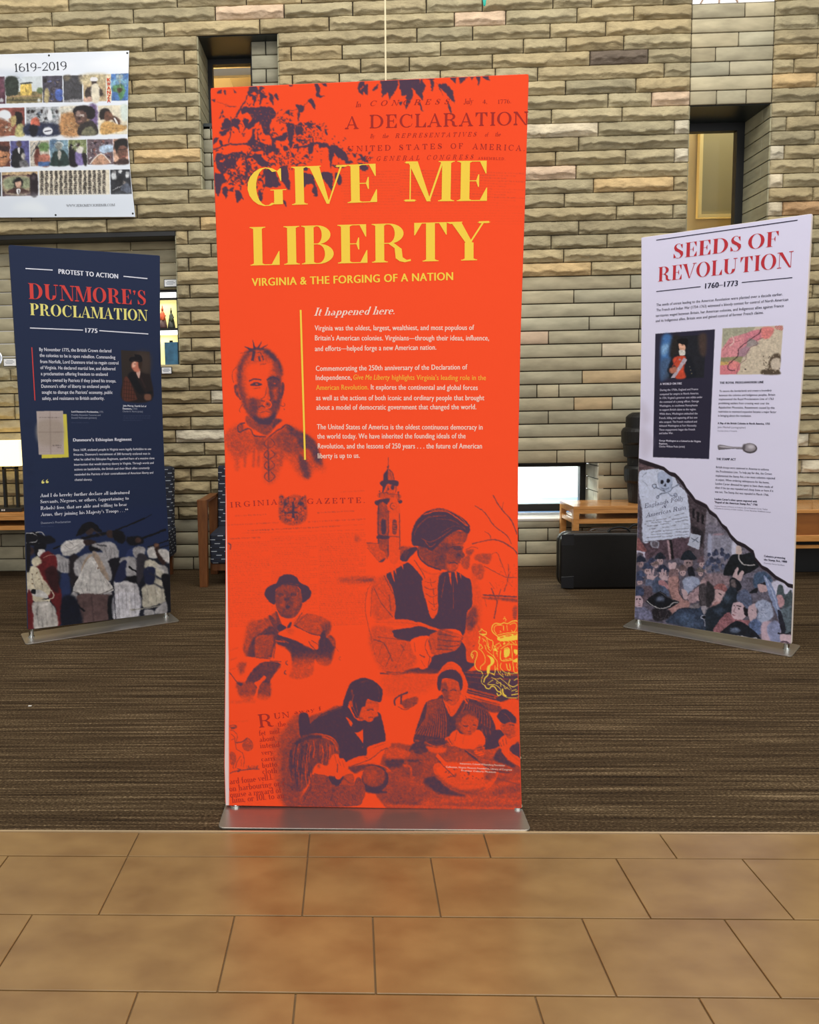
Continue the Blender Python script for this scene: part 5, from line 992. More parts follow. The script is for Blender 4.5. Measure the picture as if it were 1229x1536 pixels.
A.f("230,650 330,630 400,640 370,740 240,700",.4,3); A.f("200,750 290,740 330,800 300,900 240,890 200,830",.36,4); A.f("130,600 220,590 170,660",.5,3); A.f("80,700 170,650 160,790 100,770",.42,3); A.s("310,1065 670,1085",15,.8,2); A.f("320,1085 670,1105 670,1138 500,1120 340,1105",.55,3); A.f("630,1190 670,1190 665,1310 630,1310",.6,3,hatch=(1.57,18,.5)); A.s("400,640 460,625 520,780",5,.5,1); A.s("330,1110 350,1190",6,.4,2)
# writer with a quill
A.at(540,750,4.916)
A.f("90,620 200,560 250,650 270,780 250,860 110,880",.2,9); A.f("90,940 250,950 270,1030 380,1040 420,1180 330,1270 180,1270 80,1100",.2,9); A.f("820,540 880,620 900,800 880,1000 840,1100 770,1000 780,950 800,860 830,780",.1,10)
for p,w_,v in (("100,640 160,760 245,865",6,.65),("130,640 230,760",5,.4),("60,650 40,800 80,1000 110,1140",4,.55),("180,560 245,690",6,.7),("215,700 230,820",10,.5),("100,1030 180,1060 240,1190",8,.65),("130,1010 300,1030 380,1045",6,.6),("230,1140 190,1230",7,.6),("340,1050 300,1150 260,1240",5,.5),("170,1050 140,1150",6,.45),("90,650 80,860",5,.4),("300,1060 330,1110",5,.6),("120,1180 200,1250",5,.4),("110,560 40,700",4,.35),("380,1060 400,1120",6,.6)): A.s(p,w_,v,1.5)
A.f("780,870 850,780 870,870 830,960 790,960",.7,9); A.s("780,1000 810,1080 850,1072",6,.7,1); A.s("840,860 900,1000",8,.4,4); A.f("760,960 800,1000 860,1180 800,1200",.12,5)
A.f("250,520 330,470 370,470 470,590 480,700 520,860 560,850 575,700 570,560 630,530 700,520 780,570 820,600 830,770 790,830 780,950 760,1000 730,960 640,950 580,960 440,900 360,930 260,880 265,780 240,650 195,555",1,1)
A.f("250,960 380,940 450,930 580,970 520,1000 480,1010 400,1040 270,1020 248,990",1,1); A.f("740,1040 780,1090 790,1190 850,1210 760,1280 720,1240 650,1195 590,1260 500,1250 440,1240 540,1150 600,1130 700,1110",1,1); A.s("150,1278 300,1284 400,1255 450,1240",12,.9,1); A.f("400,1240 560,1245 560,1280 330,1275",.9,3)
for p in ("215,500 258,612 243,500","245,480 272,560 262,480","288,455 322,515 312,450","655,535 675,642 672,535","697,525 722,628 714,525","735,545 748,590 745,545"): A.f(p,.05,1,curve=False)
A.s("630,560 600,720",2.5,.35,0); A.s("690,600 690,800",2.5,.6,0)
A.f("430,350 370,430 390,470 470,560 480,600 560,590 600,540 625,520 560,520 480,475",.0,2); A.s("400,440 470,550 480,590",6,.6,1); A.s("440,500 520,545 600,540",5,.4,2)
A.f("465,585 575,560 570,680 578,800 548,868 522,852 508,760 480,720 463,650",.06,1)
for p in ("480,600 520,612 562,600","475,640 520,660 565,650","485,690 530,715 570,700","505,745 540,770 572,760","525,800 550,815 570,800","520,580 530,640","540,650 548,700","540,720 550,790"): A.s(p,4.5,.6,1)
A.f("440,335 560,300 640,260 700,230 790,235 795,262 782,300 757,330 764,350 758,380 772,408 760,425 745,436 738,455 742,462 728,472 720,500 690,530 660,528 620,512 560,512 480,460 430,385",.66,1)
A.f("640,475 725,458 715,505 670,522 645,510",.28,6); A.f("620,290 700,245 785,262 770,300 650,320",.45,8); A.f("700,300 760,310 755,340 700,330",.35,5); A.f("560,380 640,350 650,440 580,480",.8,12); A.f("640,400 690,400 680,450 650,450",.5,8)
A.s("672,352 700,342 745,345",8,.95,1); A.f("690,352 745,350 750,368 700,368",.95,1); A.s("680,330 740,322",5,.75,1.5); A.f("716,395 748,402 752,426 716,432 706,414",.84,5,.75); A.s("662,465 700,462 722,472",8,1,1); A.s("690,485 715,490",5,.6,2); A.s("757,380 772,408 758,428",5,.7,1); A.s("428,365 438,420 500,480 600,518",11,1,1); A.s("440,350 470,340 500,370",5,.5,1)
A.f("295,435 330,380 400,345 425,365 370,420 340,455",1,1); A.f("320,380 350,365 360,400 330,440",.9,2)
A.f("380,290 385,230 420,150 500,80 600,62 700,95 790,160 812,205 800,248 740,222 680,242 625,285 565,345 530,375 480,350 430,340 390,335",1,1)
for p,w_,v in (("470,110 560,82 660,95 790,190",7,.15),("500,78 620,72 720,110 800,195",4,.1),("430,200 500,130 640,115",4,.6),("450,280 520,310 600,270 680,215",4.5,.55),("480,300 520,345 560,320",4,.5),("400,260 430,190 500,130",4,.55),("560,140 680,150 780,215",5,.7),("600,240 700,190 760,215",4,.65)): A.s(p,w_,v,1)
A.f("98,895 330,880 440,908 520,930 600,958 762,1024 755,1032 590,972 510,950 440,925 385,935 240,925",.06,0)
A.s("120,900 330,905 430,918",3,.35,1); A.f("500,1010 590,960 640,955 750,1000 762,1020 740,1070 700,1110 620,1130 540,1140 500,1070",.28,1); A.f("580,962 665,972 665,1090 580,1095",.5,3)
for p,w_ in (("585,988 680,1005 745,1010",7),("575,1030 700,1042 745,1040",6),("570,1070 680,1080 735,1068",6),("560,1100 690,1105",5),("745,1000 760,1020 745,1030",5),("500,1010 530,1100",5)): A.s(p,w_,.85,.5)
A.s("600,965 770,1022",5,.1,.5); A.f("690,985 750,1000 745,1012 690,1000",.12,2); A.f("690,1015 745,1020 735,1035 690,1030",.12,2)
A.f("380,1030 500,1000 505,1060 530,1160 495,1240 440,1242 430,1180 388,1110",0,1); A.s("500,1020 482,1085 520,1165",5,.6,1); A.s("440,1140 480,1160",8,.7,1); A.s("400,1050 410,1120",4,.5,1); A.s("450,1180 480,1230",4,.4,1); A.s("520,1150 500,1240",4,.9,1)
# shelf behind the family, table and wall line
A.at(580,985,5.852)
A.f("0,150 440,180 300,330 0,330",.1,22); A.s("0,135 160,140 230,115 450,145",6,.85,1); A.text(40,440,170,16,1,.1,.1)
A.f("680,130 1165,150 1165,380 1080,378 1000,420 700,330 690,200",.97,2); 
for p,w_,v in (("700,170 850,188 1165,200",5,.55),("690,140 900,150 1165,160",9,.5),("700,275 980,350",15,.42),("700,300 960,368",5,.05),("690,325 1020,412",22,.05),("940,365 975,345",6,.1),("700,215 860,240",4,.7)): A.s(p,w_,v,1)
A.f("780,385 1010,440 985,492 900,480 830,450",.72,4); A.e(820,395,12,10,.3,3); A.f("1010,400 1165,385 1165,700 1100,560 1020,470",.04,4)
A.f("0,800 250,780 400,740 1180,960 1190,1340 0,1330",.52,5); 
for p,w_,v,s_ in (("300,1290 700,1250 1190,1270",60,.25,18),("850,1180 1000,1120 1190,1090",46,.22,14),("0,1260 300,1290",40,.7,16),("100,1100 300,1110 330,1180",60,.38,18),("620,1230 900,1240 1190,1200",30,.3,12),("940,1060 1190,1130",8,.7,5),("0,1180 330,1220",10,.7,6),("900,1020 1180,1050",26,.3,8),("0,1310 1190,1335",18,.1,6)): A.s(p,w_,v,s_)
for _ in range(60):
    x=random.uniform(0,1100); y=random.uniform(1080,1310); L=random.uniform(40,140); A.s([[x,y],[x+L,y-L*.08]],random.uniform(3,8),random.choice((.2,.75,.6)),2,.35)
# mother in a striped shawl with a baby
A.f("240,750 250,670 300,520 350,400 440,370 500,340 560,520 640,420 700,370 800,390 880,460 950,590 965,650 1030,660 1020,750 900,810 860,790 560,770 330,745",.93,1)
for k in range(13):
    t=k/12; x0=360+120*t; y0=395-30*t; x1=250+270*t; y1=(690+40*t)+(-10); A.s([[x0,y0],[x0-18+60*t*t,(y0+y1)/2],[x1,y1]],7.5,.38,1,.9)
for k in range(11):
    t=k/10; x0=700+170*t; y0=385+75*t; A.s([[x0,y0],[x0-20+55*t,y0+60],[x0-50+90*t,y0+110+60*t]],7,.4,1,.85)
for k in range(5): A.s("%d,640 %d,720"%(770+k*34,760+k*40),6,.55,1,.7)
A.s("250,735 330,750",10,.2,2,.7)
A.f("470,160 460,140 500,80 570,43 640,80 668,130 700,200 716,262 690,335 665,305 668,200 640,160 580,120 500,130",.04,1); A.s("480,130 560,95 640,150 668,210",5,.4,2); A.s("500,110 530,70 600,70",4,.3,2)
A.f("480,220 540,195 620,210 645,270 655,330 620,400 580,432 540,412 500,350 480,290",.24,1); A.f("482,240 525,230 545,330 532,400 505,350 486,300",.62,4); A.f("600,330 650,320 620,400 590,420",.3,6)
A.f("448,200 478,142 540,115 610,122 662,188 668,268 650,300 640,262 618,212 540,190 490,202 474,292 450,284",1,1)
A.s("485,297 512,290 532,300",11,1,1); A.s("562,297 590,290 612,298",10,.95,1); A.s("485,280 530,276",5,.7,1); A.s("560,276 612,276",5,.7,1); A.s("545,300 548,345",6,.5,2); A.s("530,348 560,352",7,.85,2); A.s("528,385 552,378 576,388",8,.85,1)
A.f("495,360 540,425 590,435 675,360 660,405 577,528 522,445",.08,1); A.s("540,425 560,500",4,.5,1); A.s("665,330 690,380 712,412",12,.1,1); A.s("690,340 720,390",8,.3,1)
A.f("560,680 620,640 660,680 800,640 862,700 862,770 800,800 700,812 620,792 552,742",.02,1); A.s("620,650 600,740",5,.5,1); A.s("680,700 670,770",4,.4,2); A.f("510,720 560,705 600,770 560,790",.1,1); A.s("545,715 575,770",4,.8,1); A.s("525,730 560,780",4,.8,1)
A.e(715,580,92,103,.28,1); A.f("615,640 608,560 640,500 700,468 770,488 800,545 760,520 700,510 655,560 650,640",.72,5); A.e(640,600,14,24,.4,3); A.s("670,602 700,612 720,605",9,.95,1); A.s("758,602 785,602",9,.95,1); A.s("665,592 715,590",4,.5,2); A.s("735,620 742,640",5,.5,2); A.s("716,657 742,660",7,.8,1); A.s("650,640 690,685 750,675",6,.7,2)
A.f("810,780 850,790 850,880 770,840",.25,2,hatch=(1.3,22,2.6)); A.f("860,800 980,770 990,830 930,890 870,870",.3,4)
A.f("940,650 1030,660 1000,780 880,815 870,780",1,1)
A.f("940,890 1000,800 1060,900 1130,970 1000,940",.92,3); A.f("1070,790 1180,740 1185,900 1100,850",.95,2)
A.f("1005,590 1080,560 1135,590 1140,650 1165,720 1110,775 1050,700 1010,650",.3,1); A.f("1120,560 1170,600 1170,760 1140,700",.08,2); A.s("1080,595 1125,605",7,.8,1); A.s("1020,610 1040,606",6,.8,1); A.s("1055,650 1075,655",6,.6,1); A.s("1040,680 1090,690",6,.7,1)
A.f("972,520 1010,468 1060,466 1132,530 1135,585 1085,575 1040,590 1010,580 990,560",1,1); A.s("1010,490 1060,520 1090,570",4,.6,1)
A.f("985,740 1035,690 1080,720 1150,690 1170,725 1100,780 1085,830 1185,905 1182,970 1100,922 1020,850 1000,790",.05,1); 
for p in ("995,750 1010,790","1020,725 1030,780","1045,715 1055,770"): A.s(p,5,.7,1)
A.s("1080,840 1180,930",4,.5,2)
# dishes on the table
A.f("230,765 345,735 360,840 250,815 200,830",.95,5); A.e(440,758,112,32,.7,1); A.e(440,752,90,22,.95,2); A.s("335,750 440,790 550,760",6,.25,1); A.f("345,785 440,800 530,790 505,838 400,842",.08,2); A.s("500,790 620,805 640,815",18,.55,3)
A.f("0,805 90,800 205,835 190,880 100,905 0,900",.24,2); A.f("0,905 150,905 140,970 60,975 0,960",.92,6); A.e(285,830,45,25,.9,5)
A.f("148,935 300,905 318,930 312,1030 210,1050 150,1010",.62,2); A.s("150,955 210,968 215,1045",15,.12,2); A.s("150,930 240,905 316,925",5,.2,1); A.e(235,915,60,12,.9,2); A.s("255,960 255,1030",6,.85,2)
A.f("320,1090 430,1050 560,1170 700,1225 480,1205 380,1150",.95,8); A.f("410,985 440,935 600,918 900,925 975,1000 972,1060 905,1150 790,1202 690,1207 560,1162 450,1070",.1,1); A.f("425,1030 560,1130 700,1175 870,1150 790,1202 690,1207 560,1162 450,1075",.5,7)
A.e(690,1000,258,74,.03,2); A.s("430,990 470,1050 600,1110 700,1120 860,1110 960,1030",5,.25,3); A.f("870,1010 950,990 950,1060 870,1090",.45,6)
for _ in range(42):
    x=random.uniform(470,900); y=random.uniform(990,1095)-abs(x-690)*.12; A.e(x,y,random.uniform(3,9),random.uniform(3,8),.75,1,.8)
A.s("440,862 520,945 622,1055",30,.02,1); A.s("428,880 500,960 600,1055",6,.85,1); A.e(612,1045,14,18,.75,3)
A.f("560,850 700,850 720,915 540,920",.4,4); A.s("620,880 620,915",6,.1,1); A.s("655,880 655,915",6,.1,1); A.s("690,820 760,880 840,935",18,.95,1); A.s("690,815 800,890",6,.2,1); A.f("800,890 1000,930 1115,990 1060,1022 960,1000 840,940",.45,3); A.s("850,950 960,1005 1100,1018",7,.95,1); A.s("830,900 1000,940 1110,990",4,.2,1)
A.f("620,1010 640,1010 650,1100 600,1100",.1,4)
for p,w_,v in (("75,430 70,385 110,345 190,312",14,.97),("130,335 128,420",14,.9),("150,385 265,350",5,.8),("100,440 175,465 270,405",5,.8)): A.s(p,w_,v,1)
A.f("140,392 262,352 268,405 180,456 140,430",.62,2)
# father and long haired child
A.at(420,1005,6.828)
A.f("0,720 100,600 300,620 300,760 160,900 100,1100 90,1300 220,1390 60,1380 0,1200",.72,32); A.f("60,600 120,500 200,460 215,680 100,720 20,900 0,860",.5,18); A.f("30,900 100,760 300,700 200,1390 60,1390",.6,24)
A.f("300,480 440,430 560,372 600,370 640,380 300,560",.55,5)
A.f("300,560 430,450 560,400 650,365 700,380 770,490 850,520 1000,430 1050,520 1085,720 1030,745 900,790 890,870 800,890 690,940 610,900 600,780 540,690 400,650 240,650",1,2)
A.f("198,460 280,445 312,560 310,680 210,680",1,2); A.s("320,520 420,470 640,380",5,.5,3)
A.f("705,330 760,300 870,370 885,310 1000,322 1012,400 1000,430 1008,470 965,490 950,520 905,532 860,508 800,500 740,420",.14,1); A.f("760,400 830,400 820,470 870,510 790,490",.45,5); A.s("890,412 930,405 965,412",10,.85,1); A.s("880,390 960,395",6,.4,2); A.s("905,492 930,485 955,490",8,.75,1); A.s("1005,430 1010,465 965,485",6,.7,1); A.f("880,320 990,325 985,345 890,340",.3,4); A.s("940,430 945,470",6,.3,3)
A.f("645,362 670,260 720,140 800,92 880,83 960,110 1030,170 1055,230 1035,322 1000,327 940,312 895,300 872,372 842,380 820,440 790,500 745,425 712,340 690,385",1,1); A.f("708,330 735,318 745,375 720,370",.25,1); A.s("760,250 740,330 770,430 830,520",7,.5,1); A.s("775,330 800,450",7,.6,1); A.s("735,200 745,270",12,.6,4); A.s("820,130 900,110",7,.75,3); A.s("1000,160 1020,230 1010,300",5,.75,2)
A.f("675,485 700,495 745,545 730,577 700,530",.06,1); A.f("765,482 820,506 800,516",.06,1); A.f("763,636 815,625 852,608 852,752 820,705",.04,0,curve=False); A.e(848,790,8,8,.5,1); A.f("740,560 860,540 850,610 770,640",1,2)
A.f("690,940 790,890 850,880 900,870 925,795 1080,728 1140,762 1110,795 1035,830 900,925 730,985",.03,1); A.s("730,985 920,918 1030,832 1100,795",7,.8,1); A.s("860,890 900,905",5,.5,1); A.s("950,800 1080,750",4,.4,1)
A.f("700,1000 740,985 960,960 1000,1010 840,1030 770,1060",.8,5); A.e(975,1112,138,140,.97,2); A.e(962,1090,118,108,.55,5); A.e(940,1080,60,60,.38,12); A.s("830,1050 850,1180 960,1240 1090,1245",5,.15,1); A.s("840,1020 960,985 1070,1040",5,.3,2); A.f("870,1200 1100,1250 1000,1265 880,1250",1,3); A.s("870,950 1050,980 1140,1040",9,.1,2); A.s("1090,1030 1130,1035",14,.08,3)
A.f("340,1070 500,1090 530,1150 600,1180 700,1140 745,1190 800,1095 860,1160 875,1260 850,1330 760,1395 225,1395 220,1320 300,1180",.34,1)
dm="340,1070 500,1090 530,1150 600,1180 700,1140 745,1190 800,1095 860,1160 875,1260 850,1330 760,1395 225,1395 220,1320 300,1180"
A.f(dm,.78,1,.8,hatch=(.35,17,0)); A.f(dm,.78,1,.6,hatch=(1.9,15,0)); A.s("520,1340 560,1200 640,1180",7,.8,2); A.s("330,1180 240,1350",7,.9,2); A.s("720,1150 740,1200",9,.9,2); A.s("480,1340 600,1380",10,.6,4)
A.f("640,1095 735,1060 762,1120 745,1190 700,1180 625,1170",.42,2); A.s("660,1110 720,1160",6,.75,1)
A.f("500,1090 560,1065 600,1120 655,1088 610,1175 560,1180 525,1150",1,1)
A.f("100,1180 70,1190 80,1050 110,850 150,750 220,680 320,655 450,665 550,710 600,780 608,860 560,860 520,900 480,980 400,960 350,1000 330,1050 300,1080 290,1170 200,1250 120,1230",.75,3)
for _ in range(46):
    t=random.random(); x=110+t*230; y=760+random.uniform(-30,120); L=random.uniform(150,360); A.s([[x,y],[x-18,y+L*.5],[x-10+random.uniform(-20,20),y+L]],random.uniform(4,9),random.choice((.15,.3,1,1,.95)),1,.8)
for _ in range(34):
    t=random.random(); x=330+t*230; y=700+t*60+random.uniform(0,60); L=random.uniform(80,200); A.s([[x,y],[x+10,y+L*.5],[x-5,y+L]],random.uniform(4,8),random.choice((.15,.2,.85)),1,.8)
A.s("150,760 300,690 450,690",34,.97,6); A.s("430,680 540,730 590,830",14,.12,3); A.s("330,665 470,675 560,730 600,830",4,.3,1)
A.f("350,1000 400,955 480,985 520,905 555,860 590,870 600,930 580,1080 500,1082 420,1062 365,1045",.02,3); A.e(400,985,16,20,.4,3); A.s("350,1060 450,1085",6,.7,2)
A.f("560,925 600,905 655,912 700,985 692,1060 620,1102 590,1120 562,1085",.02,1); A.s("592,960 588,1050",8,.9,1); A.s("600,920 625,980",5,.5,1); A.s("560,870 580,950",5,.5,1); A.s("640,930 660,1000",4,.3,1)
# woodcut figure at the left edge
A.at(340,1050,9.309)
for p,w_ in (("40,370 80,350 140,370 110,400 60,400",9),("50,420 110,440 150,500 130,590",6),("60,470 110,520 120,600 140,690",6),("130,600 220,580 290,530",16),("290,530 350,580 365,660 310,710 250,690 225,620 290,540",7),("140,690 220,740 245,830 235,940",6),("60,720 110,800 60,880",7),("100,740 130,830 90,930 100,960",9),("200,780 150,860 120,950",6),("45,1020 150,990 300,970 460,965",12),("150,960 200,980 150,1000",14),("80,720 60,800",5),("210,830 205,930",4),("60,560 110,540",5),("260,560 270,680",4),("310,560 320,690",4)): A.s(p,w_,.8,1)
A.f("225,620 290,545 350,590 360,660 310,705 250,690",.35,2); A.f("45,380 135,370 90,410",.6,1); A.f("50,730 120,750 130,860 60,900",.4,3)
for _ in range(24):
    x=random.uniform(290,440); A.s([[x,968],[x+(x-360)*.2,968-random.uniform(20,60)]],4,.7,1)
A.s("50,30 400,20",26,.18,12); A.s("40,310 300,290",10,.12,8)
A.f("620,470 760,420 760,1300 690,1250 640,900",.35,26,.6)
A.at(0,0,1); M_=A.region('345,505 512,725 512,725 345,725') if False else np.ones((A.h,A.w)); A.warp(M_,((1.6,.30),(3.2,.35)))
g_=(A.field(1.1)*.16+A.field(2.3)*.12+A.field(5)*.07)[...,None]; A.c=A.c+g_*np.clip(A.c*(1.08-A.c)*4,0,1)
# gilt royal arms cut off by the right edge
Y.at(690,915,10.59)
def ys(p,w_,soft=0): Y.s(p,w_,1,soft)
for p,w_ in (("640,490 600,420 540,370 510,320 520,250 570,212 650,222 700,200",13),("700,200 760,215 830,180 900,172 930,210 925,330 915,470",13),("580,380 545,320 555,260 610,238 680,245",9),("790,235 860,205 900,230 895,300 850,360",9),("690,240 700,330",9),("750,240 755,330",9),("690,150 710,130 735,155 720,180",9),("700,110 725,110",7),("640,330 655,350 630,350",7),("820,320 840,350",8),("600,400 700,375 850,355 910,350",11),("640,495 780,475 915,470",12),("615,430 640,440",10),
("300,350 340,320 345,300 380,330 420,350 415,390 340,390 310,370",10),("330,380 420,385",12),("300,440 320,420 310,480 300,520 320,560 300,610 340,640",9),("350,400 400,420 470,470 520,490 530,560 580,590",10),("420,430 440,500 430,560 480,600",9),("350,450 380,470 370,510",8),("390,470 420,510",9),("340,640 380,700 405,770 395,840 330,900 335,950",9),("430,650 480,690 560,755",8),("330,540 360,600 330,620",9),("400,560 420,640",9),("460,520 450,600 490,650",9),("520,560 510,640",9),
("205,760 180,720 200,665 240,650 275,680 270,740 240,830 245,900 290,960 340,975 365,1020",11),("185,700 215,720 200,775",9),("375,1040 350,1080 350,1160 400,1200",8),("380,1150 400,1080 440,1040 450,1000",16),("440,1180 480,1140 530,1110",8),("500,1070 580,1100 640,1080",8),("400,1200 420,1240 470,1250 500,1215 550,1220 600,1290 640,1300 650,1340 610,1360 590,1320",15),("440,1190 560,1190 640,1250 670,1340 760,1390 900,1395 940,1370",8),("680,1250 690,1330 740,1370",22),("820,1350 940,1330",14),("560,1100 680,1190 800,1270",7),("640,1080 760,1180 820,1260",7),("600,1120 580,1170 640,1150",8),("650,1150 650,1220",8),("700,1190 720,1250 760,1230",8),("800,1100 780,1180 850,1220 930,1180",11),("860,1120 920,1090 940,1150",10),("820,1290 900,1260",10),("880,1300 940,1280",9),
("640,520 570,560 535,640 540,740 590,800",9),("660,560 610,600 590,660 600,740",7),("590,590 620,620",7),("575,640 610,660",7),("570,690 605,700",7),("640,540 660,580",7),("690,490 720,530 690,540",8),("740,480 790,520 740,540",8),("800,480 870,540",9),("880,490 900,560",8),("650,620 740,560 820,545 930,560",10),("650,640 660,800 840,790",13),("820,560 840,790 860,980",9),("700,620 760,600 790,640 740,680 780,720 700,740",14),("860,630 880,680 930,660",12),("880,720 930,700 930,770 880,790",9),("690,790 820,770",8),("740,850 760,940 800,950 790,850",12),("870,820 920,820 900,900 930,950",9),("660,840 640,900 680,960 740,1000 830,1010 940,1000",9),("590,800 600,900 560,960",9),("600,920 620,1000 700,1070",9),("640,960 650,1000",8),("670,1000 690,1040",8),("720,1010 740,1050",8),("560,880 560,980 540,1030",9),("470,990 560,1040",9),("500,1000 540,1020",9),("860,980 900,1000 940,950",9),("760,1050 780,990 800,1050",9)): ys(p,w_)
for p in ("615,425 900,375 915,470 640,492","430,715 520,755 550,815 520,870 485,900 470,1000 430,1000 438,900 490,850 480,770","700,640 780,620 790,700 720,760","860,630 930,640 925,700 870,690","850,800 935,760 935,820 870,830"): Y.f(p,1)
for p in ("640,430 700,420 690,440 640,450","730,405 820,392 815,412 735,425","850,385 900,380 895,400 855,405"): Y.f(p,0,1,.7)
for p in ("540,640 570,600 590,650","700,520 720,540 690,550"): Y.f(p,1)
RED=np.array([255,79,34.]); PUR=np.array([80,58,78.]); YEL=np.array([252,214,76.])
def conv_main(c,xs,ys):
    d=np.clip(c,0,1); col=RED*(1-d)+PUR*d
    m=(xs>685)&(ys>915)&(ys<1060); y=np.where(m[...,None],np.clip(Y.sample(xs,ys),0,1),0); 
    halo=y; col=col*(1-y)+YEL*y
    e=np.interp(ys,[655,700,753,996,1205],[334,337.8,340,343.4,344]); wgt=np.clip((e-xs)*1.2,0,1)[...,None]*(ys>645)[...,None]
    return col*(1-wgt)+np.array([236,214,212.])*wgt
M_print=mat('printed_fabric',attr='Col',rough=.78,spec=.25,bump=.10,bscale=7,dist=.02)
E_M=([(315,131),(322,301),(329.6,500),(337,690),(337.8,760),(337.8,900),(337.2,1000),(336,1150),(337.5,1209)],[(794.3,110),(788.7,301),(782,500),(778.3,680),(777.8,800),(778,1000),(781,1120),(783.5,1216.5)])
printed('printed_face',plM,E_M,A,410,mainB,M_print,conv_main,inset=.0035)
I_y,I_w,I_d=ink('ink_yellow',(252,214,76)),ink('ink_cream',(250,222,205)),ink('ink_dark_red',(168,50,44))
L=Letters()
T=dict(font='serif',t=.175,h=.022)
for tx,a,b,c,d,cap in (('GIVE',372.5,310,566,303.2,57),('ME',605,302.6,730.5,301.5,60),('LIBERTY',376,398.5,736,390,57.5)):
    L=Letters(); write(L,plM,tx,a,b,c,d,cap,**T); flush(L,'title_lettering',I_y,mainB,'large yellow roman capitals reading '+tx)
L=Letters(); write(L,plM,'VIRGINIA & THE FORGING OF A NATION',378,429.3,680,420.2,11.6,bold=.045)
flush(L,'subtitle_lettering',I_y,mainB,'yellow line VIRGINIA & THE FORGING OF A NATION')
L=Letters(); write(L,plM,'It happened here.',471.4,473.8,592,471.3,12,font='serif',t=.16,h=.05,slant=.28)
BODY=[('Virginia was the oldest, largest, wealthiest, and most populous of',472.2,495.8,711.3,495),('Britain\'s American colonies. Virginians—through their ideas, influence,',472.6,510.7,733.7,510.7),('and efforts—helped forge a new American nation.',472.6,526.7,654.6,524.6),('Commemorating the 250th anniversary of the Declaration of',473.9,556.4,701.1,554.2),('Independence,',473.9,570.3,527.6,569.5),('It explores the continental and global forces',556.4,584.3,716.7,585.1),('as well as the actions of both iconic and ordinary people that brought',474.3,600.4,726.5,600.4),('about a model of democratic government that changed the world.',474.7,614.7,714.6,613.9),('The United States of America is the oldest continuous democracy in',475.6,643.9,724,644.4),('the world today. We have inherited the founding ideals of the',476,657.9,698.6,657.5),('Revolution, and the lessons of 250 years . . . the future of American',476.9,672.7,723.1,672.7),('liberty is up to us.',476.9,687.5,539.9,686.7)]
flush(L,'heading_lettering',I_w,mainB,'cream italic heading It happened here')
lines([r+(7.6,) for r in BODY],plM,I_w,mainB,bold=.03)
L=Letters()
for t_,a,b,c,d in (('Interpreters, Colonial Williamsburg Foundation',690,1146,757,1149),('Collection, Virginia Museum Foundation, Library of Congress',669,1151,768,1155.5),('Frontier Culture Museum',692,1156.5,744,1159)): write(L,plM,t_,a,b,c,d,2.6)
flush(L,'credit_lettering',I_w,mainB,'tiny cream credit lines over the bowl')
I_o=ink('ink_orange_yellow',(252,178,66))
for t_,a,b,c,d,s_ in (('Give Me Liberty',530.2,569.5,585,569.8,.2),('highlights Virginia\'s leading role in the',588,569.8,729,570.3,0),('American Revolution.',474.3,585.1,553,584.3,0)): lines([(t_,a,b,c,d,7.6)],plM,I_o,mainB,bold=.03,slant=s_,name='accent_line')
L=Letters(); a=Vector(pix2sz(plM,451.2,465)); b=Vector(pix2sz(plM,457.8,689.6)); L.add(np.array([tuple(sz2P(plM,p.x+s_,p.y,.0022)) for p,s_ in ((a,-.0033),(a,.0033),(b,.0033),(b,-.0033))]),[(0,3,2,1)])
flush(L,'yellow_rule',I_y,mainB)
K=dict(font='serif',t=.13,h=.05)
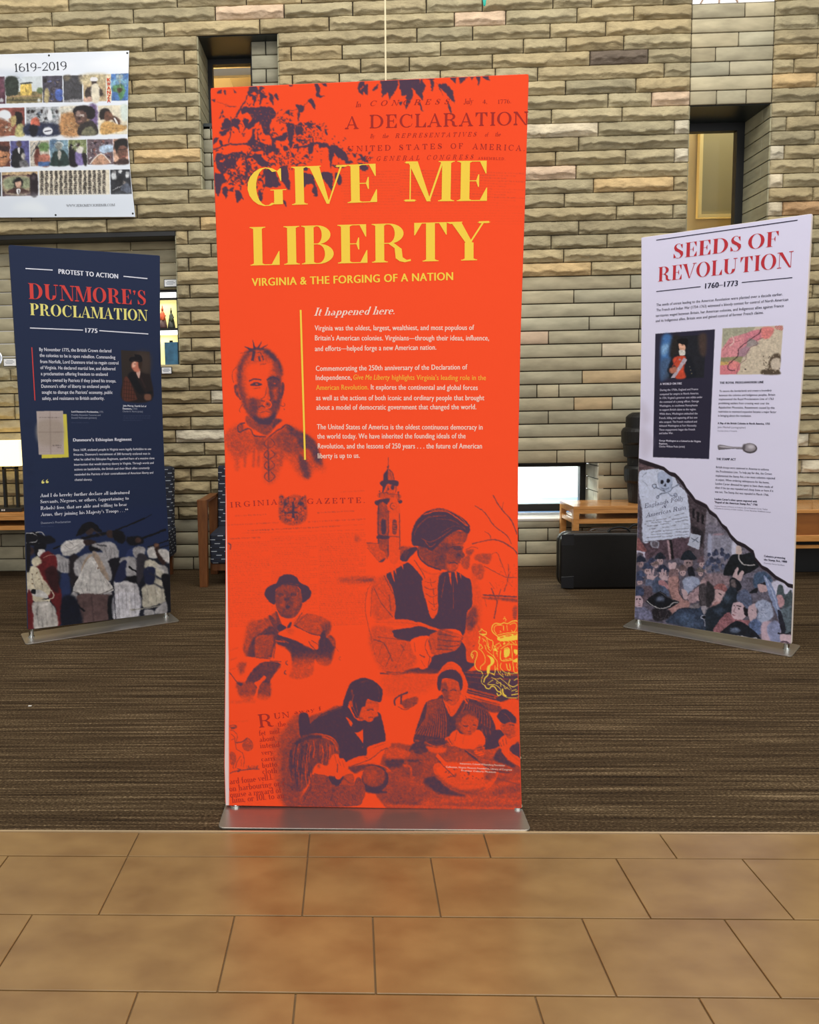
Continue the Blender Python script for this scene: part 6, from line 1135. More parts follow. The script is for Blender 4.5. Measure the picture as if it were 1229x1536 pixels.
for t_,a,b,c,d,cap,tr,sl in (('In',533.6,161,541.7,160.3,8,0,.25),('CONGRESS',555.9,159.3,675,156.3,8,.55,.25),('July',695.7,157,710.7,155,8,0,.25),('4,',724,155.8,731,155.8,6,0,0),('1776.',747.3,155.8,766.8,155,6,.05,0),('A',517.3,194,538.5,193.4,19,0,0),('DECLARATION',554.7,192.6,792.5,187.5,20,.06,0),('By',555.5,207.3,563,207,6,0,.25),('the',574.3,207.2,583.2,207,6.5,0,.25),('REPRESENTATIVES',593,207,715.5,204.6,6.5,.35,.25),('of',727.7,205,733.4,205,6.5,0,.25),('the',743,204.6,751.3,204.6,6.5,0,.25),('UNITED',522.2,227.4,586,225.7,8,.3,0),('STATES',599.2,225.4,663,223.3,8,.3,0),('OF',676.2,223.3,694.4,223,8,.3,0),('AMERICA.',708.7,223.8,787,226.7,8.5,.3,0),('In',547.4,241.4,556.4,241,6.5,0,.25),('GENERAL',565.3,241.4,629.6,240,6.8,.5,.25),('CONGRESS',640.7,239.7,710.7,238.8,6.8,.5,.25),('ASSEMBLED,',717,239.3,758,240.4,3.8,.2,0),
 ('IRGINIA',346.4,761.3,416.4,756.6,8,.25,0),('GAZETTE.',461.3,755.9,547.4,754,8,.25,0),
 ('R',389.4,1091.4,410.9,1089.2,20,0,0),('UN',412,1078.5,434.5,1075.8,8.6,.05,0),('away f',442,1070.9,483,1065,6,.1,0),('the',417.3,1089.7,429.2,1088.7,7.5,0,0),('fet',388.9,1103.2,399,1102.6,8,0,0),('mul',405,1101,419.5,1099.6,8,0,0),('about',390,1112.8,413,1110.2,8,0,0),('intend',390.5,1122,419.5,1119.8,8,0,0),('very',392.6,1132.2,410.4,1130.6,7.5,0,0),('carri',392.6,1141.8,413,1140.2,7.5,0,0),('butto',394.2,1151.5,416.3,1149.4,8,0,0),('cloth',394.2,1160.6,416.3,1159,8,0,0),('ard fome vell.l.',345.4,1176.2,409.8,1169.2,9,0,0),('on harbouring or c',344.8,1187,428,1177.8,9,0,0),('omise a reward of',345.9,1196,422.7,1188.6,9,0,0),('him, or 10l. to an',348.6,1204,427,1196.6,9,0,0)): lines([(t_,a,b,c,d,cap)],plM,I_d,mainB,track=tr,slant=sl,off=.0016,name='old_print_line',**K)
# ---------------------------------------------------------------- the navy banner's print
def ident(c,xs,ys): return c
A=Paint(8,360,264,955,1.7,3,[31,43,72])
A.at(30,760,5.2298)
A.f("0,60 600,60 1229,60 1229,960 0,1020",(30,42,76),30,.8)
D=(17,18,24); W=(186,184,182); W2=(150,149,152); CR=(190,182,160); RD=(92,28,32)
A.f("280,420 420,400 700,420 1180,420 1200,900 60,1020 60,700 200,500",(24,27,38),14)
A.f("320,540 390,540 390,720 330,940 320,900",(36,48,84),6)
A.s("260,330 380,290 560,230 740,190 980,90",13,D,1); A.s("980,92 1035,60",5,D,1); A.s("900,270 1145,180",16,D,1); A.s("1000,320 1170,262",9,D,1); A.s("1080,330 1170,300",7,D,1)
A.f("440,235 480,150 545,118 600,140 640,200 560,190 500,200",D,1); A.e(545,190,34,34,(52,42,42),4); A.f("500,150 600,150 640,205 560,170 470,230",D,2)
A.f("260,60 300,60 300,70",D); A.s("480,250 700,205",22,D,2); A.s("560,170 640,230",8,(60,48,46),3)
A.f("320,320 345,280 420,258 500,258 512,300 470,350 400,382 340,385 322,350",W,2); A.s("340,360 430,340 500,300",7,W2,3); A.s("350,300 450,275",6,(160,158,158),3)
A.f("500,262 570,260 600,290 560,300 510,300",(44,34,34),2); A.f("540,310 600,290 690,285 680,330 560,350",D,2)
A.f("560,300 680,275 740,290 775,350 770,410 700,430 655,380 640,340",W2,2); A.s("600,300 680,310",7,D,2); A.s("700,330 720,420",5,(105,105,110),2); A.s("740,330 745,410",5,(105,105,110),2)
A.f("280,380 340,390 400,430 410,500 340,520 285,480",W2,2); 
for x in (310,335,360,385): A.s("%d,430 %d,510"%(x,x+5),6,(90,90,96),2)
A.f("680,195 720,185 730,240 690,240",(58,44,42),3); A.f("730,200 800,190 830,260 790,290 740,260",D,3); A.f("840,240 960,240 960,290 860,300",D,2); A.e(925,265,26,22,(66,50,46),4)
A.f("390,400 450,380 500,500 470,560 420,640 390,560",(34,30,34),5); A.f("690,430 800,400 840,470 820,580 730,590",(22,22,30),4)
A.f("430,430 520,370 650,360 700,450 720,560 650,620 600,560 440,540",W2,3); A.f("540,375 570,385 500,500 480,500 500,430",(158,142,126),2); A.f("570,370 610,370 700,560 660,560",(150,134,120),2)
A.f("412,655 470,530 560,390 640,520 735,640 700,672 560,700 450,680",W,1); 
for p in ("560,480 540,690","620,500 660,680","500,520 470,650","590,560 600,690"): A.s(p,5,(140,139,140),3)
A.s("412,660 560,702 735,645",7,(90,86,84),1); A.e(612,480,6,9,(120,100,90),1)
A.f("385,735 415,665 450,690 440,740",W2,2); A.f("655,680 720,670 715,720 680,710",W2,2)
A.f("455,690 660,690 705,710 695,895 480,930 460,800",(84,66,66),2); A.s("560,700 580,920",6,(56,44,46),3); A.s("500,740 490,900",8,(70,55,56),4); A.s("450,770 510,825",14,D,1); A.f("695,700 780,740 730,900 695,890",D,2)
A.f("735,600 780,585 910,595 940,700 935,850 860,882 738,888 750,740",(178,177,182),2); A.f("740,690 938,690 935,850 860,882 738,888",(196,196,206),4,.6); A.s("800,620 810,860",5,(150,149,155),3); A.s("870,700 880,860",5,(155,154,160),3); A.s("735,620 750,880",5,(30,30,40),1)
A.f("850,340 910,330 900,400 830,395",(40,52,92),2); A.f("800,400 900,400 930,470 790,450",W2,2); A.f("790,440 840,430 830,560 740,590",(32,38,66),2); A.f("840,450 930,440 940,540 840,545",W2,3); A.s("850,470 940,525",16,D,1); A.f("890,320 975,320 975,380 900,400",W2,2); A.f("850,550 950,545 940,600 860,590",D,2)
A.f("920,380 1000,400 960,560 920,600",(48,46,54),4); A.f("1000,330 1060,315 1080,400 1010,395",W,2); A.f("1055,290 1090,300 1100,360 1150,430 1120,460 1070,380",(46,32,30),2); A.e(1070,303,18,16,(110,80,66),3)
A.f("1080,340 1170,345 1175,440 1130,420",W,3); A.f("980,430 1060,430 1150,540 1180,710 1100,760 970,790 960,700 955,640 990,600",(176,172,158),2); A.f("975,490 1060,480 1050,600 985,600",(30,36,62),4); A.s("1010,520 1150,590",14,(40,44,58),3); A.s("1040,600 1170,660",12,(52,54,62),3); A.s("1060,520 1070,760",5,(130,128,120),3); A.f("1070,460 1150,470 1160,540 1100,500",W,2,.8)
A.f("1110,540 1180,560 1190,840 1150,830 1140,700",D,2); A.f("1060,810 1140,740 1155,830 1070,840",W2,2); A.f("975,812 1040,808 1050,850 985,860",W2,2); A.s("860,808 980,798 1090,778",8,(132,130,124),1); A.s("860,808 900,812",9,(150,148,140),1)
A.f("40,215 100,200 150,210 150,290 45,300",D,2); A.s("42,212 90,207 140,240 120,275 45,285",6,(176,176,178),1); A.s("120,205 170,200 200,240 195,275 140,290",7,(176,176,178),1); A.f("130,215 190,225 240,230 280,262 250,290 150,290",D,2)
A.e(85,350,30,34,(52,38,36),5); A.f("110,300 200,290 200,330 130,400",D,3); A.f("150,335 200,345 160,390 140,380",W,1)
A.f("200,350 270,380 292,440 290,560 330,700 330,900 290,940 280,800 230,720 140,520 140,420",RD,2); A.f("200,490 290,480 300,680 220,600",(48,22,26),6); A.s("180,400 240,378 285,382",5,(150,110,100),1); A.f("90,420 140,390 170,440 110,470",CR,2)
A.f("50,500 130,470 180,560 240,650 200,720 90,740 60,680",CR,2); A.s("150,540 265,690 225,740 255,790",7,(186,176,158),1)
for x,y in ((95,530),(130,520),(150,570),(175,605),(95,570),(100,605)): A.e(x,y,6,6,(110,90,72),1)
A.f("65,650 160,655 215,690 210,720 60,680",W,1); A.f("90,650 122,650 122,680 90,680",D,0); A.f("90,700 150,730 230,730 215,750 100,745",CR,1); A.s("100,745 160,755 220,745",7,D,1)
A.f("55,680 95,690 110,960 60,965",RD,2); A.f("100,755 230,750 280,820 290,945 120,965 105,860",(172,168,164),2); A.s("140,780 130,850",6,(90,86,84),3); A.s("200,780 210,940",6,(140,136,132),4); A.s("250,830 260,930",5,(140,136,132),4)
A.f("330,720 420,700 470,800 480,930 330,945",(16,20,34),6); A.f("48,300 80,290 80,480 50,500",D,3)
for p in ("350,300 400,330 470,290","380,270 420,300","700,300 720,360 700,420","660,320 690,400","470,420 500,470","600,440 590,500","640,520 700,620","520,600 530,690","480,640 500,685","770,620 780,870","830,640 840,800","900,620 905,840","1000,640 1010,770","1110,620 1120,730","1010,450 1000,500","890,420 920,460","130,800 150,940","250,770 262,860","170,860 180,950","90,520 120,640","160,560 190,680"): A.s(p,4,(92,90,94),1.5,.6)
for p in ("360,275 450,262","450,470 470,560","560,420 600,470","660,600 700,640","760,600 890,602","860,700 868,860","1060,620 1090,700","1030,330 1060,322","140,770 220,765","600,620 640,690"): A.s(p,6,(214,212,208),2,.6)
# small portrait of an officer in a plaid coat
A.at(175,515,16.17)
A.f("105,165 800,205 850,1385 150,1370",(46,40,38),3,curve=False); A.f("450,250 800,250 800,700 620,700",(62,52,48),60)
A.f("140,1370 180,850 260,800 400,680 560,700 720,740 820,800 850,1385",(34,28,30),10)
A.f("180,860 270,820 360,1000 480,1300 470,1370 150,1370",(84,48,40),14); 
for k in range(5): A.s("%d,900 %d,1370"%(190+k*60,170+k*62),12,(40,26,26),4,.8)
for k in range(5): A.s("160,%d 460,%d"%(930+k*95,960+k*95),12,(40,26,26),4,.7)
A.f("270,780 400,690 520,900 700,1200 850,1230 850,1150 560,1230 380,980",(18,20,26),8); A.f("480,700 560,660 575,720 545,850 500,780",(196,160,148),4); A.s("560,780 700,1080",14,(80,50,50),6,.7)
A.f("380,470 520,450 560,500 580,600 540,690 450,690 400,640 360,570",(186,116,96),5); A.f("400,460 470,455 450,560 380,580",(226,178,156),8); A.s("420,500 470,500",16,(90,50,44),5); A.s("395,600 430,610",12,(150,70,64),5); A.f("530,450 620,440 600,620 540,600",(50,38,32),7)
A.f("300,400 340,340 440,320 430,270 500,270 580,290 620,360 620,440 540,460 460,430 340,440",(20,20,26),4); A.s("360,410 560,430",14,(90,70,62),6,.6); A.f("680,1240 820,1240 830,1370 690,1370",(110,76,62),10)
# copy of the proclamation on a yellow card
A.at(40,600,6.145)
A.f("125,125 368,130 388,528 140,538",(206,196,76),1,curve=False); A.f("90,103 335,100 346,500 112,505",(176,164,160),1,curve=False)
A.f("110,200 320,200 320,400 120,400",(164,152,142),14)
for i in range(26): A.text(112+i*.3,332,122+i*14,6,(96,86,82),.45)
A.s("215,105 222,500",4,(120,105,100),2); A.s("105,297 345,295",4,(120,105,100),2); A.text(115,310,163,10,(70,60,60),.8); A.text(240,320,420,14,(60,52,52),.7); A.text(280,315,440,12,(60,52,52),.7)
A.text(890,1140,147,7,(150,156,176),.35); A.text(890,1145,167,7,(150,156,176),.35); A.text(890,1065,187,7,(150,156,176),.35); A.text(413,572,209,7,(150,156,176),.35); A.text(132,250,1167,7,(150,156,176),.35)
for p in ("-10,180 40,230 -10,260","-10,560 60,590 0,640","0,640 90,670 10,700","10,760 80,780 20,820"): A.f(p,(27,38,64),16,.5)  # soft darker patches paint in the shading of fabric folds
E_L=([(13,367),(22.5,510),(28.6,600),(34.6,700),(38,800),(39.8,880),(41.5,945)],[(240.3,383),(240.9,503),(243,586),(247,697),(254.3,821),(256.8,919)])
A.at(0,0,1); M_=A.region('30,785 265,785 265,955 30,955',2); A.warp(M_,((1.6,.5),(3.2,.7))); w_=np.clip(np.abs(A.c-np.array([30,42,76])).sum(-1)/50,0,1); A.grain(M_*w_,((1.2,.06),(3,.10),(7,.10)))
printed('printed_face',plL,E_L,A,320,leftB,M_print,ident,inset=.003)
def letters(rows,pl,name,m,parent,label,cap,font='sans',off=.0022,**k):
    for r in rows:
        L=Letters()
        kk=dict(k); kk.update(r[6] if len(r)>6 else {}); write(L,pl,r[0],r[1],r[2],r[3],r[4],(r[5] if len(r)>5 and r[5] else cap),font=kk.pop('font',font),off=off,**kk); flush(L,name.replace('lettering','line'),m,parent)
def zz(ox,oy,sc,rows,**kw): return [(r[0],ox+r[1]/sc,oy+r[2]/sc,ox+r[3]/sc,oy+r[4]/sc)+tuple(r[5:]) for r in rows]
I_lw=ink('ink_white',(218,222,236)); I_lr=ink('ink_coral',(206,70,66)); I_ly=ink('ink_pale_yellow',(226,220,130)); I_lg=ink('ink_grey_blue',(140,148,170))
for nm,tx,a,b,c,d,cap,m_,lb in (('title_lettering','DUNMORE\'S',43.2,448.3,219,457.8,23.5,I_lr,'coral roman capitals reading DUNMORE\'S'),('title_lettering','PROCLAMATION',45.4,472.6,221.9,481.5,17.6,I_ly,'pale yellow capitals reading PROCLAMATION')):
    L=Letters(); write(L,plL,tx,a,b,c,d,cap,font='serif',t=.19,h=.03); flush(L,nm,m_,leftB,lb)
lines([('PROTEST TO ACTION',87.7,410.5,177.3,418,7),('1775',128,498.7,146.3,499.6,6.6)],plL,I_lw,leftB,bold=.065,name='heading_line')
for r in ((38.2,402.8,79,405.2),(185.2,414.5,221,418),(44.9,492,124.5,495.2),(149,496,222.4,501)): L=Letters(); rule(L,plL,*r,1.5); flush(L,'rule',I_lw,leftB)
rows=zz(0,350,4.238,[('By November 1775, the British Crown declared',250,748,708,757),('the colonies to be in open rebellion. Commanding',252,785,733,798),('from Norfolk, Lord Dunmore tried to regain control',255,825,753,834),('of Virginia. He declared martial law, and delivered',257,863,733,871),('a proclamation offering freedom to enslaved',260,902,685,906),('people owned by Patriots if they joined his troops.',262,943,738,948),('Dunmore\'s offer of liberty to enslaved people',263,982,698,983),('sought to disrupt the Patriots\' economy, public',266,1020,716,1021),('safety, and resistance to British authority.',268,1059,663,1058)])
rows=[r+(5.0,) for r in rows]
rows+= [r+(3.4,) for r in zz(40,600,6.145,[('Since 1639, enslaved people in Virginia were legally forbidden to use',430,470,1148,460),('firearms. Dunmore\'s recruitment of 300 formerly enslaved men in',432,513,1137,503),('what he called his Ethiopian Regiment, sparked fears of a massive slave',435,558,1177,545),('insurrection that would destroy slavery in Virginia. Through words and',437,605,1170,588),('actions on battlefields, the British and their Black allies constantly',440,650,1133,635),('reminded the Patriots of their contradictions of American liberty and',442,697,1167,678),('chattel slavery.',443,745,603,742)])]
rows+= zz(40,600,6.145,[('Dunmore\'s Ethiopian Regiment',428,382,968,375,4.6,dict(bold=.06)),('John Murray, Fourth Earl of',887,60,1103,65,2.6,dict(bold=.06)),('Dunmore,',885,87,970,88,2.6,dict(bold=.06)),('Lord Dunmore\'s Proclamation,',413,115,662,117,2.6,dict(bold=.06))])
letters(rows,plL,'body_lettering',I_lw,leftB,'small white paragraphs of the navy banner',5,bold=.02)
rows=zz(40,600,6.145,[('1765',978,88,1020,88,2.5),('Charles X. Harris (artist)',885,112,1070,114,2.5),('1775',668,118,705,118,2.5),('Possibly Alexander Cameron and',413,145,680,147,2.5),('Donald McDonald (printers)',413,172,645,172,2.5),('Dunmore\'s Proclamation',132,1143,405,1130,3.2)])
letters(rows,plL,'caption_lettering',I_lg,leftB,'grey blue captions of the navy banner',2.6,bold=.02)
rows=zz(40,600,6.145,[('And I do hereby further declare all indentured',125,895,947,865),('Servants, Negroes, or others, (appertaining to',127,952,940,918),('Rebels) free, that are able and willing to bear',128,1012,925,975),('Arms, they joining his Majesty\'s Troops . . .\"',130,1070,935,1030)])
letters(rows,plL,'quote_lettering',I_lw,leftB,'white serif quotation on the navy banner',5.2,font='serif',t=.17,h=.06)
L=Letters(); write(L,plL,'“',62.8,731.5,73.7,730.5,11,font='serif'); flush(L,'quote_mark',I_ly,leftB,'pale yellow quotation mark')
L=Letters(); rule(L,plL,47.7,521,52.4,600.6,1.3); flush(L,'red_rule',I_lr,leftB,'thin coral rule beside the first paragraph')
# ---------------------------------------------------------------- the white banner's print
BG=[218,217,242]
A=Paint(948,315,1226,975,1.7,3,BG)
# fabric tone, dark panel, portrait
A.at(0,0,1); A.f("983.5,500.7 1072.9,494 1064,688.5 979.8,685.8",(40,38,58),0,curve=False)
A.at(975,485,5.852)
A.f("105,125 497,97 475,478 98,482",(30,32,40),1,curve=False); A.f("105,125 200,118 190,300 120,480 98,482",(66,110,168),12); A.f("105,200 170,180 150,260 110,280",(150,190,225),10,.7); A.f("100,330 190,320 160,480 98,482",(70,90,120),10,.8)
A.f("200,120 260,115 250,300 170,290",(36,34,34),14); A.f("430,110 497,100 490,280 440,260",(70,56,52),12)
A.f("155,410 200,300 255,270 330,275 370,330 400,470 200,482 170,440",(22,26,36),2); A.f("205,310 260,285 320,300 300,400 315,478 225,482 240,400 210,360",(196,74,50),2); A.f("300,300 330,320 220,478 185,480",(176,166,180),1,curve=False); A.s("250,300 200,380",9,(150,60,48),1); A.f("170,400 230,380 235,425 190,440",(176,110,90),2)
A.f("255,180 300,165 315,200 305,250 275,250 258,215",(216,168,144),1); A.f("258,240 305,235 310,275 265,280",(210,206,200),1); A.f("240,160 250,140 330,135 325,215 310,190 260,178",(18,18,22),1); A.e(265,318,9,9,(150,140,150),1)
A.s("280,190 295,190",4,(90,60,50),1)
for x,y in ((350,380),(360,410),(370,440)): A.e(x,y,4,4,(150,140,110),1)
# old map
A.f("640,45 1172,18 1140,447 615,450",(196,184,164),0,curve=False)
A.f("640,45 930,30 880,100 760,190 640,250",(160,160,140),1,curve=False); A.f("630,230 700,130 830,90 960,50 1000,120 870,210 800,290 624,302",(206,138,146),1,curve=False); A.f("980,40 1090,40 1060,120 990,130",(212,128,126),3); A.f("850,90 960,60 975,130 900,190 830,200",(200,126,140),4); A.f("790,230 860,200 880,230 830,290 780,300",(164,130,144),4)
A.f("624,300 820,290 800,345 621,345",(140,136,104),1,curve=False); A.f("621,335 790,345 770,372 618,380",(196,164,104),1,curve=False); A.f("618,370 800,350 790,410 760,447 616,450",(206,124,134),1,curve=False); A.f("700,330 780,340 770,400 700,380",(210,130,130),5); A.f("880,130 960,170 940,190 850,210 860,160",(150,140,140),4)
for k in range(60): A.text(*((lambda x:(x,x+random.uniform(8,26)))(random.uniform(650,1080))),random.uniform(50,430),4,(120,96,96),.35)
for k in range(4): A.text(900,1110,170+k*80,5,(140,126,112),.4)
A.s("980,45 960,90 900,130 820,190 780,230 770,290 690,365 700,410 750,415",6,(56,36,46),.5); A.s("1000,125 940,150 945,185 880,215 850,270 840,320 800,350 770,400 765,445",4,(110,80,84),.5); A.s("640,240 700,180 800,150",4,(150,90,96),.5); A.s("720,110 740,160 700,200",10,(222,190,184),1)
A.f("1060,310 1090,270 1140,270 1150,330 1130,400 1145,447 985,447 985,410 1040,400 1045,340",(84,72,60),4); A.f("1075,320 1140,310 1140,400 1070,395",(192,180,164),2)
for _ in range(60): A.e(random.uniform(990,1145),random.uniform(270,445),5,5,random.choice(((60,50,44),(190,176,154))),1,.8)
A.f("1075,320 1138,312 1136,395 1072,390",(196,184,168),2); A.e(840,405,8,7,(50,44,50),1); A.f("1100,25 1165,22 1165,62 1110,50",(180,70,80),1,.8,hatch=(.8,14,.2))
# spoon
A.at(1060,660,7.677)
A.f("130,70 150,55 200,60 300,78 420,82 420,100 300,98 180,108 140,112",(112,108,116),1); A.f("140,70 200,68 300,84 400,88 400,92 200,88",(180,176,186),2); A.s("135,105 200,106 300,100 420,104",4,(44,38,44),1)
A.e(500,95,85,58,(60,54,60),1,1,.05); A.e(497,88,76,48,(146,142,150),3,1,.05); A.e(515,78,40,24,(196,192,202),10); A.f("420,60 450,50 440,130 420,110",(90,84,92),5); A.s("560,70 580,95 560,130",7,(70,64,70),2)
# protest scene under a torn edge
edge=[(950,688),(959.3,692),(971.4,697),(982,700),(995.8,704),(1004,711),(1012.7,715),(1018,720),(1025.4,729),(1029.6,736),(1038,747),(1043.4,754),(1060.3,762),(1064.5,770),(1075,777),(1083.4,790),(1090,796),(1096.5,806),(1105.6,816),(1117.3,821),(1130.3,831),(1132.9,840),(1143.3,853),(1151,857),(1164,868),(1177,875),(1182.4,880),(1198,884)]
A.at(0,0,1); A.f(np.array(edge+[(1200,978),(945,978)]),(92,84,96),0,curve=False)
A.at(945,680,9.454)
A.f("130,140 380,200 820,620 1100,740 1140,1500 80,1500 110,900 150,700",(84,70,78),4); A.f("130,150 240,170 380,220 150,275",(98,72,74),3)
A.f("820,600 940,680 1095,760 1080,1310 1000,1300 1010,1150 860,1120 850,800",(74,60,66),2); 
for x,y in ((905,850),(970,900),(1035,935)): A.f([[x-18,y-75],[x+18,y-60],[x+18,y+75],[x-18,y+65]],(26,22,30),1,curve=False); A.s([[x+20,y-50],[x+20,y+60]],5,(120,104,106),1)
A.f("1095,770 1229,860 1229,1500 1080,1480",(132,124,134),3); A.f("860,1030 1040,1120 1020,1300 990,1300",(40,34,42),3)
A.f("240,1240 830,1200 850,1300 760,1513 200,1500 150,1280",(88,64,74),4); A.f("300,1250 410,1255 400,1340 310,1325",(150,150,164),1); A.f("320,1260 395,1265 385,1330 325,1315",(104,94,104),1)
A.f("110,1190 160,1250 240,1390 100,1370",(150,84,80),2); A.f("95,1370 215,1400 215,1513 95,1460",(196,190,208),1,curve=False); A.f("125,1405 190,1420 190,1450 125,1435",(110,84,90),1)
A.f("135,270 240,232 360,222 470,240 560,310 640,350 690,450 800,560 830,700 845,850 862,1000 850,1185 700,1195 520,1225 430,1235 300,1245 260,1265 185,1255 170,1050 180,900 150,700 130,500",(198,208,228),1); A.s("185,1255 300,1247 520,1225 700,1197 850,1187",7,(96,96,110),1); A.s("150,640 180,900 172,1050 186,1250",6,(120,120,136),1); A.s("835,720 862,1000 850,1185",6,(104,104,120),1)
for p in ("170,340 240,260 215,300","180,390 235,440 250,465","380,260 400,245","160,610 200,615"): A.s(p,8,(140,152,176),2)
A.f("400,290 440,250 500,265 560,300 600,350 605,440 575,520 520,550 450,520 430,450 405,380",(164,180,208),2); A.s("400,290 405,400 445,520 520,552 580,510 605,430",5,(92,104,132),1); A.e(460,405,26,28,(26,26,40),1); A.e(545,390,28,30,(26,26,40),1); A.f("505,425 485,465 520,470",(40,44,64),1); A.s("445,490 500,510 560,480",8,(70,80,106),1)
for p in ("340,465 440,510 520,555 600,600 660,590","700,440 620,480 560,540 440,580 390,620"): A.s(p,30,(178,192,216),1); A.s(p,7,(60,64,88),1)
A.e(350,465,26,26,(178,192,216),1); A.ring(350,465,26,7,(60,64,88)); A.ring(650,595,24,7,(60,64,88)); A.ring(395,618,20,7,(60,64,88))
for i,(x0,x1,y0,y1) in enumerate(((225,350,965,950),(370,520,945,925),(560,580,905,900),(630,780,880,845),(210,230,1005,1000),(300,450,990,970),(480,590,965,960),(600,820,940,900),(250,400,1030,1022),(430,560,1005,992),(640,830,970,940),(280,380,1075,1060),(460,560,1050,1040),(590,650,1030,1020),(760,830,1002,998),(300,450,1112,1100),(470,600,1100,1085),(610,840,1085,1060),(300,440,1145,1140),(450,600,1140,1130),(650,840,1115,1108),(240,440,1195,1180),(460,620,1185,1170),(640,840,1165,1150))): A.s([[x0,y0],[(x0+x1)/2,(y0+y1)/2+3],[x1,y1]],6,(84,84,98),1)
A.s("565,1230 600,1513",62,(30,24,30),1); A.s("548,1235 578,1513",34,(168,132,134),1); A.s("560,1235 592,1513",8,(110,80,84),1)
A.f("860,1130 1010,1165 985,1370 825,1300 850,1210",(180,188,204),1,curve=False); A.s("870,1200 980,1260",10,(70,80,100),1); A.s("970,1190 890,1260",10,(70,80,100),1)
A.f("1100,1160 1160,1160 1180,1240 1190,1420 1090,1400 1120,1250",(184,188,208),3); A.e(1135,1190,22,30,(200,204,222),3)
A.s("115,900 110,1190",30,(96,100,130),4,.6)
# crowd: heads and hats
A.at(940,820,9.454)
A.f("130,140 300,180 420,120 560,190 760,160 1000,190 1229,140 1229,1400 100,1200",(92,84,98),6)
def hat(x,y,r,c=(34,38,54),sk=(178,140,136)):
    A.e(x,y+r*.75,r*.62,r*.62,sk,2); A.e(x-r*.2,y+r*.7,r*.1,r*.1,(50,40,46),1); A.e(x+r*.2,y+r*.7,r*.1,r*.1,(50,40,46),1); A.f([[x-r,y+r*.3],[x-r*.5,y-r*.7],[x+r*.3,y-r*.8],[x+r*1.05,y+r*.2],[x,y+r*.35]],c,2)
for x,y,r,c in ((200,190,75,(36,44,66)),(360,210,60,(54,60,92)),(480,150,75,(30,36,50)),(300,290,75,(56,66,96)),(880,150,110,(26,34,46)),(1080,200,75,(100,74,80)),(1180,130,60,(70,84,124)),(1150,290,70,(66,80,124)),(920,330,55,(52,46,60)),(800,320,70,(110,86,84)),(520,330,85,(40,48,72)),(1050,340,60,(104,92,88)),(1200,400,50,(56,62,92)),(420,240,45,(120,96,92)),(720,300,50,(100,84,88)),(200,400,70,(62,76,112)),(190,460,60,(56,66,100))): hat(x,y,r,c,random.choice(((170,134,132),(150,120,118),(186,150,146))))
A.f("870,300 930,290 975,420 880,400",(26,28,40),2); A.f("1060,480 1110,440 1229,560 1060,540",(176,140,136),2)
for hx,hy in ((355,420),(530,420)):
    A.f([[hx-55,hy+50],[hx-60,hy-20],[hx-20,hy-10],[hx+30,hy-10],[hx+60,hy+20],[hx+50,hy+60]],(196,160,160),1)
    for dx,dy in ((-62,-60),(-12,-105),(28,-85),(-35,-95) if hx>400 else (34,-110)): A.s([[hx+dx*.5,hy],[hx+dx,hy+dy]],17,(196,160,160),1)
    A.s([[hx+40,hy+20],[hx+85,hy-10]],16,(196,160,160),1)
A.f("280,470 400,480 420,580 290,570",(96,108,140),2); A.f("380,480 470,440 620,700 500,660 360,640 370,560",(72,86,116),4); A.f("470,470 570,510 610,620 540,560 465,540",(186,120,122),2); A.f("250,560 360,570 350,720 230,800 230,640",(98,78,86),3)
A.f("590,240 620,230 640,240 690,215 710,240 690,320 620,330",(200,164,162),1); A.f("615,330 720,330 735,430 610,440",(122,92,92),2); A.f("605,440 740,440 750,640 800,740 900,780 880,870 740,880 640,970 590,880 560,760 640,740 600,600",(178,124,112),3); A.s("745,440 740,620 800,740",9,(60,44,50),1); A.s("600,600 650,760",6,(120,80,80),1)
for k in range(9): A.s([[650,480+k*28],[735,500+k*30]],4,(130,88,84),1,.7)
A.f("800,480 880,420 1000,440 1050,520 960,580 920,640 880,680 820,620",(150,162,190),3); 
for _ in range(14): A.ring(random.uniform(840,1010),random.uniform(450,580),random.uniform(10,24),5,random.choice(((112,122,152),(184,192,214))),0,200)
A.f("780,600 860,640 880,720 820,740",(196,160,158),2); A.f("870,700 1020,560 1040,640 1010,760 920,800",(170,132,134),3); A.s("1040,540 960,600 960,640 900,640 870,700",7,(44,36,44),1)
A.f("130,560 240,590 230,700 120,690",(58,70,104),2); A.f("120,710 220,715 220,860 120,850",(198,160,164),2); 
for x,y in ((145,745),(190,745)): A.e(x,y,10,13,(44,36,44),1)
A.e(185,830,16,8,(120,70,76),1); A.s("185,770 175,800 195,805",6,(90,60,66),1); A.f("110,870 240,860 340,920 380,1010 300,1040 110,990",(106,106,136),4)
A.f("380,880 600,900 640,970 560,1030 400,1050",(34,30,36),3)
for _ in range(30): A.e(random.uniform(395,620),random.uniform(900,1030),7,7,(84,76,78),2,.7)
A.f("280,760 460,640 500,640 640,740 720,760 745,790 640,860 560,890 460,890 320,820",(20,22,30),1); A.s("285,765 380,840 500,875 600,850 660,800 735,785",13,(176,170,164),1); A.s("470,640 640,745 730,765",6,(110,104,108),1); A.e(470,770,78,62,(20,24,34),2); A.e(480,740,60,40,(96,108,134),12,.9)
A.f("560,1060 640,970 760,880 1000,860 1180,880 1229,900 1229,1230 900,1150 620,1090",(44,58,82),3); A.e(850,1020,120,80,(70,96,132),26,.7); A.e(960,1100,120,40,(78,100,136),20,.6); A.s("650,980 760,885 1000,865",7,(20,22,32),1); A.f("890,860 1010,800 1030,870",(120,110,112),2)
A.f("1030,560 1080,525 1160,530 1220,600 1229,760 1160,860 1100,940 1060,860 1020,760 1030,640",(64,56,60),2)
for k in range(7): A.s([[1060+k*20,560],[1045+k*26,680],[1080+k*12,830]],6,(120,110,112),2,.7)
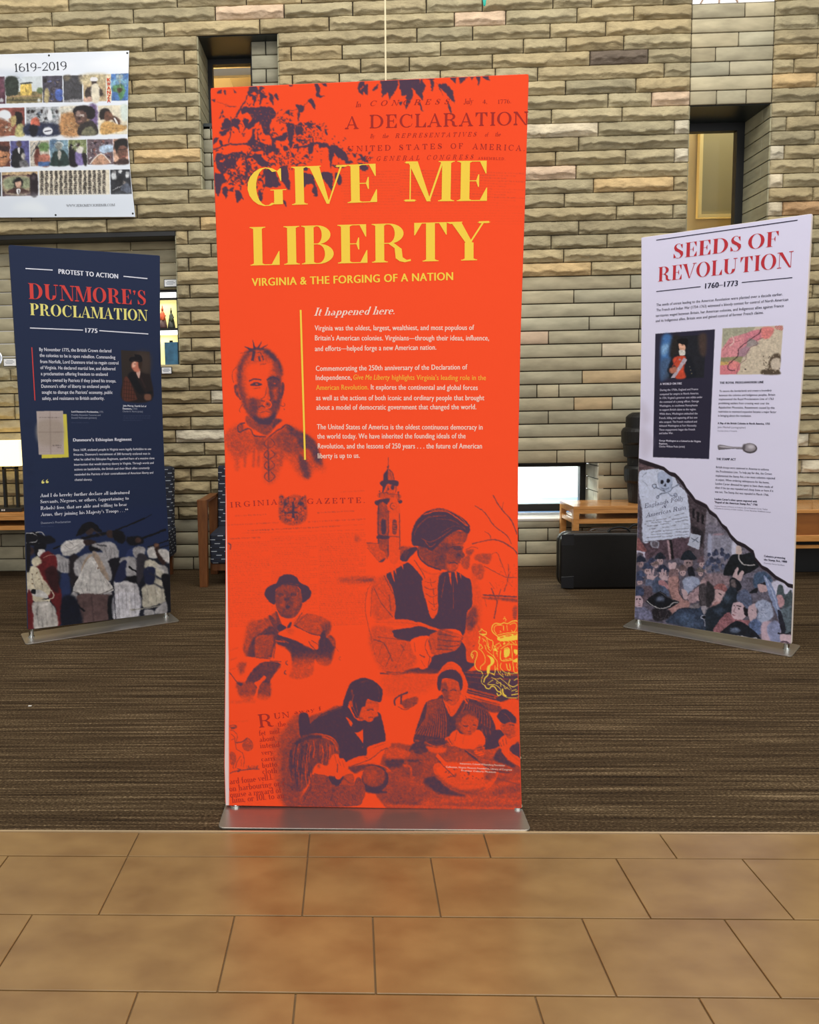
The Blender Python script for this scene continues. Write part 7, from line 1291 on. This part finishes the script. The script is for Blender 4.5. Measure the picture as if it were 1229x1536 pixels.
A.f("970,735 1010,700 1030,760 1010,770",(190,150,148),1); A.f("1060,850 1160,850 1120,950 1090,950",(150,140,144),2); A.ring(1105,1000,52,9,(196,196,210),0,360,26); A.e(1105,1000,24,24,(16,16,24),1); A.s("1110,1020 1112,1130",14,(150,150,164),1)
A.at(1060,780,7.68)
A.f("0,60 180,100 300,240 420,320 560,450 560,600 300,640 0,620",(112,106,120),5); A.f("60,180 280,200 300,400 60,420",(150,150,168),8,.7); A.f("300,240 350,260 340,400 290,400",(196,196,214),3); A.f("345,300 405,315 400,400 345,400",(206,178,160),2); A.s("80,170 200,160",12,(168,120,128),3); A.f("20,180 60,180 60,400 20,400",(160,164,190),4)
for _ in range(30): A.e(random.uniform(0,270),random.uniform(380,600),random.uniform(14,34),random.uniform(14,34),random.choice(((48,56,84),(64,76,112),(88,96,128))),2,.9)
for x,y in ((110,360),(180,390),(240,420),(30,400),(180,345)): A.e(x,y,22,26,(52,60,90),1)
A.f("0,620 250,640 270,760 0,760",(150,118,120),8,.8); A.f("380,660 700,600 760,900 380,900",(100,94,110),6)
A.f("190,620 270,440 320,395 400,400 540,370 560,440 600,540 440,630 300,640",(22,28,34),1); A.s("375,400 385,460 440,515 565,515",13,(186,178,170),1)
A.f("305,660 325,600 350,545 370,560 355,610 365,640 400,585 430,590 420,640 390,700",(200,164,160),1); A.f("270,680 330,670 400,740 400,790 340,830 280,780",(24,28,36),2); A.f("280,700 330,690 340,780 290,770",(100,86,84),3)
A.f("80,790 120,740 190,735 240,790 230,840 150,800",(176,96,88),2,hatch=(1.4,10,.7)); A.f("100,800 190,820 230,850 180,920 80,990 60,900",(200,156,150),2); A.s("140,840 180,860",8,(50,40,44),1); A.s("110,910 90,930",6,(120,70,70),1); A.f("20,1020 120,940 180,960 60,1040",(176,120,112),3)
A.f("0,1040 150,960 240,800 300,770 370,850 340,960 300,1050 180,1130 100,1250 60,1300 0,1290",(30,40,52),3); A.e(240,900,44,50,(58,76,96),16,.8); A.e(150,1050,60,40,(58,76,100),18,.8); A.f("0,720 60,740 95,820 90,920 0,1000",(46,42,46),3)
A.f("540,700 560,620 620,595 700,610 760,690 740,725 640,720 560,790",(60,84,116),3); A.f("600,740 690,720 690,760 620,770",(30,30,40),2); A.f("500,830 580,780 590,830 520,845",(28,30,40),2); A.f("590,740 690,760 700,820 620,830",(196,156,152),2)
A.f("350,870 420,800 480,820 530,920 500,1040 440,990 360,930",(84,98,132),2,hatch=(.25,12,.72)); A.f("310,960 400,950 440,1010 450,1110 380,1160 300,1120 290,1070",(206,168,170),2); A.f("430,1000 490,1040 480,1110 440,1090",(30,26,34),2); A.s("350,985 400,1000",9,(48,38,44),1); A.e(380,1022,12,8,(40,34,40),1); A.e(320,990,8,7,(40,34,40),1); A.s("340,1000 315,1050 340,1065",6,(130,80,84),1); A.s("300,1090 335,1100",8,(140,70,76),1)
A.f("80,1290 110,1210 250,1060 320,1140 420,1150 500,1170 400,1310 180,1310",(170,92,94),2,.95,hatch=(.75,20,.75)); A.f("480,1010 570,960 580,1060 560,1160 500,1160",(200,164,166),2); A.s("520,1030 540,1045",7,(50,40,46),1); A.f("490,1200 560,1140 640,1180 660,1290 560,1320",(82,104,150),3)
A.f("560,970 640,920 740,960 770,1100 700,1170 640,1190 580,1120 600,1050",(156,168,196),3)
for _ in range(22): A.ring(random.uniform(600,740),random.uniform(960,1150),random.uniform(12,30),5,random.choice(((116,126,158),(188,196,218))),random.uniform(0,180),random.uniform(200,360))
A.f("640,1190 760,1170 850,1240 860,1400 740,1420 640,1380",(196,160,170),3); A.f("720,1190 800,1160 850,1220 850,1400 760,1420 700,1280",(130,138,176),4); A.f("740,740 830,700 980,760 1000,820 960,900 830,880 780,860",(206,201,220),4)
A.f("800,920 830,760 880,760 910,860 980,810 990,960 920,1010 830,960",(70,84,88),2); A.f("810,880 870,870 900,960 840,1010",(190,136,136),2); A.f("840,1040 920,1010 985,1000 985,1290 880,1300 860,1150",(84,100,108),3)
A.f("660,640 740,720 800,860 870,1120 910,1240 870,1260 800,1060 720,860",(126,144,186),1); A.s("680,670 780,880 870,1180",8,(186,196,220),1); A.f("820,1060 860,1060 915,1250 905,1300 865,1300",(36,36,50),1); A.s("820,1305 900,1315 975,1300",18,(30,28,38),1); A.f("860,1320 975,1330 980,1400 940,1430 860,1400",(206,170,174),2); A.s("840,1420 900,1400 960,1430",22,(80,60,70),1)
A.f("160,1300 260,1210 340,1165 420,1180 520,1250 620,1350 600,1385 460,1360 320,1340 200,1320",(24,28,38),1); A.e(330,1270,60,30,(96,112,140),10,.9); A.s("250,1330 400,1340 480,1358 590,1360",11,(196,192,186),1)
A.f("600,1390 740,1400 720,1430",(206,201,220),1)
# torn black edge over the picture
A.at(0,0,1); M_=A.region(np.array([(x,y+1) for x,y in edge]+[(1200,978),(945,978)]),0); A.warp(M_,((1.5,.45),(3,.6))); lum=A.c.mean(-1); A.grain(M_*np.clip((200-lum)/90,.25,1),((1.1,.16),(2.4,.2),(6,.10))); k_=(M_*.3)[...,None]; A.c=A.c*(1-k_)+k_*A.c.mean(-1,keepdims=True)*np.array([.9,.93,1.1])
M2=np.maximum(A.region('993.5,507 1058,503.5 1054.5,565 993,566',1),A.region('1087,495 1172,491.5 1167,559 1083,559.5',1)); A.warp(M2,((1.5,.4),(3,.4))); A.grain(M2*np.clip(np.abs(A.c-np.array(BG)).sum(-1)/60,0,1)*.7,((1.1,.12),(2.5,.12)))
A.at(0,0,1); up=np.array(edge)+np.array([.6,-4.6]); rnd=np.random.RandomState(3); up[:,1]+=rnd.uniform(-1.1,1.1,len(up)); lo=np.array(edge)+np.array([0,.9]); lo[:,1]+=rnd.uniform(-.9,.9,len(lo))
A.f(np.array([(945,640)]+[tuple(p) for p in up]+[(1230,880),(1230,640)]),BG,0,curve=False) if False else None
A.put(np.array([(x,y-1) for x,y in up]+[(x,y-(7 if x<1010 else 17 if x<1066 else 30)) for x,y in up[::-1]]),BG); A.put(np.vstack([up,lo[::-1]]),(36,28,36))
for p in ("960,640 980,660 965,690","962,600 976,625 964,640"): A.f(p,(190,184,204),4,.6)
E_R=([(962,356),(962.2,486),(960.4,612),(957.5,703.5),(956.2,784),(952.8,891),(951.6,929)],[(1219,320),(1209,500),(1197,660),(1194,784),(1190.5,891),(1187.5,967)])
def conv_r(c,xs,ys): return c
printed('printed_face',plR,E_R,A,340,rightB,M_print,conv_r,inset=.003)
I_rr=ink('ink_crimson',(186,52,62)); I_rd=ink('ink_dark_navy',(38,38,62)); I_rp=ink('ink_panel_white',(196,194,214)); I_rg=ink('ink_grey',(110,108,128))
for tx,a,b,c,d,cap in (('SEEDS',1010.8,388.2,1112,376,21.5),('OF',1122.5,374.5,1167.7,369,22),('REVOLUTION',987.6,422.6,1190.5,400.5,21.5)):
    L=Letters(); write(L,plR,tx,a,b,c,d,cap,font='serif',t=.17,h=.022); flush(L,'title_lettering',I_rr,rightB,'crimson roman capitals reading '+tx)
lines([('1760–1773',1057.9,433,1107.3,428.6,7.8)],plR,I_rd,rightB,bold=.06,name='heading_line')
for r in ((985,360.3,1197,330.3),(985,437.4,1051.6,430),(1113.2,423.8,1189,416.5)): L=Letters(); rule(L,plR,*r,1.3); flush(L,'rule',I_rd,rightB)
z1=lambda R_:zz(970,330,5.12,R_); z3=lambda R_:zz(970,560,5.586,R_); z4=lambda R_:zz(1060,660,7.677,R_); bd=dict(bold=.08)
rows=[r+(3.8,) for r in z1([('The seeds of unrest leading to the American Revolution were planted over a decade earlier.',77,662,1047,580),('The French and Indian War (1754–1763) witnessed a bloody contest for control of North American',77,702,1090,620),('territories waged between Britain, her American colonies, and Indigenous allies against France',73,745,1055,668),('and its Indigenous allies. Britain won and gained control of former French claims.',72,785,900,720)])]
rows+=[r+(3,) for r in z3([('To secure the borderlands and create a boundary',612,157,1050,150),('between the colonies and Indigenous peoples, Britain',610,192,1080,187),('implemented the Royal Proclamation Line of 1763',608,225,1067,222),('prohibiting settlers from crossing west over the',606,258,1030,260),('Appalachian Mountains. Resentment caused by this',604,293,1075,297),('restriction to westward expansion became a major factor',603,328,1090,332),('in bringing about the revolution.',601,362,880,364)])]
rows+=z3([('THE ROYAL PROCLAMATION LINE',615,88,983,82,3.2,bd),('A Map of the British Colonies in North America, 1755',598,425,1035,430,2.8,bd)])+z4([('THE STAMP ACT',115,230,340,236,3.3,bd),('Landon Carter\'s silver spoon engraved with',95,688,583,718,2.8,bd),('"Repeal of the American Stamp Act," 1766',95,725,590,755,2.8,bd),('Colonists protesting',665,1345,910,1370,2.8,bd),('the Stamp Act, 1800',663,1385,930,1412,2.8,bd)])
rows+=[r+(3,) for r in z4([('British troops were stationed in America to enforce',112,322,720,352),('the Proclamation Line. To help pay for this, the Crown',110,370,755,402),('implemented the Stamp Act, a tax most colonists rejected',108,420,790,452),('as unjust. When ordering tablespoons for his home,',106,465,725,502),('Landon Carter directed his agent to have them made of',103,512,768,552),('silver if the tax was repealed and cheap bone or horn if it',101,558,772,598),('was not. The Stamp Act was repealed in March 1766.',99,605,720,643)])]
letters(rows,plR,'body_lettering',I_rd,rightB,'small dark paragraphs of the white banner',3,bold=.015)
rows=z3([('John Mitchell (cartographer)',597,458,832,461,2.6),('Courtesy Library of Congress',597,486,760,488,1.8)])+z4([('Virginia Museum of History & Culture, Gift of Elizabeth Carter Tayloe',95,765,705,805,1.9),('and given in memory of their mother, Carter Beverley Wellford Carter',93,790,745,838,1.9),('Courtesy Henry Sandham',663,1422,900,1450,1.9)])
letters(rows,plR,'caption_lettering',I_rg,rightB,'grey captions of the white banner',2.6)
rows=[('A WORLD ON FIRE',115,98,298,93,3.1,bd),('George Washington as a Colonel in the Virginia',107,570,457,577,2.6,bd),('Regiment,',107,595,180,597,2.6,bd)]+[(t_,a,b,c,b-d,2.9) for t_,b,a,c,d in (('During the 1750s, England and France',148,115,435,8),('competed for empire in North America.',183,113,440,8),('In 1754, Virginia\'s governor sent militia under',215,112,470,8),('the command of a young officer, George',247,111,440,6),('Washington, to southwest Pennsylvania',280,110,430,5),('to support British claims to the region.',313,110,418,4),('While there, Washington ambushed the',347,110,430,3),('French, killing and capturing all but one',382,109,428,4),('who escaped. The French retaliated and',415,108,425,3),('defeated Washington at Fort Necessity.',447,108,423,2),('These engagements began the French',480,107,408,2),('and Indian War.',510,107,225,2),('Charles Willson Peale (artist)',620,107,322,-2))]
lines(zz(945,680,9.454,[('Englands Folly',212,775,790,655,6.2),('&',460,775,530,770,5),('Americas Ruin',232,908,805,790,6.2)]),plR,ink('ink_slate',(78,80,104)),rightB,font='serif',t=.09,h=.06,slant=.3,name='placard_line')
letters(z3(rows),plR,'panel_lettering',I_rp,rightB,'small white text on the dark panel',2.9,bold=.03)
# ---------------------------------------------------------------- vinyl poster on the wall
A=Paint(-130,60,215,340,1.7,3,[226,234,246])
A.at(0,70,5.852)
A.f("0,60 500,200 1000,60 1130,40 1130,230 600,150 0,230",(240,245,252),30,.7); A.f("0,200 300,240 0,260",(206,216,232),20,.6)
def cell(q,c): A.f(q,c,0,curve=False)
cell("-90,268 40,262 48,500 -90,505",(78,40,58)); A.e(10,470,20,20,(190,190,200),4); A.f("-60,300 30,290 30,420 -60,430",(120,70,90),10)
cell("48,270 366,258 370,490 55,500",(206,216,222)); cell("55,400 370,390 370,490 55,500",(132,120,78)); A.f("50,270 200,260 140,330 60,340",(176,190,206),16); A.f("180,330 275,325 285,430 180,430",(226,190,82),1,curve=False); A.s("225,350 225,400",6,(110,90,50),1); A.f("50,275 150,275 165,400 120,440 55,430",(52,62,54),4); A.s("110,420 115,475",9,(50,44,36),1); A.e(350,385,28,28,(92,112,70),5); A.s("60,440 365,430",12,(176,140,96),3); A.s("60,470 370,470",10,(70,70,56),5); A.e(340,470,14,16,(196,200,196),2); A.f("175,330 280,322 270,310 190,318",(80,84,80),1)
for _ in range(16): A.s([[110,random.uniform(280,420)],[110+random.choice((-50,50)),random.uniform(270,430)]],4,(46,54,50),1,.7)
def mosaic(x0,y0,x1,y1,pal,n,r): 
    for _ in range(n): A.f([[x0+random.random()*(x1-x0)+random.uniform(-r,r),y0+random.random()*(y1-y0)+random.uniform(-r,r)] for _ in range(1)]*1 and (lambda cx,cy:[[cx+random.uniform(-r,r),cy+random.uniform(-r,r)] for _ in range(4)])(random.uniform(x0+r,x1-r),random.uniform(y0+r,y1-r)),random.choice(pal),1,.85)
cell("372,258 546,254 552,488 378,490",(70,66,84)); mosaic(380,262,546,482,((44,40,52),(58,80,150),(120,104,90),(170,150,140),(60,60,70),(90,100,160)),70,16); A.f("490,380 545,380 545,470 490,460",(66,96,190),4); A.f("395,380 425,370 430,480 390,480",(176,160,110),3); A.e(395,300,16,18,(40,34,38),3)
cell("556,254 720,250 724,484 562,488",(62,62,70)); 
for i in range(14): A.text(575,712,285+i*13,6,(104,104,108),.7)
A.f("560,256 620,254 600,300 565,290",(120,110,90),6); A.f("690,254 720,252 720,300 700,290",(116,106,90),6); A.f("570,468 720,462 722,484 570,486",(170,170,176),5,.8)
cell("730,250 930,244 934,478 734,484",(186,162,120)); A.f("730,250 930,244 930,300 730,330",(200,184,140),14); A.e(826,320,26,32,(56,42,38),2); A.f("795,300 800,270 850,270 855,300",(228,228,232),1); A.f("745,430 760,370 810,345 870,350 905,400 900,430 870,440 770,445",(62,50,46),2); A.f("805,340 865,335 870,478 810,480",(222,214,192),2); A.f("740,450 800,440 800,480 740,482",(206,160,140),3)
cell("936,242 975,240 980,476 938,478",(226,206,170)); cell("975,240 1130,234 1124,472 980,476",(58,112,190)); A.f("980,300 1120,280 1124,330 980,350",(110,170,220),10); A.f("1000,340 1080,335 1100,400 1070,460 1050,465 1040,410 990,390",(78,140,84),3); A.f("1015,250 1080,248 1060,310 1040,310",(150,170,170),3,.8); A.s("1050,250 1052,380",5,(200,190,150),1); A.f("1025,365 1075,365 1060,400 1040,400",(70,50,40),2); A.e(1060,430,16,24,(60,120,70),3); A.ring(1045,350,60,9,(120,190,210),180,360)
cell("-90,540 214,534 220,780 -90,785",(150,74,66)); A.e(40,610,60,56,(226,232,240),2); A.f("-90,640 40,640 120,760 -90,785",(150,90,64),8); mosaic(0,620,130,770,((50,44,56),(206,190,160),(150,80,60),(90,60,50),(226,214,196)),46,14); A.f("130,580 190,580 190,700 140,690",(36,28,32),2); A.f("150,690 200,680 215,780 130,780",(186,180,110),3); A.f("95,620 140,610 140,680 100,700",(206,180,110),3)
cell("228,532 520,526 526,775 234,780",(170,176,184)); A.f("230,680 520,680 526,775 234,780",(40,48,80),6); mosaic(240,540,510,680,((38,34,40),(80,96,120),(206,210,216),(60,56,60),(90,110,110)),46,18); A.f("285,630 330,625 350,690 270,690",(210,96,72),2); A.f("260,690 330,700 320,780 270,780",(28,28,40),2); A.e(420,740,46,34,(226,230,240),2); A.s("390,745 450,735",9,(40,40,60),1); A.ring(420,740,46,6,(60,64,90))
for x in (250,285,365,425,500): A.e(x,570,13,16,(40,32,34),2)
A.f("420,560 450,560 460,640 420,640",(226,230,236),3)
cell("532,528 850,518 856,770 538,775",(190,150,96)); A.f("532,528 700,524 690,580 535,590",(206,204,190),10); A.f("540,600 700,590 720,770 540,775",(186,130,76),10); mosaic(550,650,700,765,((150,100,60),(206,160,106),(120,84,56)),30,18); A.f("780,520 850,520 856,700 800,700",(108,86,140),8)
A.f("640,570 660,530 730,515 800,525 835,560 830,620 790,640 700,600 660,610",(26,22,28),2); A.f("655,600 680,560 740,570 770,620 740,690 690,690 660,650",(96,68,60),2); A.s("670,600 740,605",9,(220,214,210),2); A.f("670,570 700,560 700,600 670,600",(150,120,110),4); A.s("680,655 720,655",10,(190,130,120),2); A.e(700,630,9,8,(50,34,34),2); A.f("700,690 800,650 850,700 856,770 690,775",(50,44,44),3); A.f("740,720 800,700 850,770 720,775",(130,130,96),3,.8)
cell("860,518 1120,512 1120,768 866,770",(222,214,190)); A.f("1060,520 1120,515 1120,640 1070,640",(206,220,214),8); A.f("880,640 870,580 900,545 950,545 970,590 960,620 920,640",(34,26,28),2); A.f("915,600 950,565 990,600 985,640 930,655",(120,76,58),2); A.f("985,620 1010,610 1060,650 1040,690 990,650",(90,56,46),2); A.f("1000,630 1015,630 1045,690 1030,690",(226,226,226),1); A.f("885,690 930,650 1000,670 1080,690 1110,690 1100,730 990,760 890,768",(212,160,84),2); A.s("900,700 1000,720 1100,720",8,(160,112,56),3)
A.at(0,200,5.852)
cell("-90,75 85,70 92,292 -90,296",(120,66,56)); A.f("-20,120 60,120 80,200 60,270 0,290 -20,250",(196,128,84),3); A.f("-30,110 70,110 80,160 0,150",(60,40,40),4); A.s("0,210 60,205",8,(50,36,34),1)
cell("90,68 254,64 260,290 98,294",(84,84,150)); A.f("110,160 150,130 200,130 215,200 200,290 105,290",(34,34,40),3); A.e(165,95,22,30,(96,76,66),2); A.f("155,130 175,130 170,180 160,170",(210,210,214),1); A.f("180,240 230,235 256,290 175,290",(120,120,126),3); A.e(205,200,20,28,(190,186,180),2)
cell("262,66 430,62 436,286 268,290",(196,186,172)); A.s("270,200 350,70",8,(90,100,110),1); A.s("270,130 310,80",6,(110,120,126),1); A.f("345,90 425,85 425,150 350,150",(96,132,72),6); A.e(325,130,13,18,(44,32,32),2); A.f("310,150 345,150 350,270 305,270",(110,52,44),3); A.f("340,200 430,190 434,286 360,286",(190,110,90),5); A.f("345,250 434,250 434,286 340,288",(60,96,160),4)
cell("438,62 596,58 602,280 444,286",(112,150,172)); A.f("450,230 480,160 560,150 600,220 600,282 446,284",(40,62,60),3); A.e(518,115,28,36,(150,156,150),3); A.ring(518,110,34,9,(206,212,216),180,360); A.f("505,160 535,160 530,220 515,230",(206,200,190),2); A.f("440,62 500,60 460,130 440,140",(90,128,170),8)
cell("600,58 758,54 764,276 608,280",(120,132,84)); A.f("610,110 640,110 690,276 610,278",(28,24,32),3); A.f("660,170 720,170 740,270 670,270",(120,104,170),3); A.e(685,105,16,20,(50,36,34),2); A.f("670,125 730,120 720,170 680,170",(220,216,210),3); A.f("720,180 760,180 762,276 740,276",(34,30,34),3); mosaic(620,60,755,150,((90,110,60),(160,170,110),(60,70,50),(200,204,190)),30,12)
cell("764,54 990,50 996,272 770,276",(110,90,100)); mosaic(770,60,990,270,((40,34,44),(196,190,200),(150,90,80),(80,70,110),(30,28,34)),90,18); A.f("880,110 990,100 990,160 885,170",(170,196,226),3); A.f("800,270 885,180 970,260",(190,140,110),3); A.s("790,270 885,178 975,262",8,(226,220,214),1)
cell("994,50 1120,46 1130,268 1002,272",(206,150,124)); A.f("1000,120 1020,60 1110,50 1118,140 1040,140 1030,180",(28,24,26),2); A.f("1032,150 1060,110 1110,120 1112,190 1085,235 1050,220",(116,74,60),2); A.s("1035,145 1105,140",6,(40,30,30),1); A.f("1010,240 1110,220 1128,268 1004,272",(70,48,46),3); A.f("1000,160 1040,220 1005,250",(220,170,140),3); A.s("1065,205 1095,200",7,(180,90,80),1)
cell("-90,345 6,342 10,552 -90,555",(50,50,56))
cell("14,342 330,334 334,548 22,552",(196,164,118)); cell("20,368 326,360 334,548 22,552",(72,44,50)); A.f("42,388 256,382 258,528 48,530",(170,150,120),2); A.f("50,395 250,390 250,480 55,490",(142,152,116),8); A.f("120,420 150,390 190,400 200,450 160,500 130,470",(24,22,26),2); A.f("135,430 185,425 180,480 150,490",(206,160,136),2); A.f("60,525 110,480 200,485 256,525",(80,52,48),2); A.f("145,490 180,490 170,530 150,530",(230,230,232),1); A.s("165,495 165,528",7,(40,30,34),1); A.f("266,370 326,365 330,545 268,540",(40,30,38),2); A.e(292,390,18,22,(76,64,70),2)
cell("340,328 960,320 964,536 346,546",(222,214,192))
for i in range(14):
    for j in range(6):
        x=366+i*42+(j%2)*3; y=348+j*35-i*.6; A.f([[x-17,y-14],[x+17,y-15],[x+17,y+15],[x-17,y+15]],random.choice(((196,186,166),(176,166,148),(150,140,124))),1,curve=False); A.e(x,y-2,9,11,random.choice(((90,80,72),(130,118,106),(70,60,56))),2); A.s([[x-10,y-8],[x,y-15],[x+10,y-8]],7,(34,30,30),1); A.s([[x-13,y+14],[x,y+7],[x+13,y+14]],7,random.choice(((40,36,36),(90,84,80))),1)
cell("968,320 1140,316 1158,532 974,536",(44,46,54)); A.f("975,360 1010,330 1020,400 985,400",(200,206,212),2); A.e(1000,340,13,16,(130,130,134),2); A.f("1040,325 1070,325 1065,350 1042,350",(206,210,216),2); A.f("1105,340 1135,340 1130,385 1110,385",(196,200,206),2); A.s("990,500 1080,455",5,(180,180,186),1); A.e(1092,430,12,16,(150,140,134),2); A.f("1065,500 1080,450 1130,440 1150,520",(84,92,112),3); A.f("1040,380 1080,380 1060,460",(30,30,36),3)
A.f("0,560 1140,545 1180,560 1180,720 0,735",(216,226,240),24,.7); A.f("100,660 300,590 420,700",(232,240,248),24,.8)
A.at(0,0,1); M_=np.ones((A.h,A.w)); w_=np.clip((np.abs(A.c-np.array([226,234,246])).sum(-1)-45)/80,0,1); wi=np.clip((blur(w_,3)-.72)*5,0,1); A.warp(wi,((1.5,.7),(3,.8))); A.grain(w_,((1.2,.13),(2.6,.16),(5,.12))); A.c=A.c*(1-.22*w_[...,None])+A.c.mean(-1,keepdims=True)*.22*w_[...,None]; A.c=np.clip(A.c,0,255)
plP=(Vector((0,WY-.064,0)),Vector((1,0,0)),Vector((0,-1,0)))
pc=at(60,328,WY-.064); poster=empty('wall_poster',(pc.x,WY-.064,pc.z),'white vinyl poster of painted portraits headed 1619-2019 on the stone wall','poster')
E_P=([(-118,85),(-120,327)],[(193.6,76),(192.2,148),(191.5,205),(194.8,246),(196.5,268),(203,325.5)])
o=printed('vinyl_sheet',plP,E_P,A,130 if False else 230,poster,mat('vinyl_print',attr='Col',rough=.38,spec=.4,bump=.05,bscale=3,dist=.05),lambda c,xs,ys:c*.95,off=0)
md=o.modifiers.new('thick','SOLIDIFY'); md.thickness=.003; md.offset=-1
I_k=ink('ink_black',(44,46,54))
letters([('1619-2019',22.2,108,100.3,104.6,12.5,dict(t=.1,h=.05)),('WWW.JEROMEWJONESJR.COM',99.6,310.4,172.6,309.2,3.6,dict(t=.12,h=.06))],plP,'poster_lettering',I_k,poster,'thin dark roman numerals and web address',5,font='serif',off=.002)
letters([(ch,160.8,122.5+i*6.3,166.2,122.3+i*6.3,5.2) for i,ch in enumerate('KWANZA')],plP,'strip_lettering',ink('ink_brick',(196,70,50)),poster,'brick red letters down the edge of the blue picture',5,bold=.05,off=.002)
for x,y in ((73.5,83.2),(191,79.6),(83.5,322.6),(199.3,320.4),(-110,90)):
    p=at(x,y,WY-.064); bm=B(); cyl(bm,(p.x,WY-.0642,p.z),(p.x,WY-.0648,p.z),.009,n=14); cyl(bm,(p.x,WY-.0646,p.z),(p.x,WY+.0,p.z),.004,n=8); done(bm,'grommet',M_black,poster)
